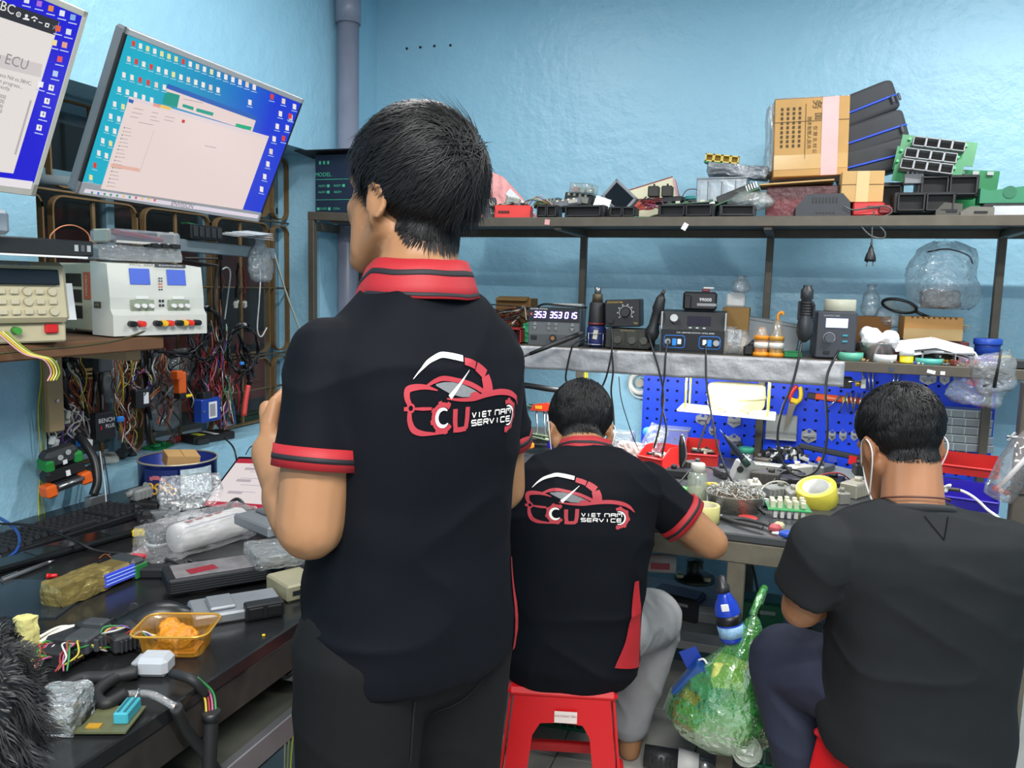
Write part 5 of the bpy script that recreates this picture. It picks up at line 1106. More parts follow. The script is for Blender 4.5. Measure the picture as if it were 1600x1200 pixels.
# cookie tin with open box inside
p = desk(280, 768); tin = thing('cookie_tin', 'open blue butter cookie tin with printed biscuits', 'tin', (p.x-.02, p.y+.02, DZ)); R_t, H_t = .118, .098
TB = mat('22317c', .3, .3, var=.06)
MB().lathe([(R_t, .0), (R_t, H_t), (R_t+.003, H_t+.002), (R_t+.003, H_t+.008), (R_t-.001, H_t+.008), (R_t-.001, .004), (0, .004)], n=48).build('body', TB, tin)
MB().lathe([(R_t-.0015, H_t+.0085), (R_t+.0035, H_t+.0085), (R_t+.0035, H_t+.004), (R_t-.0015, H_t+.004), (R_t-.0015, H_t+.0085)], n=48).build('rim', mat('c9bfa6', .3, .5), tin)
cd = (V((0, 0, 0))-tin.location); ca = atan2(cd.y, cd.x)
def tinpatch(a0, a1, z0, z1, m, name, off=.0008):
    k = 10; mb = MB(); mb.add([((R_t+off)*cos(a), (R_t+off)*sin(a), z) for a in np.linspace(a0, a1, k+1) for z in (z0, z1)], [(2*i, 2*i+2, 2*i+3, 2*i+1) for i in range(k)], smooth=True); return mb.build(name, m, tin)
tinpatch(ca+.05, ca+.95, .008, .09, mat('b9cbe0', .35, var=.3, vs=60), 'winter_picture'); tinpatch(ca-.95, ca-.02, .008, .09, mat('1c2a66', .35), 'label_panel')
for k in range(7):
    a = ca-.86+.12*k; c = V(((R_t+.001)*cos(a), (R_t+.001)*sin(a), .024+.012*(k % 2))); nn = V((cos(a), sin(a), 0)); MB().tube([c+frame(nn) @ V((.010*cos(b), 0, .010*sin(b))) for b in np.linspace(0, 2*pi, 12)], .0035, 6).build('printed_cookie', mat('d8a22c', .4), tin)
for k in range(5): a = ca-.7+.09*k; MB().box(((R_t+.0012)*cos(a), (R_t+.0012)*sin(a), .062+.004*sin(k)), (.003, .010, .012), (0, 0, a)).build('printed_letter', mat('c8707c', .4), tin)
t = thing('cardboard_box', 'small brown cardboard box sitting in the cookie tin', 'box', tin.location+V((.0, .01, .078)), (radians(8), radians(6), radians(55))); MB().box((0, 0, .022), (.10, .07, .04), b=.001).build('carton', CARD, t); MB().box((0, 0, .0425), (.002, .07, .0005)).build('flap_seam', mat('7d6038', .8), t)
# heap between keyboard and bag: black plastic parts
HEAP = [(215, 808, .05, 'black rounded plug'), (232, 800, .06, 'black ribbed connector'), (255, 798, .05, 'black bent connector'), (205, 800, .04, 'matte black clip'), (245, 815, .06, 'grey hinged bracket'), (268, 812, .05, 'grey lever connector'), (228, 828, .07, 'dark wedge-shaped housing'), (290, 838, .07, 'black angular cover'), (262, 826, .05, 'small grey socket'), (222, 780, .07, 'flat grey lid'), (250, 786, .05, 'black camera-like part'), (280, 800, .04, 'black knob')]
for k, (x, y, s, nm) in enumerate(HEAP):
    p = desk(x, y); rs = random.Random(k); mb = MB(); r0 = rs.uniform(0, 3)
    c = mat(('1c1d1f', '222326', '2a2b2d', '1b1b1c', '6f7376', '808487', '1d1e20', '1a1b1c', '8b8f92', '7d8080', '151617', '1c1d1e')[k], .45)
    t = thing('plastic_part', nm + ' in the heap before the cookie tin', 'part', p+V((0, 0, .0)), r0, group='heap of plastic parts on the desk')
    mb.box((0, 0, s*.28), (s, s*.6, s*.5), (rs.uniform(-.1, .1), rs.uniform(-.1, .1), 0), b=s*.08); mb.build('shell', c, t)
    MB().box((s*.3, 0, s*.55), (s*.4, s*.3, s*.25), (.2, .3, .4), b=s*.05).build('latch', c, t); MB().cyl((-s*.3, 0, s*.4), (-s*.7, s*.1, s*.3), s*.16, s*.13, n=10).build('spigot', c, t)
    for j in range(3): MB().box((-.2*s+.2*s*j, -s*.31, s*.25), (s*.1, s*.05, s*.3)).build('rib', c, t)
p = desk(248, 850); t = thing('rubber_bellows', 'black rubber bellows on a white ring', 'part', p, .3); MB().lathe([(.03, 0), (.03, .006), (.024, .008)], n=20).build('ring', WHITE, t); MB().lathe([(.026, .006), (.026, .012), (.021, .015), (.024, .02), (.019, .024), (.021, .03), (.015, .036), (.012, .05), (0, .05)], n=20).build('bellows', mat('151516', .5), t)
p = desk(303, 850); t = thing('housing_cover', 'boxy black plastic cover beside the bellows', 'part', p, radians(25)); MB().box((0, 0, .025), (.09, .06, .05), b=.008).build('cover', BLACK, t); MB().box((0, -.031, .02), (.05, .004, .02), b=.002).build('recess', DKGREY, t)
p = desk(218, 838); t = thing('yellow_clip', 'small yellow and black clip under the bellows', 'clip', p, .5); MB().box((0, 0, .010), (.035, .02, .02), b=.004).build('jaw', YELLOW, t); MB().box((.02, 0, .012), (.02, .016, .018), b=.003).build('grip', BLACK, t)
for k in range(4):
    q = [(155, 872), (170, 866), (178, 880), (190, 870)][k]; wire('scrap_wire', 'short %s wire scrap on the desk %s' % (('copper', 'white', 'brown', 'cream')[k], ('near the red cap', 'by the clips', 'beside the programmer', 'under the bag tip')[k]), 'wire', [desk(q[0], q[1], .003), desk(q[0]+10, q[1]-6+4*k, .003), desk(q[0]+22, q[1]+2, .003)], .0014, mat(('9a5a34', 'c8c8c0', '6a4030', 'd0c8b0')[k], .5, var=0), group='wire scraps')
one('paper_sheet', 'white paper peeking out before the cookie tin', 'paper', MB().box((0, 0, .001), (.14, .10, .0012)), PAPER, desk(285, 806), .8)
harness_d = [((335, 880), (300, 900)), ((250, 905), (320, 885)), ((285, 910), (260, 880))]
for k, (u, v) in enumerate(harness_d):
    A, B = desk(*u), desk(*v); wire('desk_cable', 'black cable snaking between the bag and control units, %s' % ('far one', 'middle one', 'near one')[k], 'cable', [A+V((0, 0, .004)), A.lerp(B, .3)+V((.03, 0, .02)), A.lerp(B, .7)+V((-.03, .02, .012)), B+V((0, 0, .004))], .004, group='cables under the bag')
A = desk(235, 905); t = thing('black_adapter', 'small black adapter with plug behind the programmer', 'adapter', desk(238, 900), .4); MB().box((0, 0, .012), (.06, .04, .024), b=.004).build('body', BLACK, t); MB().box((.035, 0, .012), (.02, .03, .016), b=.002).build('plug', DKGREY, t)
one('copper_strip', 'thin orange copper strip on the desk behind the black unit', 'strip', MB().box((0, 0, .002), (.09, .012, .002), (0, -.1, 0)), mat('b8682c', .35, .5), desk(325, 892), .9)
# near end: connectors with wires
def bundle(t, A, B, n, cols, r=.0017, spread=.012, lift=.015, seed=0):
    rs = random.Random(seed); A, B = V(A), V(B)
    for k in range(n):
        j = lambda: V((rs.uniform(-spread, spread), rs.uniform(-spread, spread), rs.uniform(0, spread*.6)))
        MB().tube(bez([A+j()*.5, A.lerp(B, .35)+j()+V((0, 0, lift)), A.lerp(B, .7)+j()+V((0, 0, lift*.7)), B+j()], 5), r, 5).build('wire', WIRES[cols[k % len(cols)]], t)
CON = [((85, 1030), (150, 1005), 'long flat black connector lying left in the pile'), ((118, 1040), (160, 1010), 'wedge-shaped black connector shell in the middle of the pile'), ((170, 1022), (215, 1008), 'black multi-pin connector block at the right of the pile'), ((78, 1050), (110, 1030), 'small black connector at the left end of the pile')]
for k, (u, v, lab) in enumerate(CON):
    A, B = desk(*u), desk(*v); t = thing('ecu_connector', lab, 'connector', A.lerp(B, .5)+V((0, 0, .004+.012*(k == 1))), yawto(A, B)); L = (B-A).length; m_ = mat(('222426', '35383b', '2a2c2e', '1d1e20')[k], .55)
    MB().box((0, 0, .017), (L, .055-.01*(k % 2), .03), b=.004).build('shell', m_, t); MB().box((L*.3, 0, .035), (L*.35, .04, .012), b=.003).build('lever', m_, t)
    for j in range(5): MB().box((-L*.3+L*.15*j, -.03, .016), (L*.07, .008, .022), b=.001).build('rib', m_, t)
    bundle(t, (-L*.45, 0, .018), (-L*.45-.06, -.03+.01*k, .004), 7, [1, 2, 3, 4, 5, 7], seed=k)
    bundle(t, (0, -.02, .02), (.05, -.06, .006), 5, [3, 1, 4, 8, 2], seed=k+9)
t = thing('stripped_wires', 'white stripped cable strands lying before the mouse', 'wire', desk(75, 995)); c = t.location
for k in range(5):
    u, v = [((62, 1000), (150, 978)), ((62, 1003), (160, 976)), ((90, 998), (178, 982)), ((60, 996), (130, 982)), ((70, 1008), (120, 996))][k]; MB().tube(bez([desk(*u, .004+.003*k)-c, (desk(*u)+desk(*v))/2-c+V((0, 0, .012)), desk(*v, .005)-c], 5), .0028, 6).build('wire', mat('dcd6c8', .6, var=.05), t)
p = desk(243, 1052); t = thing('grey_connector', 'pale grey connector with a black cable over the desk edge', 'connector', p, radians(20))
MB().box((0, 0, .018), (.055, .045, .034), b=.008).build('shell', mat('a9adb2', .5), t); MB().box((-.028, 0, .016), (.012, .036, .024), b=.003).build('collar', mat('8c9094', .5), t)
E_ = [desk(268, 1052, .022), desk(300, 1062, .02), on('x', DX1+.012, 322, 1085), on('x', DX1+.03, 330, 1120), on('x', DX1+.03, 328, 1165), on('x', DX1+.03, 326, 1230)]
t2 = thing('draped_cable', 'black braided cable hanging over the desk edge with coloured wires', 'cable', E_[0]); c = t2.location
MB().tube([q-c for q in bez(E_[:3], 6)], .008, 10).build('sleeve', mat('1a1b1c', .6), t2); MB().tube([q-c for q in bez(E_[3:], 6)], .012, 10).build('sleeve', mat('1a1b1c', .6), t2)
for k in range(4): MB().tube([q-c+V((.003*k-.004, .004*(k-1.5), .002)) for q in bez([E_[1], E_[2]+V((.004, 0, 0)), E_[3]], 6)], .0022, 5).build('wire', WIRES[(2, 1, 7, 3)[k]], t2)
MB().cyl(E_[3]-c+V((0, 0, -.004)), E_[3]-c+V((0, 0, .010)), .015, n=12).build('tie', BLACK, t2)
E_ = [desk(190, 1085, .01), desk(235, 1085, .018), desk(275, 1105, .01), on('x', DX1+.014, 290, 1140), on('x', DX1+.02, 318, 1175), on('x', DX1+.03, 345, 1215)]
t2 = thing('taped_cable', 'black taped cable with clear section crossing the desk edge', 'cable', E_[0]); c = t2.location
MB().tube([q-c for q in bez(E_[:3], 6)], .006, 10).build('clear_sleeve', film('b8bcbe', .6, .15, .4, 60), t2); MB().tube([q-c for q in bez(E_[2:], 6)], .0095, 10).build('taped_sleeve', mat('17181a', .6), t2); MB().tube([q-c for q in bez(E_[:3], 6)], .003, 6).build('core', mat('8a5a3c', .5), t2)
for k, (pts, r, lab) in enumerate(((((215, 1045), (175, 1062), (150, 1085), (165, 1100), (195, 1085)), .010, 'thick black cable loop behind the small board'), (((100, 1075), (130, 1060), (170, 1058), (215, 1050)), .011, 'fat black sleeve lying under the connectors'), (((120, 1062), (115, 1085), (130, 1098), (150, 1090)), .002, 'thin black wire loop on the near desk end'))):
    wire('desk_cable', lab, 'cable', [desk(*q, r+.003) for q in pts], r, mat('161718', .6), 8)
wire('teal_wire', 'thin teal wire end by the furry cover', 'wire', [desk(60, 1085, .005), desk(78, 1075, .01), desk(95, 1070, .006)], .0018, mat('5a9aa8', .5, var=0))
p = desk(158, 1130); t = thing('adapter_board', 'olive circuit board with a teal chip socket', 'circuit board', p, radians(22))
MB().box((0, 0, .006), (.105, .075, .003)).build('board', mat('55583c', .45, var=.2, vs=60), t); MB().box((.036, .008, .016), (.022, .05, .018), b=.002).build('chip_socket', mat('3c9aa8', .45), t)
for k in range(2): MB().box((.031+.010*k, .008, .0255), (.004, .042, .001)).build('pin_slot', mat('1f5f6a', .5), t)
MB().cyl((.036, .036, .02), (.036, .052, .028), .002, n=6).build('socket_lever', STEEL, t); MB().box((-.028, .008, .014), (.02, .055, .012), b=.002).build('chip', BLACK, t); MB().box((-.048, .0, .014), (.010, .065, .012), b=.002).build('pin_header', mat('8a8468', .5), t); MB().box((0, -.022, .008), (.02, .012, .003)).build('gold_pad', mat('c8962c', .4, .4), t)
t = thing('bubble_wrap', 'crumpled clear bubble wrap by the furry cover', 'package', desk(85, 1135), .4); lumpy(.09, .07, .05, .006, 40, 15).build('film', film('c8cccc', .5, .12, .8, 90), t); MB().box((0, 0, .015), (.05, .03, .02), b=.005).build('content', mat('b0b0aa', .5), t)
one('foam_block', 'pale yellow foam block behind the furry cover', 'foam', lumpy(.03, .03, .055, .003, 50, 17), mat('c8c07a', .8, var=.1), desk(42, 1010))
one('yellow_crumb', 'tiny yellow crumb on the desk right of the tray', 'crumb', MB().box((0, 0, .002), (.006, .004, .004), (0, 0, .5), b=.001), YELLOW, desk(412, 994))
# furry cover close to the camera, lower left
c = at(-62, 1135, .62); t = thing('furry_cover', 'fluffy black furry cover at the lower left corner', 'fur cover', c)
FUR = mat('131415', .55, var=.35, vs=20); mb = MB(); mb.sph((0, 0, 0), (.052, .06, .085)); core = mb.build('core', FUR, t)
mb = MB(); rs = random.Random(3)
for k in range(7000):
    d = V((rs.gauss(0, 1), rs.gauss(0, 1), rs.gauss(0, 1))).normalized(); b = V((d.x*.05, d.y*.058, d.z*.083)); q = d*5; fl = V((noise.noise(q), noise.noise(q+V((7, 0, 0))), -.6+noise.noise(q+V((0, 7, 0))))); e1 = b+d*.007+fl*.006; e2 = b+d*.011+fl*.016; sd = d.cross(fl).normalized()*rs.uniform(.0004, .0008)
    mb.add([b-sd, b+sd, e1+sd*.8, e1-sd*.8, e2], [(0, 1, 2, 3), (3, 2, 4)], smooth=True)
mb.build('fur', FUR, t)
MB().cyl((0, 0, -.40), (0, 0, -.06), .012, n=10).build('handle', BLACK, t)
# below the desk
p = on('z', .572, 392, 1075); t = thing('snack_tin', 'round dark tin with golden biscuits print on the under-desk shelf', 'tin', p+V((-.05, .05, 0))); MB().lathe([(.0, .0), (.085, 0), (.085, .06), (.08, .065), (0, .065)], n=32).build('body', mat('2c2a3c', .4), t)
for k in range(5): a = -1.2+.28*k; MB().tube([V((.086*cos(a), .086*sin(a), .03))+frame(V((cos(a), sin(a), 0))) @ V((.012*cos(b), 0, .014*sin(b))) for b in np.linspace(0, 2*pi, 10)], .004, 5).build('printed_biscuit', mat('c89a48', .5), t)
wire('coiled_cable', 'black coiled cable hanging under the desk apron', 'cable', [on('x', -.93, 445+14*cos(a*1.0), 1035+22*sin(a)) for a in np.linspace(0, 14, 40)], .006, seg=2)
for k in range(3): wire('floor_wire', 'thin %s wire hanging beside the desk leg' % ('yellow', 'pale green', 'white')[k], 'wire', [on('y', 1.5+.02*k, 468-4*k, 1030), on('y', 1.5, 466, 1070+8*k), on('y', 1.5, 474-8*k, 1110), on('y', 1.5, 458-6*k, 1150), on('y', 1.5, 452-4*k, 1230)], .002, mat(('d0cc40', 'a8b868', 'b9b4a0')[k], .5, var=0), group='wires beside the desk')
# ============================================================ top shelf
PXM = lambda y: y/1250*1.0
def sh(px, Y, z=TZ): q = on('y', Y, px, 340); return V((q.x, Y, z))
def W_(px0, px1, Y): return abs(on('y', Y, px1, 340).x-on('y', Y, px0, 340).x)
def Hh(px, py0, py1, Y): return abs(on('y', Y, px, py0).z-on('y', Y, px, py1).z)
def hollow(t, w, h, d, c, m, name='socket', dark=None, wall=.004):
    """open box frame facing -y: rim walls and a dark recessed back"""
    x, y, z = c; o = MB()
    o.box((x-w/2+wall/2, y, z), (wall, d, h)).box((x+w/2-wall/2, y, z), (wall, d, h)).box((x, y, z+h/2-wall/2), (w, d, wall)).box((x, y, z-h/2+wall/2), (w, d, wall))
    r = o.build(name, m, t); MB().box((x, y+d*.35, z), (w-wall*2, d*.2, h-wall*2)).build('recess', dark or mat('0c0c0d', .7), r); return r
# printed carton at the left end
t = thing('carton', 'dark blue carton printed MODEL at the left end of the shelf', 'box', (-1.865, 3.10, TZ+.022), 0)
MB().box((0, 0, .125), (.20, .14, .25), b=.002).build('carton', mat('12233c', .6), t); MB().box((-.03, -.02, .253), (.28, .20, .004), (radians(-4), 0, 0)).build('open_flap', mat('15171c', .6), t)
GP = mat('46b08c', .6)
text('MODEL', .024, GP, t, (-.06, -.0712, .165))
for z in (.145, .06): MB().box((0, -.0712, z), (.19, .001, .002)).build('print_line', GP, t)
for k, (s_, x, z) in enumerate((('A620+', -.065, .118), ('A620+', .01, .118), ('A620++', -.062, .092), ('B620+', .012, .092), ('OVER', -.06, .022), ('CERA', .005, .022))): text(s_, .014, GP, t, (x, -.0712, z))
for x, z in ((-.035, .118), (.04, .118), (-.035, .092), (-.085, .022), (-.03, .022)): MB().box((x, -.0711, z), (.012, .001, .012)).build('tick_box', GP, t)
for k in range(3): MB().box((-.075+.02*k, -.0712, .215), (.010, .001, .014)).build('icon', GP, t)
# pink bag with label
t = thing('pink_bag', 'pink plastic parcel bag with a white label behind the head', 'bag', sh(795, 3.3)+V((-.03, 0, 0)))
bag = MB(); poly = [(-.16, 0), (-.155, .17), (-.05, .222), (.02, .195), (.16, .035), (.14, 0)]; vs = []; fs = []
nx, nz = 26, 16
for i in range(nx+1):
    x = -.16+.32*i/nx; top = float(np.interp(x, [-.16, -.13, -.06, .0, .1, .16], [.17, .20, .225, .20, .10, .03]))
    for j in range(nz+1):
        z = top*j/nz; th_ = .05*(1-(j/nz)**1.5)+.004; w_ = noise.noise(V((x*26, z*26, 1)))*.012+noise.noise(V((x*60, z*60, 4)))*.005; vs += [(x, -th_+w_, z)]
k_ = nz+1; m0 = len(vs); vs += [(x, -y*.6, z) for x, y, z in vs]
fs = [(i*k_+j, (i+1)*k_+j, (i+1)*k_+j+1, i*k_+j+1) for i in range(nx) for j in range(nz)]; fs += [tuple(m0+q for q in f[::-1]) for f in fs]
bag.add(vs, fs, smooth=True); bag.build('bag', mat('e49a98', .4, var=.08, vs=20, bump=.4, bs=60, alpha=.9), t)
MB().box((.09, -.03, .085), (.15, .003, .03), (radians(-8), radians(42), 0)).build('paper_label', mat('dfe3e8', .7, var=.12, vs=90), t)
# red tray
t = thing('red_box', 'small red plastic box with a slot on the shelf edge', 'box', sh(803, 3.07), radians(12))
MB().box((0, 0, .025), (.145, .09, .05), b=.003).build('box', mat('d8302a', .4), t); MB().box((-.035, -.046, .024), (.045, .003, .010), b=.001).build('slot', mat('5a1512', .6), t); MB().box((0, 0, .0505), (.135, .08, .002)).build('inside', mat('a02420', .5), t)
# control unit parts, grouped junk
def ecubox(label, px, Y, w, h, d, rot=0., z=TZ, m=None, n=2, tilt=0., name='control_unit'):
    t = thing(name, label, 'control unit', sh(px, Y, z), (tilt, 0, rot)); m = m or mat('1c1d1f', .5)
    MB().box((0, .01, h/2), (w, d, h), b=.003).build('case', m, t); ww = w*.92/n
    for k in range(n): hollow(t, ww*.94, h*.8, .02, (-w*.46+ww*(k+.5), -d/2-.004, h/2), m)
    return t
ecubox('black twin-socket unit right of the red box', 858, 3.06, .085, .05, .09, .1, n=2)
ecubox('long black unit below the tilted screen', 917, 3.06, .16, .048, .09, -.05, n=1, m=mat('26282a', .5))
ecubox('short black unit at the foot of the tilted screen', 975, 3.06, .10, .042, .08, .05, n=2, m=mat('18191b', .5))
ecubox('flat black twin-socket unit under the green board', 1075, 3.08, .21, .05, .10, -.06, n=2, m=mat('222426', .45))
ecubox('black vented unit near the cardboard carton', 1152, 3.06, .13, .045, .09, .05, n=1, m=mat('1f2226', .45))
for k, (px, Y, z, w, h, r, c, lab) in enumerate(((768, 3.15, 0, .06, .09, .3, '3a3d42', 'dark grey ribbed plug by the pink bag'), (785, 3.1, .052, .10, .012, .2, '2f3330', 'thin dark board on the red box'), (812, 3.2, .0, .06, .075, -.2, '2b2d30', 'charcoal relay behind the red box'), (845, 3.13, .052, .05, .02, .5, '4a5a34', 'olive capacitor cluster beside the red box'), (865, 3.2, .04, .09, .05, -.4, '3c5560', 'blue-grey plate leaning in the pile'), (887, 3.14, .05, .11, .03, .25, '5b5f66', 'slanted grey cover on the twin-socket unit'), (905, 3.2, .06, .12, .05, -.1, '26282b', 'dark module under the clear module'), (935, 3.16, .05, .05, .035, .5, '303236', 'small dark block by the white card'), (800, 3.12, .06, .06, .03, .4, '8d9490', 'pale ribbon connector on the dark board'))):
    t = thing('junk_part', lab, 'part', sh(px, Y, TZ+z), (rnd(-.15, .15), rnd(-.2, .2), r), group='loose parts piled on the top shelf'); m_ = mat(c, .5, var=.12); MB().box((0, 0, h/2), (w, .06, h), b=.004).build('body', m_, t); MB().box((w*.2, -.032, h*.5), (w*.35, .006, h*.5), b=.001).build('terminal', mat('8c8c84', .4, .3), t)
    for j in range(4): MB().box((-w*.35+w*.2*j, -.031, h*.85), (w*.08, .004, h*.2)).build('pin', mat('b0aa94', .4, .4), t)
t = thing('clear_module', 'clear plastic relay module on the parts pile', 'module', sh(910, 3.18, TZ+.105), (0, .1, -.15)); MB().box((0, 0, .022), (.10, .07, .04), b=.004).build('shell', film('c9d2cc', .4), t)
for k in range(3): MB().box((-.03+.03*k, 0, .018), (.018, .04, .022), b=.002).build('relay', mat(('b86a50', '8aa08c', '9a9a90')[k], .5), t)
for k in range(4): wire('thin_wire', 'thin %s wire curling over the red box pile' % ('black', 'yellow', 'red', 'white')[k], 'wire', [sh(812+6*k, 3.1, TZ+.05), sh(825+6*k, 3.08, TZ+.075+.006*k), sh(845+4*k, 3.09, TZ+.07), sh(862, 3.1, TZ+.055)], .0016, WIRES[(0, 2, 1, 4)[k]], group='wires on the parts pile')
# tilted small screen
t = thing('small_screen', 'small grey-framed screen standing on its corner', 'screen', sh(966, 3.10, TZ+.083), (radians(-12), radians(40), radians(-18)))
MB().box((0, .012, 0), (.125, .022, .09), b=.004).build('case', mat('6b6e72', .45), t); MB().box((0, -.0005, 0), (.10, .003, .068)).build('glass', mat('16191d', .1), t)
for s in (-1, 1): MB().box((s*.056, -.001, 0), (.012, .006, .09), b=.002).build('bezel', mat('7d8084', .45), t); MB().box((0, -.001, s*.040), (.125, .006, .010), b=.002).build('bezel', mat('7d8084', .45), t)
one('white_card', 'blank white card stuck in the parts pile', 'card', MB().box((0, 0, .03), (.06, .002, .045), (radians(-20), .3, .2)), PAPER, sh(940, 3.07, TZ+.03))
# cream booklet with red print
t = thing('printed_box', 'cream box with red print leaning behind the parts', 'box', sh(1025, 3.3, TZ+.03), (radians(-8), radians(-16), 0)); MB().box((0, 0, .065), (.20, .04, .13), b=.002).build('carton', mat('d8d2b4', .6), t); MB().box((0, -.0205, .131), (.20, .002, .004)).build('red_edge', mat('8a3038', .5), t)
MB().sph((-.05, -.021, .06), (.028, .002, .024)).build('red_print', mat('b84830', .5), t); MB().box((-.085, -.0205, .085), (.03, .002, .05)).build('grey_print', mat('6d6d70', .5), t); MB().box((.103, .0, .06), (.006, .05, .12)).build('pink_side', mat('d898a8', .5), t)
for k in range(2):
    t = thing('relay', 'black cube relay on the black tray, %s one' % ('left', 'right')[k], 'relay', sh(1020+21*k, 3.14, TZ+.085)); MB().box((0, 0, .022), (.042, .04, .042), b=.004).build('cube', mat('2f2e28', .5), t); MB().cyl((0, 0, .042), (0, 0, .052), .004, n=8).build('stud', mat('2f2e28', .5), t)
t = thing('black_tray', 'long black bracket carrying the two relays', 'bracket', sh(1035, 3.14, TZ+.06), (0, radians(-4), 0)); MB().box((0, 0, .012), (.15, .06, .022), b=.004).build('bar', BLACK, t); MB().tube(bez([(.07, 0, .015), (.10, 0, .0), (.11, 0, -.02)], 4), .01, 8).build('hook', BLACK, t)
t = thing('red_wire_tangle', 'tangle of thin red wires on the parts pile', 'wire', sh(1015, 3.07, TZ+.05)); rs = random.Random(2)
for k in range(9): MB().tube(bez([(rs.uniform(-.05, .05), rs.uniform(-.02, .02), rs.uniform(-.02, .03)) for _ in range(5)], 5), .0016, 5).build('wire', WIRES[(1, 1, 7, 0)[k % 4]], t)
one('green_mat', 'thin green plastic sheet on the shelf edge', 'sheet', MB().sph((0, 0, .002), (.085, .05, .003)), mat('2f8f5c', .5), sh(1000, 3.06))
t = thing('flat_board', 'long flat green circuit board with parts', 'circuit board', sh(1080, 3.12, TZ+.055), (0, radians(-3), .05)); MB().box((0, 0, .002), (.20, .10, .003)).build('board', mat('4d6a52', .5), t)
for k in range(6): MB().box((-.08+.03*k, -.03+.01*(k % 3), .008), (.016, .014, .012)).build('component', mat(('2a2b2d', 'c8c4b0', '3a5a44')[k % 3], .5), t)
# organiser, yellow connector on foil pack
t = thing('organiser_box', 'clear divided organiser box on the top shelf', 'box', sh(1127, 3.2, TZ+.06)); MB().box((0, 0, .048), (.185, .12, .09), b=.004).build('shell', film('c3ccd4', .55, .2, .1, 20), t)
for k in range(3): MB().box((-.05+.05*k, -.01, .045), (.003, .10, .08)).build('divider', mat('9aa2aa', .5, alpha=.7), t)
MB().box((0, 0, .095), (.19, .125, .006), b=.002).build('lid', film('cfd6dc', .6, .2, .1, 20), t)
t = thing('foil_pack', 'grey antistatic pack lying on the organiser box', 'package', sh(1148, 3.2, TZ+.158), (0, radians(6), 0)); lumpy(.22, .11, .045, .006, 30, 31).build('pack', mat('8b8f94', .3, .5, bump=.5, bs=50), t)
t = thing('yellow_connector', 'yellow four-cell connector on the antistatic pack', 'connector', sh(1123, 3.18, TZ+.205), (0, radians(7), 0)); MB().box((0, 0, .006), (.13, .05, .004)).build('board', GREENPCB, t)
for k in range(4): hollow(t, .030, .028, .03, (-.047+.031*k, -.01, .023), mat('d8c060', .5), 'cell', mat('a88a38', .6))
wire('dark_wire', 'thin dark wire hoop beside the organiser box', 'wire', [sh(1063, 3.2, TZ+.09), sh(1072, 3.2, TZ+.12), sh(1088, 3.2, TZ+.12), sh(1090, 3.2, TZ+.10), sh(1075, 3.2, TZ+.06)], .0018, mat('58303a', .5))
t = thing('teal_coil', 'small teal coil before the organiser box', 'coil', sh(1078, 3.12, TZ+.062)); MB().tube([(.018*cos(a), .012*sin(a), .012+.001*a) for a in np.linspace(0, 12, 40)], .004, 6).build('winding', mat('3a8a8c', .5), t); MB().cyl((0, 0, 0), (0, 0, .012), .014, n=12).build('core', BLACK, t)
t = thing('pin_unit', 'open control unit board with white pins, tilted on the pile', 'control unit', sh(1145, 3.08, TZ+.055), (radians(-10), radians(-22), 0)); MB().box((0, 0, .004), (.20, .09, .004)).build('board', mat('3f6a4a', .5), t); MB().box((.02, -.01, .022), (.14, .05, .03), b=.003).build('socket', mat('2b2c2a', .5), t)
for k in range(5): MB().box((.06+.009*k, -.036, .022), (.004, .004, .022)).build('pin', WHITE, t)
MB().box((-.07, -.03, .014), (.02, .02, .018), b=.002).build('plug', WHITE, t)
for k, (px, z, w) in enumerate(((1165, .04, .16), (1190, .03, .10))): one('clear_bag', 'crumpled clear bag of parts on the shelf, %s' % ('left of the carton', 'under the carton flap')[k], 'bag', sack(w, .09, .06, 40+k), film('c5cbc8', .38, .1, .7, 50), sh(px, 3.06, TZ+z), (0, -.2, 0))
# large taped carton with cases behind
t = thing('carton', 'large brown taped carton with printed characters', 'box', sh(1256, 3.2, TZ+.125), (0, radians(-2), radians(6))); t.location.z = 1.845
MB().box((0, 0, .135), (.25, .20, .27), b=.002).build('carton', mat('b58a4c', .55, var=.06), t)
MB().box((.062, -.1012, .135), (.055, .001, .268)).build('pink_tape', mat('dcb0ae', .25, alpha=.85), t); MB().box((0, -.1008, .19), (.25, .001, .002)).build('flap_seam', mat('6d4f28', .7), t); MB().box((0, -.1006, .05), (.248, .001, .05)).build('clear_tape', mat('c09a60', .15), t)
MB().box((-.02, -.101, .155), (.0015, .001, .19)).build('print_line', mat('4a3a20', .7), t)
INK = mat('4a3a20', .7)
for k, (s_, x, z, sz) in enumerate((('务', .015, .245, .034), ('国', .02, .205, .026), ('仅', .012, .165, .016), ('限', .012, .145, .016), ('北', .012, .125, .016), ('材', .012, .105, .016), ('公', .012, .085, .016))): text(s_, sz, INK, t, (x, -.1012, z), (0, radians(90), 0))
for c in range(4):
    for r in range(9): MB().box((-.10+.02*c, -.1011, .235-.016*r), (.008, .001, .010)).build('print_mark', INK, t)
text('技术有限人民共', .016, INK, t, (-.008, -.1012, .15), (0, radians(90), 0))
lumpy(.02, .19, .24, .008, 22, 45).build('clear_wrap', film('c8d2d8', .35, .1, .5, 30), t).location = (-.134, 0, .015)
MB().box((0, 0, .272), (.25, .20, .003), (0, radians(1), 0)).build('top_film', film('d8dde0', .4), t)
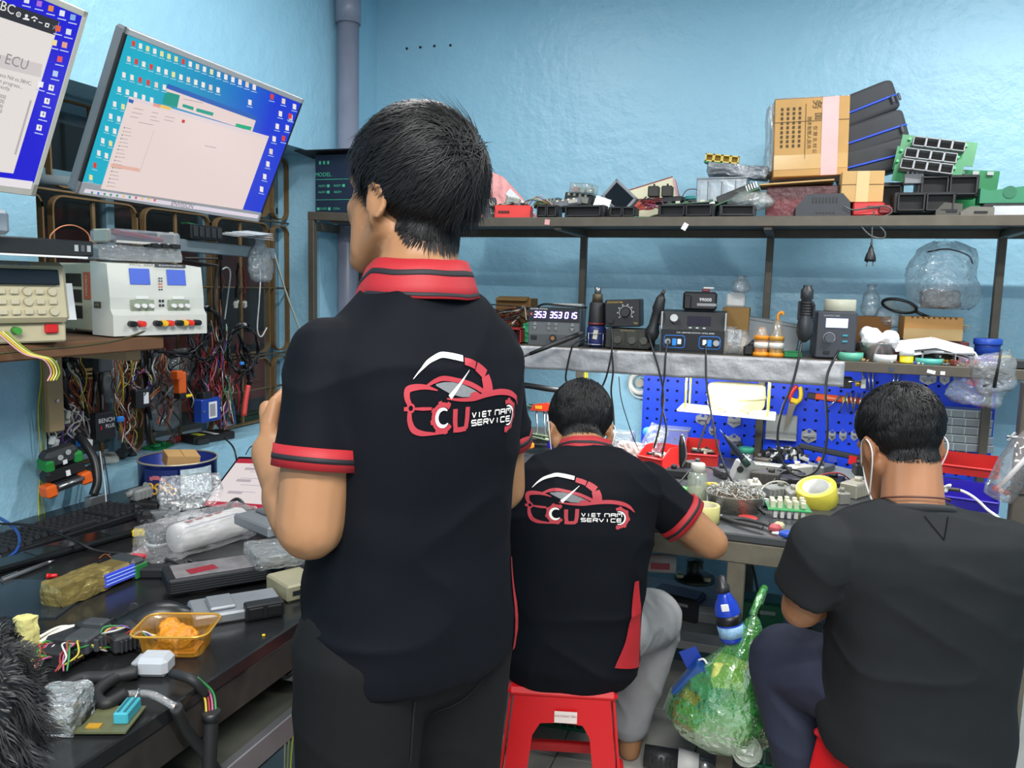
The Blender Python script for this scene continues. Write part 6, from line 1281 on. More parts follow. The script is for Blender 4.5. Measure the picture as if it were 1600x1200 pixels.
for k, (px, py, rt_, z) in enumerate(((1342, 172, -22, 0), (1356, 215, -19, 0), (1360, 254, -15, 0))):
    q = on('y', 3.30, px, py); t = thing('zip_case', '%s soft black case with blue zip leaning on the carton' % ('topmost', 'middle', 'lowest')[k], 'case', q, (0, radians(rt_), radians(8)), group='zip cases on the shelf')
    cs = MB(); bm_ = bmesh.new(); bmesh.ops.create_cube(bm_, size=1); bmesh.ops.bevel(bm_, geom=bm_.edges[:], offset=.18, segments=4, affect='EDGES', profile=.6)
    bm_.verts.index_update(); cs.add([(v.co.x*.24, v.co.y*.15, v.co.z*.115) for v in bm_.verts], [tuple(x.index for x in f.verts) for f in bm_.faces], smooth=True); bm_.free(); cs.build('shell', mat('34363a', .75, bump=.1, bs=500), t)
    pz = rr(.243, .153, .035, 0.0); MB().tube([V((x, y, -.006)) for x, y, z_ in pz]+[V((pz[0][0], pz[0][1], -.006))], .0042, 6).build('blue_zip', mat('2c4fc8', .5), t)
    for s in (0, 1) if k == 0 else (0,): MB().box((.095+.022*s, -.083, -.018), (.010, .006, .028), b=.003).build('zip_pull', mat('4a4d52', .5), t)
t = thing('red_box', 'dark red box with open cardboard lid under the carton', 'box', sh(1250, 3.18, TZ)); MB().box((0, 0, .058), (.24, .16, .115), b=.002).build('box', mat('6a2028', .35, bump=.3, bs=40), t); MB().box((-.02, -.05, .124), (.25, .14, .005), (0, radians(-3), 0)).build('lid', mat('c09a60', .7), t)
t = thing('charger', 'black slotted battery charger with cord over the shelf edge', 'charger', sh(1283, 3.06), .08); t.matrix_basis = M.Translation(t.location) @ M.Rotation(.08, 4, 'Z')
chp = MB(); pr = [(-.09, 0), (-.09, .03), (-.055, .075), (.06, .078), (.085, .05), (.09, .0)]; chp.prism(pr, .10, M()); chp.build('case', mat('33363b', .5), t)
for k in range(8): MB().box((-.035+.011*k, -.0505, .055), (.004, .003, .018)).build('vent_slot', BLACK, t)
for k in range(6): MB().box((-.02+.011*k, -.0505, .012), (.005, .003, .004)).build('vent_slot', BLACK, t)
cp = [on('y', 2.99, *q) for q in ((1318, 322), (1335, 328), (1380, 322), (1394, 330), (1380, 338), (1350, 338), (1344, 350), (1360, 368), (1380, 372), (1382, 362), (1366, 345), (1366, 330), (1363, 352), (1362, 385))]; MB().tube(bez([t.matrix_basis.inverted() @ q for q in cp], 7), .0028, 6).build('mains_lead', mat('4a4b4d', .4), t)
t = thing('mains_plug', 'black two-pin mains plug hanging below the shelf', 'plug', on('y', 2.99, 1360, 402)); MB().lathe([(.006, .035), (.009, .02), (.014, .01), (.018, -.005), (.018, -.014), (0, -.014)][::-1], n=12).build('body', BLACK, t)
for s in (-1, 1): MB().cyl((s*.0095, 0, -.014), (s*.0095, 0, -.03), .0025, n=8).build('pin', STEEL, t)
MB().cyl((0, 0, .03), (0, 0, .05), .004, n=8).build('strain_relief', BLACK, t)
t = thing('cardboard_box', 'small brown cardboard box before the zip cases', 'box', sh(1341, 3.10, TZ+.048), .05); MB().box((0, 0, .055), (.135, .11, .105), b=.0015).build('carton', mat('c09a62', .7), t); MB().box((0, -.0555, .062), (.135, .001, .0025)).build('flap_seam', mat('7a5c34', .8), t); MB().box((0, -.0558, .055), (.04, .001, .104)).build('tape', mat('cfae78', .3), t)
t = thing('red_toolbox', 'red and black plastic holder on the shelf edge', 'holder', sh(1355, 3.05)); MB().box((0, 0, .024), (.10, .06, .045), b=.005).build('body', mat('c02a2c', .4), t); MB().box((.05, -.01, .02), (.05, .05, .036), b=.01).build('cap', mat('7a1c20', .4), t); MB().box((.02, -.031, .03), (.05, .003, .008)).build('handle_slot', BLACK, t)
ecubox('upright black connector housing behind the small carton', 1362, 3.18, .19, .13, .06, 0, TZ, mat('2b2d30', .5), 2)
ecubox('black twin-socket unit on the right pile, upper', 1474, 3.14, .19, .075, .08, .02, TZ+.07, mat('202123', .45), 2)
ecubox('black twin-socket unit on the right pile, lower', 1440, 3.08, .19, .07, .08, .03, TZ+.012, mat('1b1c1e', .45), 2)
for k, (px, py, z) in enumerate(((1465, 228, .245), (1452, 246, .212), (1446, 263, .175))):
    q = on('y', 3.16-.03*k, px, py); t = thing('fuse_board', '%s green board with a grey four-cell socket' % ('topmost', 'middle', 'lowest')[k], 'circuit board', q, (radians(-12), radians(9), 0), group='green socket boards')
    MB().box((.005, .024, -.006), (.20+.02*(2-k), .003, .085)).build('board', GREENPCB, t)
    for j in range(4): hollow(t, .041, .034, .036, (-.061+.041*j, -.004, 0), mat('8b8d90', .45), 'cell', mat('2c2a28', .6), .003)
    for s in (-1, 1): MB().cyl((s*.09, .02, .02), (s*.09, .014, .02), .005, n=8).build('solder_pad', mat('3fae6c', .4), t)
t = thing('green_board', 'large green board standing behind the sockets', 'circuit board', sh(1490, 3.24, TZ+.02), (0, radians(4), 0)); MB().box((0, 0, .08), (.24, .004, .16)).build('board', GREENPCB, t)
for k in range(5): MB().box((-.09+.045*k, -.006, .15), (.02, .010, .012)).build('component', LTGREY, t)
t = thing('relay_block', 'grey pin block beside the green boards', 'part', sh(1422, 3.12, TZ+.115)); MB().box((0, 0, .018), (.06, .05, .034), b=.002).build('block', mat('77797c', .5), t)
for k in range(4): MB().box((-.02+.014*k, 0, .04), (.006, .04, .010)).build('pin', mat('8b8d90', .5), t)
for k, (px, w, h, c, lab) in enumerate(((1478, .08, .045, '4a4842', 'dark wedge cover lying under the sockets'), (1522, .10, .032, '6a675f', 'brown-grey rounded part on the shelf edge'))):
    t = thing('cover_part', lab, 'part', sh(px, 3.06), .1); MB().prism([(-w/2, 0), (-w/2, h*.4), (-w*.2, h), (w/2, h*.9), (w/2, 0)], .06, M()).build('shell', mat(c, .55), t); MB().box((w*.1, -.031, h*.4), (w*.4, .003, h*.2)).build('recess', BLACK, t)
t = thing('tape_dispenser', 'green plastic tape dispenser on a black base', 'dispenser', sh(1570, 3.10)); MB().box((0, 0, .022), (.15, .08, .042), b=.004).build('base', BLACK, t); MB().box((.0, -.041, .02), (.09, .002, .03)).build('paper_label', mat('b8bcc4', .7, var=.1, vs=60), t)
MB().prism([(-.085, .045), (-.085, .095), (-.06, .085), (.05, .10), (.095, .12), (.10, .07), (.07, .045)], .07, M()).build('body', mat('2f7a58', .5), t); MB().cyl((-.0, -.037, .08), (-.0, .037, .08), .02, n=16).build('hub', mat('276a4c', .5), t)
one('pink_slip', 'tiny pink paper slip stuck on the upper shelf rail', 'slip', MB().box((0, 0, 0), (.02, .001, .02), (0, .1, 0)), mat('d8a0a0', .7), on('y', SY0-.016, 855, 347)); one('white_slip', 'tiny white slip hanging on the upper shelf rail', 'slip', MB().box((0, 0, 0), (.018, .001, .026), (0, .5, 0)), PAPER, on('y', SY0-.016, 1070, 354))

# ============================================================ middle shelf
def ms_(px, Y, z=MZ): q = on('y', Y, px, 540); return V((q.x, Y, z))
t = thing('cable_heap', 'heap of old cables with copper ends at the left of the middle shelf', 'cable', ms_(790, 3.2)); rs = random.Random(5)
for k in range(16): MB().tube(bez([(rs.uniform(-.14, .10), rs.uniform(-.08, .08), rs.uniform(.02, .15)) for _ in range(4)], 5), .003, 5).build('wire', WIRES[(0, 5, 0, 1, 4)[k % 5]], t)
t = thing('open_carton', 'torn brown carton behind the cable heap', 'box', ms_(806, 3.32)); MB().box((0, 0, .09), (.16, .10, .18), b=.002).build('carton', mat('8a6636', .75), t); MB().box((.0, -.06, .178), (.14, .05, .003), (.3, 0, 0)).build('flap', mat('9a7440', .75), t)
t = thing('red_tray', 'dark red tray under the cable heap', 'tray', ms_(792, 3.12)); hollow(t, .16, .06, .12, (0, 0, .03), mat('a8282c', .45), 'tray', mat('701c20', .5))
t = thing('green_bag', 'small green plastic bag beside the LED station', 'bag', ms_(828, 3.14)); lumpy(.05, .06, .08, .006, 40, 52).build('bag', mat('2f9a68', .35, bump=.4, bs=60), t)
# LED rework station
t = thing('rework_station', 'grey rework station with violet digits 353 353 015', 'station', ms_(870, 3.12), radians(5))
MB().box((0, 0, .075), (.205, .16, .145), b=.004).build('case', mat('5f6264', .5), t); MB().box((0, -.081, .122), (.205, .004, .055), b=.001).build('display_band', mat('1b1d24', .2), t)
SEG = mat('a890ff', .4, var=0, emit=3.0)
D7 = {'0': 'abcdef', '1': 'bc', '3': 'abgcd', '5': 'afgcd'}
def digits(s, x, z, h, par, m):
    w = h*.5
    for ch in s:
        for g in D7[ch]:
            c, d = {'a': ((0, h), (w, .004)), 'b': ((w/2, h*.75), (.004, h*.45)), 'c': ((w/2, h*.25), (.004, h*.45)), 'd': ((0, 0), (w, .004)), 'e': ((-w/2, h*.25), (.004, h*.45)), 'f': ((-w/2, h*.75), (.004, h*.45)), 'g': ((0, h*.5), (w, .004))}[g]
            MB().box((x+c[0]+c[1]*.15, -.084, z+c[1]), (d[0], .001, d[1])).build('digit_segment', m, par)
        x += w*1.55
digits('353', -.074, .110, .022, t, SEG); digits('353', -.010, .110, .022, t, SEG); digits('015', .050, .110, .022, t, SEG); text('C', .012, mat('e05a50', .4, var=0, emit=1.5), t, (-.09, -.0835, .122))
text('REWORK STATION', .008, WHITE, t, (-.06, -.0832, .143))
for (x, z) in ((-.075, .085), (-.075, .068), (.075, .085), (.075, .066)): MB().prism([(-.008, -.006), (.008, -.006), (0, .008)] if z > .07 else [(-.008, .006), (0, -.008), (.008, .006)], .004, M.Translation((x, -.082, z))).build('arrow_key', mat('8a8d8e', .4), t)
for (x, z) in ((-.018, .085), (.010, .085), (-.018, .068), (.010, .068)): MB().cyl((x, -.08, z), (x, -.084, z), .007, n=12).build('round_key', mat('77797a', .4), t)
MB().box((-.078, -.081, .030), (.024, .006, .018), b=.002).build('power_switch', BLACK, t); MB().cyl((.0, -.078, .030), (.0, -.092, .030), .014, n=14).build('socket', BLACK, t); MB().cyl((.0, -.092, .030), (.0, -.094, .030), .008, n=12).build('copper_ring', mat('b07a4a', .3, .6), t); MB().box((0, -.0805, .022), (.2, .002, .044)).build('lower_panel', mat('4b4e50', .5), t)
one('remote_control', 'silver handheld remote lying on the LED station', 'remote', MB().box((0, 0, .007), (.13, .04, .014), b=.004), mat('a9adae', .4, .3), ms_(885, 3.12, MZ+.152), .05)
wire('loose_cable', 'black cord draped over the LED station', 'cable', [ms_(838, 3.1, MZ+.15), ms_(850, 3.08, MZ+.162), ms_(880, 3.07, MZ+.158), ms_(915, 3.1, MZ+.152)], .004)
t = thing('soldering_iron', 'thick black soldering handle crossing the shelf edge', 'soldering iron', on('y', 2.94, 903, 523)); e_ = on('y', 2.85, 828, 553)-t.location
MB().tube([(0, 0, 0), e_*.3, e_*.6, e_], [.010, .011, .009, .007], 12).build('grip', mat('1a1b1d', .45), t); MB().tube(bez([e_, e_*1.2+V((-.01, 0, -.01)), e_*1.5+V((0, 0, -.06))], 5), .005, 8).build('cord', BLACK, t); MB().cyl(e_*-.12, (0, 0, 0), .006, .010, n=10).build('collar', DKGREY, t)
# heat gun upright
t = thing('heat_gun', 'black and blue heat gun standing upright in a wire stand', 'heat gun', ms_(931, 3.08)); MB().lathe([(.036, 0), (.038, .02), (.037, .075), (.031, .085)], n=24).build('blue_base', mat('20285c', .4), t); MB().lathe([(.033, .085), (.034, .09), (.030, .17), (.026, .176)], n=24).build('barrel', mat('232426', .55), t)
MB().lathe([(.021, .175), (.020, .205), (.017, .208)], n=20).build('collar', mat('5a5240', .5, .4), t); MB().lathe([(.013, .205), (.013, .232), (.010, .233), (.010, .22)], n=16).build('nozzle', mat('8a8a8a', .3, .8), t); MB().lathe([(.0335, .088), (.0345, .092), (.0335, .096)], n=24).build('red_ring', mat('8a2430', .4), t); MB().box((.005, -.038, .05), (.018, .003, .035), (0, .15, 0), b=.001).build('switch_plate', mat('c8c4b4', .5), t)
for z in (.012, .055): MB().tube([(.044*cos(a), .044*sin(a), z) for a in np.linspace(0, 2*pi, 24)], .002, 6).build('stand_ring', STEEL, t)
for a in (0.4, 2.5, 4.2, 5.6): MB().cyl((.044*cos(a), .044*sin(a), 0), (.044*cos(a), .044*sin(a), .056), .002, n=6).build('stand_leg', STEEL, t)
# dial box on the amplifier box
t = thing('control_box', 'black control box with two knobs under the dial box', 'station', ms_(985, 3.10)); MB().box((0, 0, .04), (.17, .14, .075), b=.003).build('case', mat('2b2a26', .5), t)
for x in (-.035, .02, .065): MB().cyl((x, -.07, .036), (x, -.085, .036), .014, n=16).build('knob', mat('4c4b45', .4), t); MB().box((x, -.0708, .04), (.046, .001, .055)).build('panel_line', mat('36352f', .5), t)
text('REWORK SYSTEM', .007, mat('a89a60', .5), t, (0, -.0715, .071))
t = thing('dial_station', 'black soldering station with a large dial, tilted', 'station', ms_(975, 3.10, MZ+.082), (0, radians(-3), radians(4))); MB().box((0, 0, .055), (.135, .13, .105), b=.004).build('case', mat('1d1e21', .45), t); MB().cyl((.012, -.065, .058), (.012, -.086, .058), .017, .015, n=20).build('dial', mat('2c2d30', .35), t); MB().tube([(.012+.024*cos(a), -.0662, .058+.024*sin(a)) for a in np.linspace(-.8, 4, 24)], .0014, 5).build('dial_scale', LTGREY, t)
for a in np.linspace(-.6, 3.8, 8): MB().box((.012+.03*cos(a), -.0658, .058+.03*sin(a)), (.005, .001, .005)).build('tick', LTGREY, t)
text('STATION 936', .010, mat('c8a848', .5), t, (-.028, -.0665, .097)); text('936', .010, mat('c8a848', .5), t, (.05, -.0665, .016)); MB().cyl((-.045, -.063, .028), (-.045, -.078, .028), .011, n=12).build('socket', BLACK, t)
t = thing('hot_air_tool', 'black hot air handle leaning beside the dual station', 'handle', ms_(1012, 3.04), (0, radians(12), 0)); MB().lathe([(.012, .03), (.026, .055), (.028, .075), (.020, .095), (.019, .15), (.023, .16), (.018, .2), (.010, .215)], n=18).build('grip', mat('232325', .5), t); MB().cyl((0, 0, .21), (.004, 0, .235), .008, .006, n=10).build('nozzle', mat('3a3430', .4, .4), t); MB().box((.022, -.005, .13), (.016, .03, .05), b=.004).build('trigger', BLACK, t)
# dual station
t = thing('dual_station', 'black dual soldering station with blue outlines and a knob', 'station', ms_(1083, 3.10), radians(4))
MB().prism([(-.09, 0), (.09, 0), (.09, .085), (.06, .15), (-.09, .155)], .235, M.Rotation(radians(90), 4, 'Z') @ M.Scale(-1, 4, (1, 0, 0)) @ M()).build('case', mat('1a1c1f', .4), t)
FR_ = lambda x, z: (x, -.0905+(max(0, z-.085))*.46, z)
MB().box((0, -.091, .045), (.225, .003, .075), b=.001).build('front_panel', mat('121419', .4), t)
for s in (-1, 1): MB().box((s*.115, -.04, .075), (.006, .10, .15), b=.002).build('side_rail', LTGREY, t)
for cx in (-.065, .062):
    pnl = rr(.075, .045, .010, 0); MB().tube([V((cx+x, -.0935, .04+y)) for x, y, z_ in pnl]+[V((cx+pnl[0][0], -.0935, .04+pnl[0][1]))], .0016, 5).build('blue_outline', mat('2a78d0', .4), t)
    MB().box((cx+.0, -.093, .038), (.016, .004, .026), b=.001).build('blue_label', mat('2a8ae0', .4), t); MB().box((cx+.018*(1 if cx < 0 else -1), -.095, .04), (.014, .008, .02), b=.002).build('rocker_switch', WHITE, t)
    MB().cyl((cx-.024*(1 if cx < 0 else -1), -.09, .04), (cx-.024*(1 if cx < 0 else -1), -.104, .04), .011, n=14).build('socket', STEEL, t)
T_ = (radians(-25), 0, 0)
MB().box(FR_(.02, .118), (.085, .003, .038), T_, b=.001).build('display', mat('2b2733', .12), t); MB().cyl((-.07, -.075, .12), (-.07, -.098, .128), .016, .014, n=20).build('knob', STEEL, t)
for k in range(3): MB().box(FR_(-.01+.025*k, .092), (.010, .005, .005), T_).build('button', LTGREY, t)
for k in range(3): MB().box((.088, -.080+.010*k, .103+.015*k), (.032, .003, .007), T_, b=.001).build('blue_label', mat('2a6fd0', .4), t)
text('2 IN 1 REWORK STATION  VIHTLL 8898D', .0075, WHITE, t, (.01, -.0932, .074))
t = thing('battery_pack', 'black power tool battery on the dual station', 'battery', ms_(1090, 3.12, MZ+.156), radians(6)); MB().box((0, 0, .035), (.125, .09, .07), b=.008).build('case', mat('1b1c1f', .45), t); MB().box((-.045, -.0, .03), (.035, .1, .06), b=.008).build('grip', mat('131416', .5), t); text('99000', .018, WHITE, t, (.02, -.0462, .04)); MB().box((.025, -.0456, .022), (.07, .001, .010)).build('print_band', mat('8a8a8c', .5), t); MB().box((.02, 0, .075), (.03, .03, .012), b=.003).build('terminal', mat('6a2c30', .4), t); MB().box((.03, 0, .084), (.04, .015, .008), b=.003).build('white_plug', WHITE, t)
# clutter right of the dual station
t = thing('cardboard_box', 'small open cardboard box right of the dual station', 'box', ms_(1148, 3.25)); MB().box((0, 0, .085), (.10, .09, .17), b=.0015).build('carton', mat('a07c48', .75), t); MB().box((0, -.046, .06), (.05, .002, .05)).build('paper_label', PAPER, t)
one('white_adapter', 'white adapter block on the small cardboard box', 'adapter', MB().box((0, 0, .025), (.07, .06, .05), b=.006).box((0, 0, .052), (.04, .04, .008), b=.002), WHITE, ms_(1146, 3.25, MZ+.172))
for k, (px, w, h, z) in enumerate(((1160, .09, .08, .0), (1140, .08, .09, .0), (1152, .07, .06, .225))): one('clear_bag', 'clear bag of small parts %s' % ('before the cardboard box', 'touching the dual station', 'on the white adapter')[k], 'bag', sack(w, .07, h*1.1, 60+k), film('ccd2d4', .32, .1, .7, 50), ms_(px, 3.08+.1*(k == 2), MZ+z), group='clear bags on the middle shelf')
t = thing('grey_case', 'translucent grey plastic case leaning behind the bottles', 'case', ms_(1200, 3.25), (radians(-10), radians(8), 0)); MB().box((0, 0, .065), (.21, .05, .12), b=.006).build('case', mat('8f979c', .45, alpha=.85), t); MB().box((0, -.026, .11), (.2, .003, .004)).build('lid_seam', mat('6a7074', .5), t)
one('black_valve', 'small black valve block beside the orange bottles', 'part', MB().box((0, 0, .018), (.035, .04, .036), b=.006).cyl((0, 0, .03), (.02, 0, .05), .01, n=10), BLACK, ms_(1170, 3.04))
for k, (px, c, hh, lab) in enumerate(((1189, 'e08a1c', .105, 'clear dispenser bottle with bright orange base'), (1213, 'c8943c', .13, 'tall clear dispenser bottle with amber liquid and hook'))):
    t = thing('flux_bottle', lab, 'bottle', ms_(px, 3.04)); MB().lathe([(.028, .0), (.029, .012), (.024, .016), (.024, .055), (.0, .056)], n=24).build('liquid', mat(c, .25, var=.1), t); MB().lathe([(.0255, .016), (.0255, .065), (.018, .085), (.014, hh), (.0, hh)], n=24).build('bottle', film('e6e0d0', .35, .08, .1, 20), t); MB().lathe([(.0262, .058), (.0262, .070), (.024, .074)], n=24).build('collar', mat(c, .4), t); MB().lathe([(.030, 0), (.030, .010), (.027, .013)], n=24).build('base', mat('e8921c', .4), t)
    MB().lathe([(.0263, .03), (.0263, .05)], n=24).build('label', mat('e8e4da', .6), t)
    if k: MB().tube(bez([(0, 0, hh), (.0, 0, hh+.02), (.012, 0, hh+.03), (.018, 0, hh+.02)], 5), .005, 8).build('hook', mat('e8921c', .4), t)
one('green_card', 'small green chip tray beside the bottles', 'card', MB().box((0, 0, .010), (.06, .05, .02), b=.003).box((0, -.02, .022), (.04, .01, .004)), mat('2c8a50', .45), ms_(1238, 3.05), .2)
t = thing('hot_air_gun', 'dark grey hot air gun upright in its holder', 'hot air gun', on('y', 3.0, 1256, 535)); MB().lathe([(.006, .0), (.020, .012), (.028, .035), (.026, .07), (.020, .09), (.018, .15), (.022, .155), (.021, .185), (.015, .19), (.015, .20), (.0, .20)], n=20).build('grip', mat('2b2d31', .45), t); MB().box((.0, .03, .11), (.055, .02, .07), b=.004).build('holder', mat('3a3d42', .5), t)
for k in range(5): MB().lathe([(.0205, .095+.01*k), (.0212, .098+.01*k), (.0205, .101+.01*k)], n=18).build('rib', BLACK, t)
MB().box((.026, .0, .11), (.008, .02, .05), b=.002).build('switch', BLACK, t)
t = thing('hot_air_station', 'dark grey hot air station with a lit white display', 'station', ms_(1300, 3.12), radians(5)); MB().box((0, 0, .085), (.135, .16, .165), b=.005).build('case', mat('3a3d45', .5), t); MB().box((.0, -.081, .128), (.072, .003, .032)).build('display', mat('b8c4f4', .2, var=.05, vs=200, emit=.9), t); MB().cyl((-.022, -.08, .075), (-.022, -.094, .075), .017, .016, n=20).build('knob', mat('4d5058', .4), t); MB().tube([(-.022+.019*cos(a), -.0812, .075+.019*sin(a)) for a in np.linspace(0, 2*pi, 20)], .0012, 5).build('knob_ring', LTGREY, t)
for z in (.085, .064): MB().box((.03, -.082, z), (.018, .003, .007), b=.001).build('teal_label', mat('3a8a9a', .4), t)
MB().box((-.028, -.081, .024), (.02, .004, .012), b=.001).build('power_switch', BLACK, t); MB().cyl((.03, -.079, .024), (.03, -.095, .024), .010, n=12).build('socket', BLACK, t); text('REWORK 858D', .008, LTGREY, t, (-.018, -.0815, .153))
one('tape_roll', 'pale cream tape roll lying on the hot air station', 'tape', MB().lathe([(.034, 0), (.052, 0), (.054, .002), (.054, .04), (.052, .042), (.034, .042), (.034, 0)], n=32), mat('c4c3ae', .4), ms_(1308, 3.12, MZ+.169))
t = thing('cardboard_box', 'brown box standing behind the cotton tub', 'box', ms_(1352, 3.32)); MB().box((0, 0, .075), (.16, .08, .15), b=.0015).build('carton', mat('8a5c28', .7), t); MB().box((-.02, -.041, .05), (.02, .002, .1), (0, .6, 0)).build('black_strap', BLACK, t)
for k, (px, w, h, z) in enumerate(((1355, .06, .10, .15), (1385, .09, .09, .11))): one('clear_bag', 'thin clear bag %s' % ('standing on the brown box', 'left of the magnifier')[k], 'bag', sack(w*1.1, .05, h*1.2, 70+k), film('c3ccd0', .28, .1, .6, 40), ms_(px, 3.3, MZ+z))
t = thing('cotton_tub', 'clear tub heaped with white cotton and scraps', 'tub', ms_(1372, 3.08)); MB().lathe([(.045, 0), (.062, .06), (.066, .062), (.066, .066), (.058, .062), (.043, .004), (0, .004)], n=24).build('tub', film('cfd4d6', .4, .12, .2, 30), t); MB().lathe([(.0, .05), (.05, .05), (.042, .008), (0, .008)][::-1], n=20).build('scraps', mat('8a5a58', .7, var=.5, vs=60), t)
ct = MB(); rs = random.Random(4)
for k in range(9): ct.sph((rs.uniform(-.045, .05), rs.uniform(-.03, .03), .075+rs.uniform(-.01, .02)), rs.uniform(.018, .03))
cm = remeshed(ct, .005, 3, 'cotton'); displace(cm, lambda c, n: .005*noise.noise(c*60)); cm.materials.append(mat('ecebea', .9, var=.03)); link('cotton', cm, t)
t = thing('magnifier', 'black-rimmed magnifying lens lying on the carton', 'magnifier', on('y', 3.22, 1405, 478), (radians(62), radians(14), 0)); MB().tube([(.058*cos(a), 0, .045*sin(a)) for a in np.linspace(0, 2*pi, 33)], .0055, 8).build('rim', BLACK, t); MB().sph((0, 0, 0), (.056, .003, .043)).build('lens', mat('b8ccd0', .05, alpha=.3, var=0), t); MB().cyl((.06, 0, -.01), (.12, 0, -.03), .006, n=8).build('handle', BLACK, t)
t = thing('cardboard_box', 'brown carton with a perforated edge under the clear bag', 'box', ms_(1450, 3.24, MZ+.075), radians(3)); MB().box((0, 0, .042), (.19, .12, .08), b=.0015).build('carton', mat('b07f42', .6), t); MB().box((0, -.061, .02), (.19, .001, .04)).build('tape', mat('a58a5c', .2), t)
for k in range(9): MB().box((-.07+.0175*k, -.0612, .079), (.006, .002, .006)).build('perforation', mat('5a3c1c', .8), t)
for k in range(6): MB().box((.10+.004*(k % 2), -.02+.012*k, .055-.004*k), (.05, .004, .003), (0, .1*(k % 3), .3)).build('stick', mat('c8b07a', .6), t)
t = thing('carton_stand', 'dark flat box supporting the perforated carton', 'box', ms_(1450, 3.26)); MB().box((0, 0, .036), (.24, .14, .072), b=.002).build('box', mat('5a1c24', .5), t); MB().box((0, -.071, .036), (.22, .002, .05)).build('front_print', mat('3c3a38', .6), t)
t = thing('clear_bag', 'tall clear knotted bag on the perforated carton', 'bag', on('y', 3.26, 1468, 482)); sack(.24, .14, .24, 80, 36, ((0, .75), (.15, .95), (.35, 1), (.6, .9), (.75, .8), (.88, .72), (1, .3))).build('bag', film('c6d0d6', .25, .07, .9, 30), t); lumpy(.12, .07, .06, .008, 30, 81).build('content', mat('8c8480', .5, var=.3, vs=40, alpha=.7), t); MB().tube(bez([(-.06, -.03, .20), (0, -.05, .21), (.07, -.03, .19), (.09, -.02, .16)], 5), .003, 6).build('dark_edge', mat('2a3040', .4), t)
for k in range(2): one('paper_sheet', '%s bent white sheet over the parts tray' % ('upper', 'lower')[k], 'paper', MB().box((-.06, 0, .0), (.13, .11, .0015), (radians(16), radians(-9), 0)).box((.065, 0, -.006), (.13, .11, .0015), (radians(16), radians(14), 0)), PAPER, ms_(1458+8*k, 3.09, MZ+.062-.014*k), .08*k)
t = thing('parts_tray', 'grey divided tray with brass fittings under the paper', 'tray', ms_(1480, 3.07)); hollow(t, .16, .04, .08, (0, 0, .022), mat('8a8d90', .45), 'tray', mat('5a5048', .6)); MB().box((.02, -.02, .022), (.003, .06, .036)).build('divider', mat('8a8d90', .45), t)
for k in range(7): MB().cyl((-.06+.014*k, -.03, .012), (-.056+.014*k, -.038, .012+.004*(k % 2)), .006, n=8).build('fitting', mat('b08a44', .3, .7), t)
t = thing('blue_jar', 'blue plastic jar with lid on the middle shelf', 'jar', ms_(1543, 3.2)); MB().lathe([(.038, 0), (.040, .06), (.04, .072), (0, .072)], n=28).build('jar', mat('1c3f9c', .4), t); MB().lathe([(.044, .066), (.045, .07), (.045, .086), (.043, .088), (0, .088)], n=28).build('lid', mat('2148a8', .4), t)
t = thing('zip_ties', 'bundle of purple cable ties on the shelf edge', 'cable ties', ms_(1532, 3.05)); rs = random.Random(6)
for k in range(26): a = rs.uniform(-.5, .5); MB().box((rs.uniform(-.02, .02), rs.uniform(-.01, .01), .008+rs.uniform(0, .022)), (.10, .0025, .002), (0, rs.uniform(-.25, .15), a*.6)).build('tie', mat('6a35b8', .45), t)
t = thing('zip_ties', 'fan of cream cable ties right of the purple ones', 'cable ties', ms_(1564, 3.06))
for k in range(9): MB().box((.0, -.01+.004*k, .02+.002*k), (.075, .0025, .002), (0, -.45+.05*k, -.3+.06*k)).build('tie', mat('c8b878', .5), t)
for k, (px, w, r, h, c, lab) in enumerate(((1330, 0, .042, .028, '5fae94', 'mint green tape roll lying on the shelf edge'), (1384, 0, .038, .026, 'd8dada', 'white tape roll lying on the shelf edge'), (1453, 0, .044, .02, '57b0a4', 'wide teal tape roll lying on the shelf edge'))):
    one('tape_roll', lab, 'tape', MB().lathe([(r*.86, 0), (r, 0), (r, h), (r*.86, h), (r*.86, 0)], n=32), mat(c, .45), ms_(px, 3.045))
t = thing('solder_jar', 'small jar with white cap and yellow base', 'jar', ms_(1418, 3.04)); MB().lathe([(.022, 0), (.024, .004), (.022, .006), (.022, .026), (0, .026)], n=24).build('yellow_jar', mat('d8c41c', .4), t); MB().lathe([(.0235, .026), (.0235, .042), (.022, .044), (0, .044)], n=24).build('white_cap', WHITE, t)
for k, (px, c, lab) in enumerate(((1350, 'c89040', 'tiny amber block by the mint tape roll'), (1432, '2a5ac0', 'tiny blue bead by the solder jar'), (1466, '1a1a1c', 'tiny black cube on the teal roll'), (1496, '7a3630', 'small red-brown chip heap'), (1522, 'c83c2c', 'small orange-red cap lying flat'), (1508, '9a8c60', 'tiny brass bit on the shelf edge'), (1580, '5b5c4c', 'olive metal box at the shelf end'), (1594, '24262a', 'black connector at the shelf end'))):
    s_ = (.014, .012, .022, .03, .035, .014, .055, .05)[k]; t = thing('small_part', lab, 'part', ms_(px, 3.03, MZ+(.021 if k == 2 else 0)), .2*k); MB().box((0, 0, s_*.3), (s_, s_*.8, s_*.6), b=s_*.08).build('body', mat(c, .45), t); MB().box((s_*.2, -s_*.42, s_*.3), (s_*.3, s_*.06, s_*.3)).build('detail', mat('9a9688', .4, .3), t)
t = thing('scraps', 'scatter of tiny component scraps along the shelf edge', 'scraps', ms_(1400, 3.02)); mb = MB(); rs = random.Random(8); cl = [mat(c, .5) for c in ('c8c0a0', '8a3a30', 'b08a44', '3a3c40', 'd8d8d4')]
for k in range(90): s_ = rs.uniform(.003, .008); mb.box((rs.uniform(-.2, .36), rs.uniform(-.015, .03), s_*.4), (s_, s_*.7, s_*.6), (0, 0, rs.uniform(0, 3)), mi=k % 5)
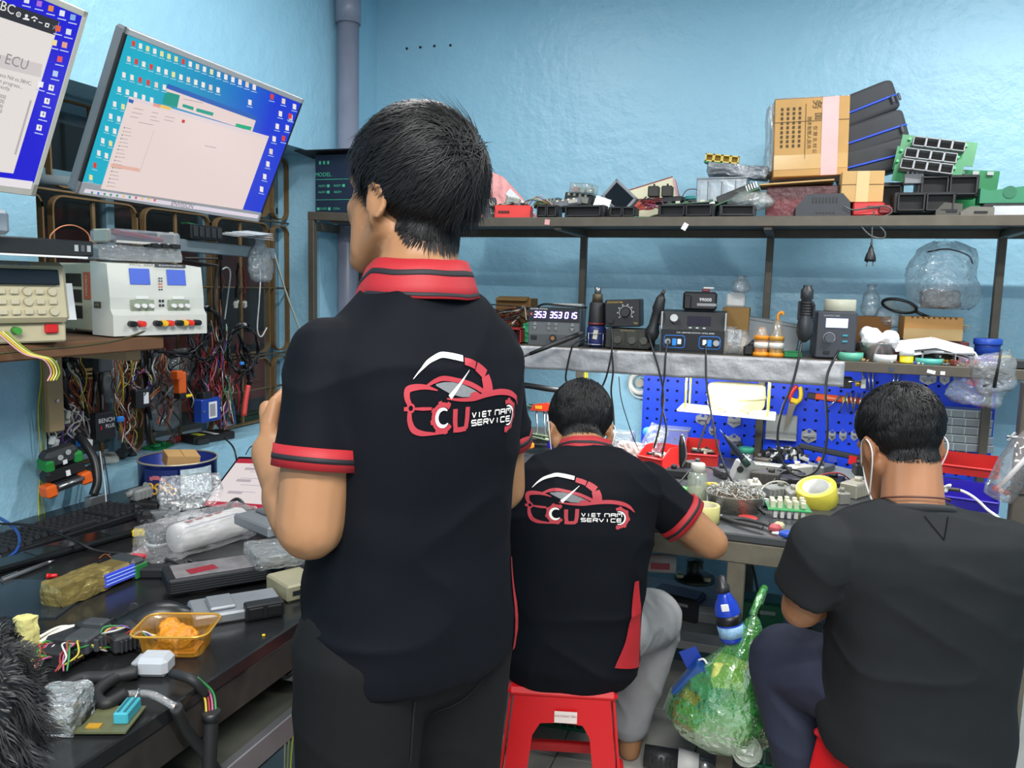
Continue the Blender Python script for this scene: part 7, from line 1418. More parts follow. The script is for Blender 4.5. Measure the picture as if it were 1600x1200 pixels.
o = mb.build('scrap_bits', cl, t); o['kind'] = 'stuff'
for k, (px, py, c, lab) in enumerate(((1393, 577, '39485c', 'tiny round dark sticker on the middle rail'), (1455, 581, 'e0e0dc', 'torn white sticker on the middle rail'), (1473, 583, 'e6e6e2', 'small square white sticker on the middle rail'))): one('sticker', lab, 'sticker', MB().box((0, 0, 0), (.026 if k == 1 else .014, .001, .012), (0, .2*(k == 1), 0)), mat(c, .6), on('y', SY0-.0165, px, py))
# cables from the stations down to the bench
def drop(label, pts, r=.0038, m=None): return wire('station_cable', label, 'cable', [on('y', Y, x, y) for x, y, Y in pts], r, m or mat('17181a', .4))
drop('black cable dropping from the soldering handle', [(918, 526, 3.0), (900, 535, 2.96), (893, 545, 2.95), (887, 570, 2.95), (884, 592, 2.96), (890, 602, 3.0)])
drop('black cable from the dial station, outer strand', [(955, 512, 2.98), (957, 535, 2.96), (954, 560, 2.95), (947, 590, 2.95), (938, 610, 3.0)])
drop('black cable from the dial station, inner strand', [(957, 520, 2.98), (956, 545, 2.96), (958, 580, 2.95), (955, 610, 2.95), (958, 640, 2.98), (960, 670, 3.1)])
drop('thin dark cable slanting to the bench behind the head', [(967, 588, 2.98), (970, 620, 3.0), (978, 650, 3.05), (990, 685, 3.1), (998, 702, 3.15)], .002)
drop('black cable from the leaning hot air handle', [(1013, 522, 2.98), (1018, 540, 2.95), (1030, 580, 2.94), (1037, 620, 2.93), (1032, 660, 2.9), (1022, 700, 2.88)])
drop('black cable from the left socket of the dual station', [(1044, 533, 2.98), (1040, 555, 2.95), (1038, 590, 2.94), (1034, 630, 2.93), (1041, 670, 2.92), (1035, 710, 2.9)])
drop('long black cable from the right socket of the dual station', [(1103, 538, 2.98), (1103, 560, 2.95), (1104, 600, 2.92), (1112, 650, 2.85), (1122, 700, 2.75), (1140, 745, 2.65), (1165, 780, 2.58), (1195, 803, 2.52)])
drop('black cable loop from the hot air gun to its station', [(1252, 535, 2.98), (1248, 560, 2.95), (1238, 600, 2.93), (1222, 640, 2.91), (1215, 680, 2.9), (1220, 715, 2.89), (1236, 738, 2.88), (1258, 744, 2.88), (1278, 732, 2.88), (1290, 700, 2.89), (1293, 660, 2.9), (1290, 620, 2.91), (1293, 585, 2.94), (1304, 560, 2.97), (1311, 548, 3.0)], .0042)
# ============================================================ lamp under the middle shelf
lt = thing('under_shelf_lamp', 'white LED tube lamp under the middle shelf behind the foil', 'lamp', (-.38, 3.07, MZ-.045))
MB().box((0, 0, .015), (1.06, .03, .018), b=.003).build('housing', WHITE, lt); MB().cyl((-.52, 0, -.002), (.52, 0, -.002), .009, n=10).build('tube', mat('ffffff', .4, var=0, emit=6), lt)
la = bpy.data.lights.new('under_shelf_light', 'AREA'); la.shape = 'RECTANGLE'; la.size = 1.04; la.size_y = .03; la.energy = 5.2; la.color = (.97, .99, 1.0)
lo = bpy.data.objects.new('under_shelf_light', la); COL.objects.link(lo); lo.parent = lt; lo.location = (0, .012, -.014); lo.rotation_euler = (radians(18), 0, 0)
# ============================================================ pegboard with real holes
PY = 3.57; PBL = mat('1c48e6', .4, var=.04)
def pegboard(label, x0, x1, z0, z1):
    t = thing('pegboard', label, 'pegboard', (x0, PY, z0)); mb = MB(); st_, h = .044, .0055
    nx, nz = int(round((x1-x0)/st_)), int(round((z1-z0)/st_)); sx, sz = (x1-x0)/nx, (z1-z0)/nz
    for i in range(nx):
        for j in range(nz):
            a, b, c, d = i*sx, (i+1)*sx, j*sz, (j+1)*sz; u, v = (a+b)/2, (c+d)/2
            vs = [(a, 0, c), (b, 0, c), (b, 0, d), (a, 0, d), (u-h, 0, v-h), (u+h, 0, v-h), (u+h, 0, v+h), (u-h, 0, v+h), (u-h, .012, v-h), (u+h, .012, v-h), (u+h, .012, v+h), (u-h, .012, v+h)]
            mb.add(vs, [(0, 1, 5, 4), (1, 2, 6, 5), (2, 3, 7, 6), (3, 0, 4, 7), (4, 5, 9, 8), (5, 6, 10, 9), (6, 7, 11, 10), (7, 4, 8, 11)])
    mb.build('panel', PBL, t); MB().box(((x1-x0)/2, .014, (z1-z0)/2), (x1-x0, .002, z1-z0)).build('backing', mat('0a1033', .7), t)
    for xx in (0, x1-x0): MB().box((xx, .006, (z1-z0)/2), (.004, .016, z1-z0)).build('edge_flange', PBL, t)
    return t
xl = on('y', PY, 1004, 650).x; xr = on('y', PY, 1553, 650).x
pegboard('left blue steel pegboard with square holes behind the bench', xl, -.10, .70, 1.185); pegboard('right blue steel pegboard with square holes behind the bench', -.08, xr, .70, 1.185)
HKM = mat('b4b6b4', .35, .5)
def hk(px, py): return on('y', PY-.004, px, py)
def hexplate(label, px, py, w, h, arms=1):
    t = thing('peg_hook', label, 'hook', hk(px, py), group='grey hooks on the pegboard'); MB().prism([(-w/2, -h*.22), (0, -h/2), (w/2, -h*.22), (w/2, h*.22), (0, h/2), (-w/2, h*.22)], .004, M()).build('plate', HKM, t)
    MB().box((0, -.003, h*.3), (.012, .003, .012)).build('rivet', mat('2a46b8', .4), t); MB().box((0, -.008, 0), (w*.75, .012, h*.14), b=.002).build('ledge', HKM, t)
    for k in range(arms): MB().tube([(-w*.25+w*.5*k/max(1, arms-1) if arms > 1 else 0, -.004, -h*.1), (-w*.25+w*.5*k/max(1, arms-1) if arms > 1 else 0, -.03, -h*.14), (-w*.25+w*.5*k/max(1, arms-1) if arms > 1 else 0, -.034, -h*.02)], .003, 6).build('prong', STEEL, t)
for k, a in enumerate(((1147, 658, .055, .06, 1, 'upper grey hexagonal hook left of the post'), (1147, 688, .055, .06, 1, 'lower grey hexagonal hook left of the post'), (1098, 655, .06, .055, 2, 'twin-prong grey hook under the hanging tray'), (1113, 672, .03, .05, 1, 'small grey hook beside the twin-prong hook'), (1264, 681, .06, .065, 1, 'hexagonal hook right of the grey case'), (1300, 680, .028, .05, 1, 'first of three small hooks by the head'), (1317, 680, .028, .05, 1, 'second of three small hooks by the head'), (1335, 680, .028, .05, 1, 'third of three small hooks by the head'), (1503, 728, .07, .06, 1, 'hexagonal hook with handle right of the head'), (1470, 728, .045, .05, 1, 'half hidden hook by the ear at the right'), (1503, 706, .035, .03, 1, 'small hook below the stacked clear boxes'), (1450, 592, .06, .05, 2, 'grey hook under the shelf above the head'), (1476, 592, .035, .05, 1, 'small grey hook right of the twin one'))): hexplate(a[5], a[0], a[1], a[2], a[3], a[4])
t = thing('tool_holder', 'grey steel pocket holder on the pegboard', 'holder', hk(1221, 666)); MB().box((0, -.018, 0), (.125, .034, .105), b=.003).build('pocket', mat('9da09c', .4, .3), t); MB().box((0, -.0365, -.022), (.125, .003, .010)).build('fold', mat('8a8d8a', .4, .3), t); MB().box((0, -.038, -.05), (.125, .008, .006)).build('lip', mat('b4b6b2', .4, .3), t)
t = thing('snips', 'red and yellow handled snips hanging point down', 'tool', on('y', 3.5, 1237, 640), (0, radians(12), 0)); MB().prism([(-.018, .03), (.012, .03), (.006, -.05), (-.004, -.10), (-.012, -.04)], .006, M()).build('blade', mat('8c8378', .35, .7), t)
for s in (-1, 1): MB().tube(bez([(s*.006, 0, .028), (s*.02, 0, .055), (s*.012, 0, .09), (s*.004, 0, .10)], 5), .009, 8).build('handle', mat('d03024', .4) if s < 0 else mat('e8c020', .4), t)
MB().box((.0, -.008, .04), (.03, .006, .02), b=.003).build('yellow_grip', YELLOW, t)
t = thing('spirit_level', 'orange spirit level mounted flat on the pegboard', 'tool', hk(1312, 623)+V((0, -.006, 0)), (0, radians(3), 0)); MB().box((0, 0, 0), (.20, .014, .026), b=.003).build('body', mat('e0541c', .4), t); MB().box((-.11, 0, 0), (.035, .014, .026), b=.003).build('dark_end', mat('3a3234', .5), t); MB().box((.02, -.0075, .0), (.02, .002, .02)).build('yellow_vial', YELLOW, t); MB().box((-.03, -.0075, 0), (.06, .002, .003)).build('print_line', mat('f0c8a0', .5), t)
t = thing('yellow_clip', 'brass and yellow clamp under the shelf edge', 'clamp', on('y', 3.1, 1330, 598)); MB().box((-.02, 0, 0), (.045, .04, .04), b=.003).build('black_block', BLACK, t); MB().cyl((.012, -.02, 0), (.03, -.02, 0), .010, n=10).build('brass_nut', mat('b8923c', .3, .7), t); MB().box((.04, 0, .0), (.016, .02, .035), b=.002).build('white_tag', WHITE, t); MB().cyl((-.01, -.022, .005), (.03, -.03, .012), .002, n=6).build('pin', STEEL, t)
for k in range(9): px = (1303, 1318, 1324, 1331, 1336, 1344, 1349, 1354, 1359)[k]; t = thing('drill_bit', 'steel drill bit %s in the row on the pegboard' % ('leftmost slanted', 'second', 'third', 'fourth', 'fifth', 'sixth', 'seventh', 'eighth', 'rightmost')[k], 'drill bit', on('y', 3.54, px, 628), (0, radians((40, 14, -8, -12, 6, 10, 12, 14, 18)[k]), 0), group='drill bits on the pegboard'); MB().cyl((0, 0, -.045), (0, 0, .04), .0032, .0036, n=8).build('shank', STEEL, t); MB().lathe([(.0045, 0), (.005, .002), (.0045, .004)], n=8).build('collar', mat('8a8468', .4, .5), t)
for k in range(5): px = (1350, 1358, 1364, 1397, 1403)[k]; t = thing('screwdriver', 'thin screwdriver shaft %s under the shelf' % ('far left', 'second from left', 'middle', 'fourth', 'far right')[k], 'screwdriver', on('y', 3.555, px, 592), (0, radians((-18, -6, -4, 3, 3)[k]), 0), group='screwdriver shafts under the shelf'); MB().cyl((0, 0, -.05), (0, 0, .03), .0035, n=8).build('shaft', STEEL, t); MB().lathe([(.008, .03), (.009, .04), (.008, .07), (0, .07)], n=10).build('handle', mat('8a8d90', .4), t)
# clear organiser boxes stacked
for k in range(5):
    q = on('y', 3.50, 1506-1.5*k+(3 if k > 2 else 0), (694, 680, 665, 655, 646)[k] if False else 696-13*k)
    t = thing('parts_case', 'clear compartment case, %s of the stack' % ('bottom', 'second', 'middle', 'fourth', 'top')[k], 'case', q, 0, group='stacked clear compartment cases'); MB().box((0, 0, 0), (.185, .10, .030), b=.002).build('shell', mat('a9b2b4', .3, alpha=.75), t)
    for j in range(3): MB().box((-.045+.045*j, -.0505, 0), (.004, .002, .03)).build('divider', mat('c3cacc', .4), t)
    MB().box((0, -.0505, .0135), (.185, .003, .004)).build('lid_rim', mat('c8ced0', .35), t)
# bags hanging at the right, bottle with marker
for k, (px, py, w, h, lab) in enumerate(((1525, 590, .17, .15, 'clear zip bag with pink print hanging under the shelf'), (1562, 575, .13, .13, 'clear zip bag with black pins hanging at the shelf end'))):
    t = thing('zip_bag', lab, 'bag', on('y', 3.02-.03*k, px, py)-V((0, 0, h*.62)), (0, radians((8, -14)[k]), 0)); sack(w, .04, h, 90+k, 28, ((0, .7), (.1, .95), (.5, 1), (.9, .95), (1, .95))).build('bag', film('d0d4d8', .3, .1, .6, 35), t)
    if k == 0: MB().box((-.02, -.018, .09), (.03, .002, .05), (0, .2, 0)).build('pink_print', mat('d86a8a', .5, alpha=.7), t)
    else:
        MB().tube([(-.01, -.02, .02), (.03, -.02, .14)], [.006, .003], 8).build('black_probe', BLACK, t)
        for j in range(4): MB().box((-.03+.022*j, -.012, .03+.006*(j % 2)), (.02, .006, .008), (0, .5*j, 0)).build('pin', DKGREY, t)
q = on('y', 2.40, 1580, 735); t = thing('plastic_bottle', 'cut clear bottle holding a red marker tied to the post', 'bottle', q, (0, radians(18), 0)); MB().lathe([(.02, -.085), (.036, -.08), (.04, -.06), (.040, .02), (.03, .075), (.015, .11)], n=24).build('bottle', film('d0c8c8', .3, .07, .3, 30), t); MB().cyl((-.01, 0, -.06), (.02, 0, .05), .0065, n=10).build('marker', mat('e0dcd8', .4), t); MB().cyl((.02, 0, .05), (.034, 0, .10), .0085, n=10).build('red_cap', RED, t)
for j in range(3): MB().box((-.015+.014*j, 0, -.06), (.012, .02, .014), (0, .4*j, 0), b=.003).build('scrap', mat(('b83a38', 'c8a8a0', '8a3030')[j], .4), t)
t = thing('wing_nut', 'steel wing nut on the right shelf post', 'nut', on('y', 2.40, 1586, 683)); MB().cyl((-.02, 0, 0), (.02, 0, 0), .004, n=8).build('bolt', STEEL, t); MB().box((-.008, 0, 0), (.008, .006, .03), (0, .6, 0), b=.002).build('wing', STEEL, t)
for k, z in enumerate((748, 765)): one('cable_tie', 'black cable tie round the right post, %s' % ('upper', 'lower')[k], 'cable tie', MB().tube([(.026*cos(a), .026*sin(a), .004*sin(a)) for a in np.linspace(0, 2*pi, 20)], .003, 6), BLACK, V((.60, 2.42, on('y', 2.42, 1580, z).z)))
# ============================================================ hanging tray
q0, q1 = on('y', 3.16, 1060, 640), on('y', 3.16, 1212, 647); t = thing('hanging_tray', 'white plate hung by yellow cords under the middle shelf', 'tray', ((q0.x+q1.x)/2, 3.2, q0.z)); wd = q1.x-q0.x
MB().box((0, 0, 0), (wd, .18, .010), (0, radians(1.5), 0), b=.002).build('plate', mat('e6e6de', .5), t)
for sx in (-1, 1):
    for sy in (-1, 1): MB().cyl((sx*wd*.42, sy*.07, 0), (sx*wd*.42, sy*.07, MZ-.02-q0.z), .004, n=6).build('cord', mat('d8cc3c', .6), t)
c0 = V(t.location)
t = thing('ring_lamp_head', 'cream drum-shaped holder standing on the hanging tray', 'holder', c0+V((.03, .03, .006))); MB().lathe([(.095, 0), (.108, .02), (.112, .06), (.108, .095), (.10, .10), (0, .10)], n=32).build('drum', mat('a8a278', .6), t); MB().lathe([(.1125, .05), (.115, .055), (.1125, .062)], n=32).build('band', mat('8c8866', .5), t)
t = thing('warning_card', 'white and blue card on the cream drum', 'card', c0+V((.0, -.086, .045))); MB().box((0, 0, .022), (.095, .002, .045), b=.0005).build('card', mat('eef2f2', .6), t); MB().box((-.035, -.0015, .022), (.02, .001, .043)).build('blue_print', mat('7ab8d8', .6), t)
t = thing('bulb', 'glowing white bulb standing on the hanging tray', 'bulb', c0+V((.015, -.07, .006))); MB().lathe([(.010, 0), (.012, .012), (.020, .025), (.022, .035), (.016, .05), (.0, .055)], n=18).build('glass', mat('ffffff', .3, var=0, emit=7), t); MB().lathe([(.012, 0), (.012, .012)], n=12).build('socket', WHITE, t)
bl = bpy.data.lights.new('bulb_light', 'POINT'); bl.energy = .6; bl.shadow_soft_size = .025; bo = bpy.data.objects.new('bulb_light', bl); COL.objects.link(bo); bo.parent = t; bo.location = (0, -.05, .035)
t = thing('cream_clutter', 'cream sticks and wire ends lying on the hanging tray', 'clutter', c0+V((0, -.06, .008))); rs = random.Random(9)
for k in range(14): MB().box((rs.uniform(-wd*.4, wd*.42), rs.uniform(-.015, .02), .004+rs.uniform(0, .012)), (rs.uniform(.03, .09), .006, .006), (0, rs.uniform(-.2, .2), rs.uniform(-.4, .4)), b=.001).build('stick', mat('c8c49c', .6), t)
t = thing('cable_reel', 'white cable reel hanging at the pegboard corner', 'reel', on('y', 3.605, 1000, 598)); MB().tube([(.045*cos(a), 0, .045*sin(a)) for a in np.linspace(0, 2*pi, 30)], .012, 8).build('coil', mat('d8d6cc', .5), t); MB().tube([(.01+.058*cos(a), -.01, -.01+.058*sin(a)) for a in np.linspace(2, 6.6, 24)], .003, 6).build('loose_turn', mat('d8d6cc', .5), t); MB().cyl((0, -.01, 0), (0, .01, 0), .02, n=16).build('hub', mat('a8a490', .5), t)
t = thing('yellow_tape_strip', 'yellow cables running down the wall beside the post', 'cable', on('y', 3.45, 913, 585)); MB().tube([(0, 0, .1), (.004, 0, 0), (.002, 0, -.3)], .006, 6).build('cable', YELLOW, t); MB().tube([(.012, 0, .1), (.014, 0, 0), (.012, 0, -.3)], .004, 6).build('cable', mat('c8cc40', .5), t)
t = thing('swing_arm', 'black tubular lamp arm reaching in below the shelf', 'arm', on('y', 3.1, 828, 603)); MB().tube(bez([(-.12, 0, .005), (0, 0, 0), (.09, 0, -.008), (.16, .02, -.012)], 5), .012, 12).build('tube', BLACK, t); MB().cyl((-.14, 0, .006), (-.11, 0, .006), .016, n=12).build('joint', DKGREY, t)
# ============================================================ things on the bench
def bn(px, py, dz=0.): return on('z', BZ+dz, px, py)
def bin_(label, px, py, w, d, h, rot, m, cat='bin', fill=True, z=0.):
    t = thing('storage_bin', label, cat, bn(px, py)+V((0, 0, z)), rot); k = .004
    MB().box((0, 0, k/2), (w, d, k)).build('base', m, t); MB().box((0, d/2, h/2), (w, k, h)).build('back_wall', m, t); MB().box((0, -d/2, h*.27), (w, k, h*.54)).build('front_wall', m, t)
    for s in (-1, 1): MB().prism([(-d/2, 0), (d/2, 0), (d/2, h), (-d*.1, h), (-d/2, h*.54)], k, M.Translation((s*w/2, 0, 0)) @ M.Rotation(radians(90), 4, 'Z')).build('side_wall', m, t)
    MB().box((0, -d/2-.006, h*.5), (w, .014, .006), b=.002).build('front_lip', m, t)
    if fill:
        rs = random.Random(int(px))
        for j in range(10): MB().cyl((rs.uniform(-w*.4, w*.4), rs.uniform(-d*.3, d*.35), h*.45), (rs.uniform(-w*.4, w*.4), rs.uniform(-d*.3, d*.35), h*.6), .006, n=8).build('component', mat(('c8c4a8', '55585a', 'a8a090', '2a2b2d')[j % 4], .4), t)
    return t
REDB = mat('d02a26', .4)
bin_('red bin tilted beside the shoulder of the seated man', 1030, 726, .11, .13, .075, radians(-25), REDB); bin_('red bin with batteries before the pegboard', 1096, 722, .125, .13, .085, radians(4), REDB)
bin_('long red bin at the right end of the bench', 1512, 772, .17, .11, .06, radians(-12), REDB, fill=False, z=.075); bin_('violet blue bin under the red one at the right', 1512, 790, .17, .12, .07, radians(-12), mat('2a1ca0', .4), fill=False)
t = thing('clear_box', 'clear lidded box behind the red bins', 'box', bn(1052, 705)); MB().box((0, 0, .05), (.13, .08, .10), b=.004).build('shell', film('c8d4ea', .4, .12, .2, 20), t); MB().box((0, 0, .098), (.135, .085, .010), b=.003).build('lid', film('d8e0f0', .5, .12, .2, 20), t)
t = thing('zip_bag', 'clear zip bag of tools behind the seated man', 'bag', bn(1008, 720)+V((0, 0, .01)), (radians(-20), radians(22), 0)); lumpy(.08, .03, .14, .006, 26, 101).build('bag', film('b8c8e0', .35, .1, .6, 40), t); MB().cyl((0, 0, .02), (.01, 0, .12), .010, n=10).build('tool_shaft', mat('b8b090', .4, .3), t); MB().sph((-.04, 0, .10), (.02, .01, .02)).build('blue_plug', mat('2a78d0', .4), t)
t = thing('glass_bottle', 'clear glass solvent bottle with a white cap', 'bottle', bn(1088, 786)); MB().lathe([(.030, 0), (.032, .004), (.032, .085), (.026, .10), (.020, .104), (.020, .11)], n=28).build('glass', film('d8e0c8', .45, .06, .1, 20), t); MB().lathe([(.0, .004), (.029, .004), (.029, .055), (0, .055)], n=24).build('liquid', mat('c3cba8', .2, alpha=.55), t); MB().lathe([(.0225, .105), (.0225, .125), (.021, .13), (0, .131)], n=24).build('cap', mat('d8d6cc', .4), t)
def ring(label, px, py, r0, r1, h, m, rot=0, core=None, z=0.):
    t = thing('tape_roll', label, 'tape', bn(px, py)+V((0, 0, z)), rot); MB().lathe([(r0, 0), (r1-.001, 0), (r1, .001), (r1, h-.001), (r1-.001, h), (r0, h), (r0, 0)], n=36).build('tape', m, t); MB().lathe([(r0-.0025, .001), (r0, .001), (r0, h-.001), (r0-.0025, h-.001), (r0-.0025, .001)], n=36).build('core', core or mat('b8b090', .6), t)
ring('cream masking tape roll by the elbow', 1100, 814, .034, .044, .05, mat('c8c07c', .5)); ring('large clear yellow tape roll propped up beside the seated man', 1278, 790, .042, .062, .06, mat('d8c848', .3), (radians(22), radians(-12), 0), mat('d8d8d4', .6), .014)
# tub of clipped leads
t = thing('scrap_tub', 'clear tub heaped with clipped silver component leads', 'tub', bn(1148, 795)); MB().lathe([(.078, 0), (.088, .05), (.092, .052), (.092, .056), (.085, .054), (.074, .004), (0, .004)], n=32).build('tub', film('c8c8b8', .5, .1, .3, 30), t); MB().lathe([(0, .005), (.072, .005), (.08, .045), (.05, .06), (0, .068)], n=28).build('core_heap', mat('6a5a4a', .6, var=.4, vs=80), t)
mb = MB(); rs = random.Random(12)
for k in range(420):
    a, r = rs.uniform(0, 2*pi), .08*sqrt(rs.random()); c = V((r*cos(a), r*sin(a), .05+.022*(1-r/.085)+rs.uniform(0, .014))); d = V((rs.gauss(0, 1), rs.gauss(0, 1), rs.gauss(0, .5))).normalized()*rs.uniform(.006, .014); mb.tube([c-d, c+d*.2+V((0, 0, .002)), c+d], .0011, 4, mi=k % 3)
o = mb.build('lead_clippings', [STEEL, mat('d8d6cc', .5), mat('8a8678', .4, .5)], t); o['kind'] = 'stuff'
# soldering iron in holder
t = thing('iron_stand', 'grey soldering iron stand beside the tub', 'stand', bn(1160, 752), radians(20)); MB().prism([(-.05, 0), (.05, 0), (.05, .055), (.02, .085), (-.02, .075)], .06, M()).build('housing', mat('9a9c9a', .4, .3), t); MB().cyl((-.02, -.032, .05), (-.02, -.028, .05), .012, n=14).build('opening', BLACK, t); MB().cyl((.0, -.05, .0), (.0, -.05, .016), .03, n=18).build('sponge_dish', mat('8c8f8c', .4), t)
t = thing('soldering_iron', 'dark blue soldering iron resting in the stand', 'soldering iron', on('y', 2.86, 1152, 706), (0, radians(-40), radians(15))); MB().lathe([(.006, -.06), (.010, -.05), (.011, 0), (.008, .045), (.004, .075)], n=14).build('grip', mat('1c2434', .4), t); MB().lathe([(.012, -.062), (.013, -.035), (.011, -.03)], n=14).build('collar', mat('1f3a34', .5), t); MB().cyl((0, 0, .075), (0, 0, .1), .002, .001, n=6).build('tip', STEEL, t)
t = thing('hot_tweezers', 'black hot tweezers standing behind the red bins', 'tweezers', on('y', 2.95, 1066, 712), (0, radians(-4), 0)); MB().lathe([(.008, -.05), (.013, -.03), (.013, .04), (.008, .075), (0, .08)], n=14).build('grip', mat('1d1e20', .4), t); MB().tube(bez([(.0, -.014, -.04), (.016, -.014, 0), (.012, -.012, .05), (0, 0, .078)], 5), .003, 6).build('steel_arm', STEEL, t)
t = thing('screw_jar', 'clear jar with a mint green lid by the iron stand', 'jar', bn(1164, 728)+V((0, .03, 0))); MB().lathe([(.026, 0), (.027, .05), (0, .05)], n=22).build('jar', film('c0ccc8', .5), t); MB().lathe([(.030, .05), (.030, .068), (.028, .07), (0, .07)], n=22).build('lid', mat('48b08c', .4), t)
t = thing('tweezers', 'long white-handled tweezers leaning on the pegboard', 'tweezers', on('y', 3.2, 1100, 672), (0, radians(14), 0)); MB().tube([(0, 0, -.10), (0, 0, 0), (.004, 0, .07)], [.003, .005, .004], 8).build('arm', mat('5a5d62', .4), t); MB().tube([(.004, 0, .03), (.006, 0, .075)], .006, 8).build('white_sleeve', WHITE, t)
# pliers
t = thing('pliers', 'pliers with long black handles open on the bench edge', 'pliers', bn(1130, 808, .008), radians(-25))
for s in (-1, 1): MB().tube(bez([(-.02, 0, 0), (.02, s*.010, 0), (.06, s*.024, .002), (.14, s*.020-.006, .004)], 6), [.005]*6+[.006]*13, 8).build('handle', mat('3a3b3c', .45), t); MB().prism([(-.05, -.004), (-.015, -.010), (.0, 0), (-.015, .010), (-.05, .002)], .006, M.Translation((0, s*.004, 0)) @ M.Rotation(radians(90), 4, 'X')).build('jaw', mat('8a8c8e', .3, .8), t)
MB().cyl((-.008, 0, -.007), (-.008, 0, .007), .006, n=12).build('pivot', STEEL, t)
t = thing('marker_pen', 'yellow and white marker lying by the tub', 'pen', bn(1138, 798, .007), radians(-4)); MB().cyl((-.055, 0, 0), (-.005, 0, 0), .0065, n=12).build('white_barrel', WHITE, t); MB().cyl((-.005, 0, 0), (.045, 0, 0), .0075, n=12).build('yellow_cap', YELLOW, t)
one('marker_pen', 'small yellow pen cap behind the glass bottle', 'pen', MB().cyl((-.02, 0, .008), (.02, 0, .008), .007, n=10).cyl((.02, 0, .008), (.03, 0, .008), .003, n=8), YELLOW, bn(1110, 760), .3)
one('red_disc', 'flat red plastic disc lying by the pliers', 'disc', MB().lathe([(.028, 0), (.03, .003), (.026, .005), (0, .005)], n=24), mat('c84440', .45), bn(1168, 810))
one('green_bag', 'scrap of bright green film behind the glass bottle', 'film', lumpy(.06, .05, .02, .005, 40, 110), mat('58b840', .3, bump=.4, bs=60), bn(1068, 772))
# relay board
t = thing('relay_board', 'green circuit board with white relays on the bench', 'circuit board', bn(1230, 806), radians(8)); MB().box((0, 0, .028), (.125, .095, .003)).build('board', mat('2f9a58', .4), t); rs = random.Random(3)
for i in range(5):
    for j in range(3): MB().box((-.045+.022*i+rs.uniform(-.003, .003), -.02+.024*j, .040), (.014, .014, .018+rs.uniform(0, .012)), b=.002).build('relay', mat('d0ccb0', .5), t)
for k in range(5): MB().box((-.04+.02*k, -.03, .014), (.012, .02, .026), b=.002).build('pin_block', mat('d8d8d0', .5), t)
t = thing('eraser_block', 'pink and cream rubber block by the blue pen', 'eraser', bn(1214, 828), radians(70)); MB().box((.012, 0, .010), (.03, .028, .02), b=.006).build('cream_half', mat('c8bc94', .6), t); MB().box((-.018, 0, .010), (.032, .03, .02), b=.006).build('pink_half', mat('b8545c', .5), t)
t = thing('blue_pen', 'fat blue marker beside the seated man in charcoal', 'pen', bn(1246, 836, .012), radians(6)); MB().lathe([(.0, -.055), (.008, -.045), (.012, -.03), (.012, .04), (0, .042)], n=16, T=M.Rotation(radians(90), 4, 'Y')).build('barrel', mat('2a50b8', .4), t); MB().cyl((-.068, 0, 0), (-.05, 0, 0), .003, .005, n=10).build('tip', WHITE, t)
one('paper_slip', 'small white paper slip at the bench edge', 'paper', MB().box((0, 0, .001), (.04, .05, .0012)), PAPER, bn(1254, 848), .3)
# scanner, plates and heaps at the back
t = thing('steel_plate', 'long grey steel channel plate lying on the bench', 'plate', bn(1208, 742), radians(-6)); MB().box((0, 0, .022), (.17, .05, .036), b=.002).build('channel', mat('9a9a94', .4, .4), t); MB().box((.06, -.026, .022), (.025, .002, .024)).build('cream_label', mat('d8d0b0', .6), t)
for x in (-.06, -.02, .02): MB().cyl((x, -.0255, .026), (x, -.028, .026), .003, n=8).build('hole', BLACK, t)
t = thing('scrap_heap', 'heap of black plastic clips and white chips', 'heap', bn(1225, 722)); mb = MB(); rs = random.Random(5); cl = [mat(c, .5) for c in ('1d1e1f', '2c2d2e', 'c8cac8', '8a8c8c', '111213')]
for k in range(120): a, r = rs.uniform(0, 6.28), .09*sqrt(rs.random()); s_ = rs.uniform(.008, .024); mb.box((r*cos(a), r*.7*sin(a), .01+.04*(1-r/.1)+rs.uniform(0, .012)), (s_*1.6, s_*.6, s_*.6), (rs.uniform(0, 3), rs.uniform(0, 3), rs.uniform(0, 3)), mi=k % 5)
o = mb.build('clips', cl, t); o['kind'] = 'stuff'
t = thing('barcode_scanner', 'long dark handheld frame with a red end on the bench', 'tool', bn(1300, 728)+V((0, 0, .0)), radians(-8)); MB().box((0, 0, .055), (.26, .03, .02), (0, radians(6), 0), b=.004).build('bar', mat('2c2e30', .5), t); MB().box((-.12, 0, .035), (.02, .03, .07), (0, radians(-25), 0), b=.004).build('leg_bar', mat('2c2e30', .5), t); MB().box((.075, -.018, .035), (.03, .006, .035), (0, radians(6), 0), b=.002).build('red_end', RED, t); MB().box((.0, -.018, .03), (.035, .004, .024), b=.001).build('blue_chip', mat('3a4aa8', .4), t); MB().box((-.045, -.016, .022), (.024, .01, .02), (0, .4, 0), b=.002).build('orange_clip', ORANGE, t); MB().box((.14, 0, .04), (.02, .03, .08), b=.004).build('leg_bar', mat('2c2e30', .5), t)
one('metal_sheet', 'bent grey metal sheet leaning in front of the dark frame', 'sheet', MB().box((0, 0, .012), (.14, .09, .003), (radians(14), radians(8), .1)).box((-.07, .01, .012), (.03, .08, .003), (radians(14), radians(-20), .1)), mat('a9b0ac', .35, .5), bn(1318, 744), -.2)
one('metal_sheet', 'small bent grey bracket leaning on the dark frame', 'sheet', MB().box((0, 0, .022), (.05, .03, .003), (radians(50), radians(14), .1)).box((.02, 0, .012), (.03, .03, .003)), mat('b4b8b4', .35, .5), bn(1272, 738), .4)
t = thing('white_case', 'white plastic case standing behind the dark frame', 'case', bn(1333, 708)+V((0, .05, .03)), radians(-6)); MB().box((0, 0, .03), (.17, .05, .06), b=.004).build('case', mat('c9c9be', .5), t)
for x in (-.05, 0, .05): MB().cyl((x, -.026, .045), (x, -.028, .045), .0035, n=8).build('screw', mat('8a4040', .4), t)
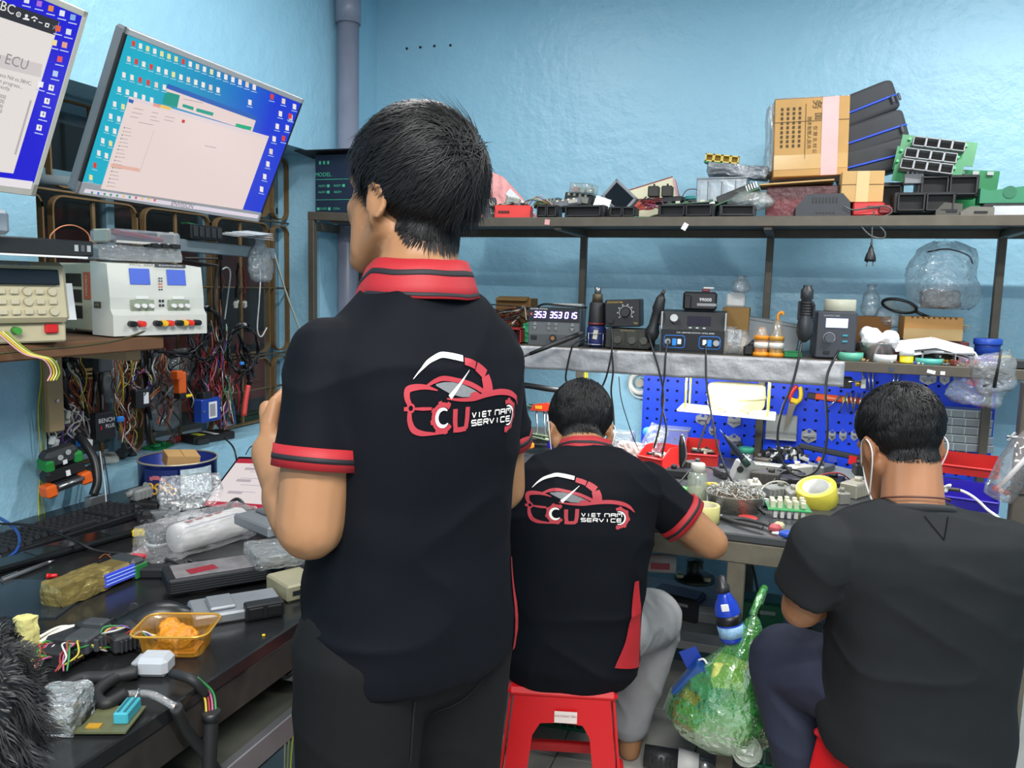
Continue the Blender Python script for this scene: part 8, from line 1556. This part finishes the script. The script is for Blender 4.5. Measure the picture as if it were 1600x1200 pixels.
JB = [(1195, 758, .10, .05, '4a4844', 'grey vented scrap block behind the tub'), (1240, 762, .12, .04, '26272a', 'black flat scrap under the cable loop'), (1212, 775, .09, .035, '8a8c88', 'pale metal cylinder part by the tub'), (1335, 775, .10, .05, 'a8a494', 'beige block right of the yellow tape'), (1300, 760, .12, .03, '1a1b1d', 'black tray under the metal sheet'), (1240, 782, .08, .035, '9c9a94', 'light metal bracket behind the green board'), (1130, 745, .08, .03, '3a3b3d', 'dark slab before the iron stand'), (1160, 712, .09, .04, '55524c', 'grey gearbox piece at the back'), (1190, 735, .06, .05, '6a655c', 'brown-grey motor beside the steel channel'), (1060, 745, .09, .03, '2a2b2c', 'black slab between the bins and bottle'), (1345, 745, .06, .05, '3a3a38', 'dark block hidden beside the face mask'), (1250, 745, .08, .045, 'b0aea4', 'pale ribbed housing in the middle of the bench'), (1285, 742, .09, .04, '6d7072', 'grey finned cover behind the yellow tape'), (1225, 752, .07, .05, '2e2f31', 'black ribbed plug under the cable loop'), (1178, 770, .07, .04, 'c3c1b4', 'cream connector touching the tub'), (1310, 785, .07, .04, '8d8a80', 'olive-grey block near the man in charcoal'), (1085, 735, .07, .035, '4c4a46', 'dark brown part between bins and bottle')]
for k, (px, py, w, h, c, lab) in enumerate(JB):
    t = thing('scrap_part', lab, 'part', bn(px, py), .35*k, group='scrap parts on the bench'); m_ = mat(c, .45, .3, var=.15); MB().box((0, 0, h/2), (w, w*.6, h), b=.004).build('body', m_, t); MB().cyl((w*.2, 0, h), (w*.2, 0, h+.014), w*.12, n=12).build('boss', m_, t)
    for j in range(4): MB().box((-w*.35+w*.2*j, -w*.31, h*.5), (w*.08, .006, h*.7)).build('fin', m_, t)
for k, (A, B, c, nm) in enumerate((((1200, 768), (1262, 752), '1a1b1d', 'black'), ((1175, 790), (1240, 770), 'b8b4a8', 'cream'), ((1255, 775), (1330, 756), '8a2a2c', 'red'), ((1060, 760), (1125, 748), '2a2b2d', 'charcoal'))):
    a, b = bn(*A), bn(*B); wire('bench_wire', 'loose %s wire lying across the bench scraps' % nm, 'wire', [a+V((0, 0, .01)), a.lerp(b, .3)+V((0, .03, .05)), a.lerp(b, .7)+V((0, -.02, .055)), b+V((0, 0, .012))], .0028, mat(c, .5, var=0))
t = thing('silver_tube', 'short silver tube lying behind the green board', 'tube', bn(1205, 786, .014), radians(5)); MB().cyl((-.04, 0, 0), (.04, 0, 0), .014, n=18).build('tube', STEEL, t); MB().lathe([(.0145, 0), (.0155, .003), (.0145, .006)], n=18, T=M.Translation((-.03, 0, 0)) @ M.Rotation(radians(90), 4, 'Y')).build('ring', LTGREY, t)
# left part of the bench between the men
bin_('grey parts tray of boards by the wall', 850, 690, .20, .15, .05, radians(5), mat('6a6d70', .45), 'tray')
for k, (px, py, z, r, lab) in enumerate(((835, 700, .055, .1, 'pale green board stack nearest the standing man'), (858, 708, .05, -.2, 'green chip board before the grey tray'), (848, 672, .10, .15, 'pale green board lying high on the tray'))):
    t = thing('circuit_board', lab, 'circuit board', bn(px, py)+V((0, 0, z)), (radians(-18), .1, r)); MB().box((0, 0, 0), (.15, .10, .004)).build('board', mat('9ab088', .5, var=.2, vs=60), t); rs = random.Random(k)
    for j in range(12): MB().box((rs.uniform(-.06, .06), rs.uniform(-.04, .04), .006), (rs.uniform(.01, .035), rs.uniform(.01, .03), .008)).build('chip', mat(('4a5a4c', 'c8ccb8', '2d2f30')[j % 3], .5), t)
t = thing('red_clamp', 'red and orange handled clamp standing by the wall', 'clamp', on('y', 3.2, 846, 660)); MB().prism([(-.05, .05), (-.035, .075), (.02, .085), (.045, .08), (.05, .055), (.01, .05)], .02, M()).build('handle', mat('d03a1c', .4), t); MB().box((-.012, -.011, .065), (.03, .003, .014), b=.001).build('orange_inlay', mat('e8a030', .4), t)
for x in (-.012, .022, .036): MB().cyl((x-.012, 0, .05), (x, 0, -.09), .004, n=8).build('rod', STEEL, t)
one('orange_block', 'small orange block by the green boards', 'block', MB().box((0, 0, .012), (.04, .03, .024), b=.006).cyl((0, 0, .02), (0, 0, .034), .008, n=10), mat('e08a20', .4), bn(826, 712)+V((0, 0, .03)))
one('violet_case', 'small violet blue case beside the seated head', 'case', MB().box((0, 0, .025), (.03, .02, .05), (0, .3, 0), b=.003).box((0, -.011, .03), (.018, .003, .03), (0, .3, 0)), mat('2a18b0', .4), bn(862, 712)+V((0, 0, .03)))
t = thing('clear_box', 'clear box of small parts right of the seated head', 'box', bn(970, 706)); MB().box((0, 0, .045), (.11, .07, .09), b=.004).build('shell', film('d8dce0', .45), t)
for j in range(5): MB().box((-.035+.017*j, -.01, .03), (.012, .03, .04), (0, .1*j, 0)).build('part', mat(('b88a70', 'c8c4bc', '6a6d70')[j % 3], .5), t)
t = thing('blue_wrap', 'pale pink and blue wrapped bundle on the bench', 'package', bn(985, 716)); lumpy(.10, .06, .06, .006, 34, 120).build('wrap', mat('d8c0b8', .5, bump=.3, bs=60), t); MB().box((.045, -.02, .05), (.02, .02, .02), b=.006).build('blue_knot', mat('3a78c8', .4), t)
# charging cable behind the charcoal shirt
t = thing('white_cable', 'white cable with dark sleeve passing behind the charcoal shirt', 'cable', on('y', 2.15, 1475, 766)); P = [on('y', 2.15, x, y)-t.location for x, y in ((1470, 764), (1482, 764), (1500, 766), (1520, 776), (1540, 794), (1560, 820))]+[V((.45, 2.5, BZ+.004))-t.location]; P = [V((.22, 2.42, BZ+.004))-t.location]+P; MB().tube(bez(P, 5), .0035, 8).build('cable', WHITE, t); MB().tube(bez(P[2:4], 5), .005, 8).build('sleeve', mat('3a3230', .5), t); MB().box(P[1], (.03, .014, .012), (0, .1, 0), b=.003).build('plug', WHITE, t)
# ============================================================ stools
SRED = mat('c4161c', .3, var=.04)
def stool(label, loc, rot, sticker=True):
    t = thing('plastic_stool', label, 'stool', loc, rot, group='red plastic stools'); w, H = .135, .45
    MB().box((0, 0, H-.012), (w*2, w*2, .024), b=.010).build('seat', SRED, t)
    for s in ((0, -1), (1, 0), (0, 1), (-1, 0)):
        T = M.Rotation(atan2(s[1], s[0])+pi/2, 4, 'Z'); a = .13; out = []; W0, W1 = w-.004, w+.045
        tilt = lambda x, z: (x, -(w-.006)-(H-.02-z)*.105, z)
        zt, zb = H-.02, .0; wt, wb = .118, .118+.045; it, ib = .064, .112; zi = H-.085
        half = []
        for sg in (-1, 1):
            o_ = [(sg*wt, zt), (sg*wb, zb), (sg*ib, zb), (sg*(it+.006), zi-.03), (sg*(it-.012), zi), (0, zi+.004), (0, zt)]
            mb = MB(); vs = [T @ V(tilt(x, z)) for x, z in o_]; nn = T @ V((0, .006, 0)); vs2 = [v+nn for v in vs]; n = len(o_)
            f = tuple(range(n)) if sg < 0 else tuple(range(n-1, -1, -1)); mb.add(vs+vs2, [f, tuple(i+n for i in f[::-1])]+[(i, (i+1) % n, (i+1) % n+n, i+n) for i in range(n)]); mb.build('leg_panel', SRED, t)
        MB().box(T @ V((0, -(w-.006)-.034, .13)), (.20, .02, .028), T, b=.003).build('cross_bar', SRED, t)
    MB().box((0, 0, H+.0005), (.06, .06, .001)).build('seat_pad_print', mat('a81218', .35), t)
    if sticker: st_ = MB().box((.01, -w-.008, H-.062), (.055, .0015, .028), (radians(-6), 0, 0)).build('price_sticker', mat('d8c8c0', .6), t); MB().box((.01, -w-.0092, H-.072), (.053, .001, .006), (radians(-6), 0, 0)).build('sticker_band', mat('8a2a30', .6), t); text('DAI DONG TIEN', .007, mat('8a2a30', .6), t, (.01, -w-.0092, H-.059), (radians(-6), 0, 0))
    return t
stool('red plastic stool under the seated man in the polo', (-.505, 1.92, 0), radians(15)); stool('red plastic stool under the man in charcoal', (.29, 1.86, 0), radians(48), False)
# ============================================================ green bag and bottle on the bench leg
c = on('y', 2.12, 1132, 1068); t = thing('green_bag', 'translucent green carrier bag full of rubbish hanging on the bench leg', 'bag', c)
prof = [(.205, .004), (.19, .018), (.13, .045), (.08, .07), (.02, .10), (-.05, .135), (-.10, .15), (-.15, .125), (-.185, .06), (-.19, .01)]; vs = []; n = 36
for i, (z, r) in enumerate(prof):
    for j in range(n):
        a = 2*pi*j/n; wv = 1+.10*noise.noise(V((cos(a)*2.2, sin(a)*2.2, z*9)))+.07*sin(a*7+z*20)*(1 if z > -.05 else .3); sx = float(np.interp(z, [-.19, 0, .1, .205], [.0, -.005, .05, .065])); vs.append((sx+r*wv*cos(a), r*.62*wv*sin(a), z))
gb = MB(); gb.add(vs, [(i*n+j, i*n+(j+1) % n, (i+1)*n+(j+1) % n, (i+1)*n+j) for i in range(len(prof)-1) for j in range(n)]+[tuple(range((len(prof)-1)*n, len(prof)*n))], smooth=True); gb.build('bag', film('58c850', .62, .12, .8, 22), t)
MB().tube(bez([(.06, 0, .20), (.075, .03, .24), (.085, .08, .25), (.075, .10, .20)], 6), [.010]*19, 8).build('handle_loop', film('58c850', .6, .12, .8, 30), t)
MB().box((-.055, -.01, -.02), (.12, .03, .12), (.2, .55, .2), b=.003).build('blue_packet', mat('1d4a8c', .3, var=.3, vs=25), t); MB().box((-.085, -.03, -.04), (.05, .004, .03), (.2, .55, .2)).build('red_print', mat('c83a30', .4), t)
for k in range(4): MB().lathe([(.03, 0), (.038, .07), (.040, .072), (.037, .07), (.029, .003), (0, .003)], n=18, T=M.Translation((.01+.035*k-.03, -.03+.01*k, -.15+.02*(k % 2))) @ Euler((.6*k, .5*k, 0)).to_matrix().to_4x4()).build('clear_cup', film('e0e8d8', .5, .08, .3, 30), t)
lumpy(.08, .05, .07, .01, 30, 130).build('crumpled_wrap', mat('c8d070', .5), t).location = (.01, -.02, .0); lumpy(.14, .08, .07, .012, 26, 131).build('crumpled_foil', film('d8dcd0', .7, .1, .8, 50), t).location = (.02, -.02, -.16)
t = thing('blue_bag', 'torn blue packet corner sticking out beside the green bag', 'packet', on('y', 2.12, 1082, 1030)); MB().box((0, 0, 0), (.05, .004, .06), (0, -.5, 0)).build('packet', mat('1a3c9c', .35), t); MB().tube(bez([(.01, -.01, .0), (.03, -.02, .015), (.04, -.02, 0), (.03, -.02, -.012), (.055, -.02, .01)], 5), .003, 6).build('white_straw', WHITE, t)
t = thing('drink_bottle', 'blue labelled sports drink bottle in the green bag', 'bottle', on('y', 2.12, 1140, 972), (0, radians(-14), 0)); MB().lathe([(.03, -.05), (.034, -.04), (.034, .03), (.030, .05), (.018, .075), (.015, .085)], n=24).build('bottle', mat('2448c8', .15, alpha=.8), t); MB().lathe([(.0345, .025), (.0345, .0)], n=24).build('black_band', mat('17181c', .4), t); MB().lathe([(.0346, -.005), (.0346, -.035)], n=24).build('label', mat('8ab4e4', .4, var=.3, vs=70), t); MB().lathe([(.017, .083), (.018, .10), (.012, .105), (.011, .125), (0, .126)], n=18).build('black_cap', mat('2a2b2e', .4), t); MB().box((.0, -.031, .05), (.02, .004, .02), b=.002).build('white_mark', PAPER, t)
# ============================================================ crates and floor clutter
def crate(label, loc, rot, w=.36, d=.26, h=.22, m=None):
    t = thing('plastic_crate', label, 'crate', loc, rot, group='green plastic crates'); m = m or mat('1f6a4c', .5)
    MB().box((0, 0, .006), (w, d, .012)).build('base', m, t)
    for k, (a, L, o_) in enumerate(((0, w, d/2), (pi, w, d/2), (pi/2, d, w/2), (-pi/2, d, w/2))):
        T = M.Rotation(a, 4, 'Z'); mb = MB()
        for z in np.linspace(.03, h-.04, 5): mb.box((0, -o_, z), (L, .008, .008))
        for x in np.linspace(-L/2+.01, L/2-.01, int(L/.024)): mb.box((x, -o_, h/2), (.006, .008, h-.02))
        s = MB(); s.add(mb.v, mb.f, T); s.build('lattice_side', m, t); MB().box(T @ V((0, -o_, h-.012)), (L+.016, .018, .03), T, b=.003).build('rim', m, t)
    for sx in (-1, 1):
        for sy in (-1, 1): MB().box((sx*w/2, sy*d/2, h/2), (.022, .022, h), b=.003).build('corner_post', m, t)
    for k in range(6): MB().box((-.12+.05*k, .02*(k % 3)-.02, .09), (.045, .09, .13), (.1*k, .2, .3*k), b=.004).build('content', mat(('55585a', '8a8d8e', '2a2b2d', 'a8a89c')[k % 4], .5), t)
    return t
p = at(1222, 1165, 2.22); crate('green lattice crate under the bench at the right', (.13, 2.33, 0), radians(4), .34, .26, .27); p = at(868, 1150, 2.75); crate('green lattice crate seen through the stool', (p.x, p.y, 0), radians(5), .34, .26, .26)
p = on('z', 0, 1060, 1200); t = thing('power_drill', 'white and dark grey power tool lying on the floor', 'drill', p+V((0, -.02, .035)), radians(5)); MB().cyl((-.10, 0, 0), (.0, 0, 0), .032, n=18).build('motor', mat('2b2c2e', .4), t); MB().cyl((0, 0, 0), (.06, 0, 0), .036, .030, n=18).build('white_collar', WHITE, t); MB().cyl((.06, 0, 0), (.10, 0, 0), .02, .014, n=14).build('chuck', STEEL, t)
for k in range(5): MB().box((-.08+.016*k, -.032, .006), (.006, .004, .03)).build('vent', BLACK, t)
p = on('z', .215, 1075, 945); UB = [(1060, 935, .18, .05, .10, '17181a', 'flat black plastic plate under the bench'), (1045, 985, .16, .09, .10, '3a3b3c', 'dark grey carton under the bench'), (1110, 1010, .14, .12, .10, '77797a', 'light grey carton behind the green bag'), (1190, 960, .14, .12, .10, '175c3c', 'green crate lid behind the bag'), (1180, 1015, .14, .10, .08, '2f3133', 'dark metal bracket behind the bag'), (1300, 1000, .20, .16, .12, '4a4b4b', 'grey cloth bundle behind the knee'), (1000, 1090, .12, .10, .10, '26282a', 'black box beside the stool')]
for k, (px, py, w, h, d, c, lab) in enumerate(UB):
    q = on('y', 2.95, px, py); t = thing('under_bench_box', lab, 'box', V((q.x, 2.95, .215)), .1*k-.2); hh = max(.06, q.z-.215+h/2); MB().box((0, 0, hh/2), (w, d, hh), b=.004).build('body', mat(c, .6, var=.15), t); MB().box((0, -d/2-.001, hh*.7), (w*.6, .003, hh*.12)).build('front_detail', mat('8a8c8a', .5), t); MB().box((0, 0, hh+.002), (w*.9, d*.9, .004)).build('lid', mat(c, .5), t)
t = thing('paper_roll', 'white printed paper roll stored under the bench top', 'roll', on('y', 2.5, 1030, 880), radians(15)); MB().cyl((-.05, 0, 0), (.05, 0, 0), .03, n=20).build('roll', mat('c8bcb8', .6), t); MB().cyl((.05, 0, 0), (.051, 0, 0), .012, n=12).build('hole', BLACK, t); MB().box((0, -.0295, .0), (.06, .002, .02)).build('red_print', mat('b8505c', .6), t)
t = thing('bench_rack', 'steel rack shelf under the bench carrying small things', 'rack', (-.16, 2.62, .0)); MB().box((.02, 0, .665), (.5, .3, .006)).build('plate', mat('3a3b3a', .5, .3), t)
for s in (-1, 1): MB().cyl((.02+s*.24, -.12, .665), (.02+s*.24, -.12, .70), .004, n=6).build('hanger', STEEL, t)
t = thing('coil_former', 'black coil former with cream knobs under the bench', 'part', on('y', 2.7, 1085, 905)); MB().lathe([(.07, 0), (.07, .010), (.03, .014), (.026, .06), (.03, .065), (0, .065)], n=24).build('former', mat('15201c', .4), t)
for s in (-1, 1): MB().cyl((s*.045, -.03, .01), (s*.045, -.03, .022), .012, n=12).build('knob', mat('c8c0a0', .5), t)
t = thing('white_bag', 'white plastic bag hanging behind the right edge', 'bag', on('y', 2.15, 1590, 1010)); lumpy(.10, .08, .20, .014, 18, 140).build('bag', mat('c8c4c8', .45, bump=.3, bs=40, alpha=.92), t); MB().tube(bez([(-.02, 0, .2), (0, 0, .26), (.02, 0, .2)], 5), .004, 6).build('handle_loop', mat('c8c4c8', .45), t)
wire('wall_cable', 'black cable hanging under the bench beside the leg', 'cable', [on('y', 2.9, *q) for q in ((1172, 870), (1180, 900), (1186, 940), (1184, 980))], .005)
t = thing('steel_basket', 'bright steel wire basket between the two polo shirts', 'basket', on('y', 2.35, 808, 905)); 
for k in range(7): MB().tube([(-.03+.012*k, 0, -.12), (-.03+.014*k, 0, 0), (-.025+.012*k, 0, .10)], .005, 6).build('bar', mat('c3c6c8', .3, .4), t)
for z in (-.10, -.03, .04, .09): MB().tube([(-.04, -.006, z), (.06, -.006, z+.004)], .004, 6).build('cross_wire', mat('6a6d70', .3, .6), t)
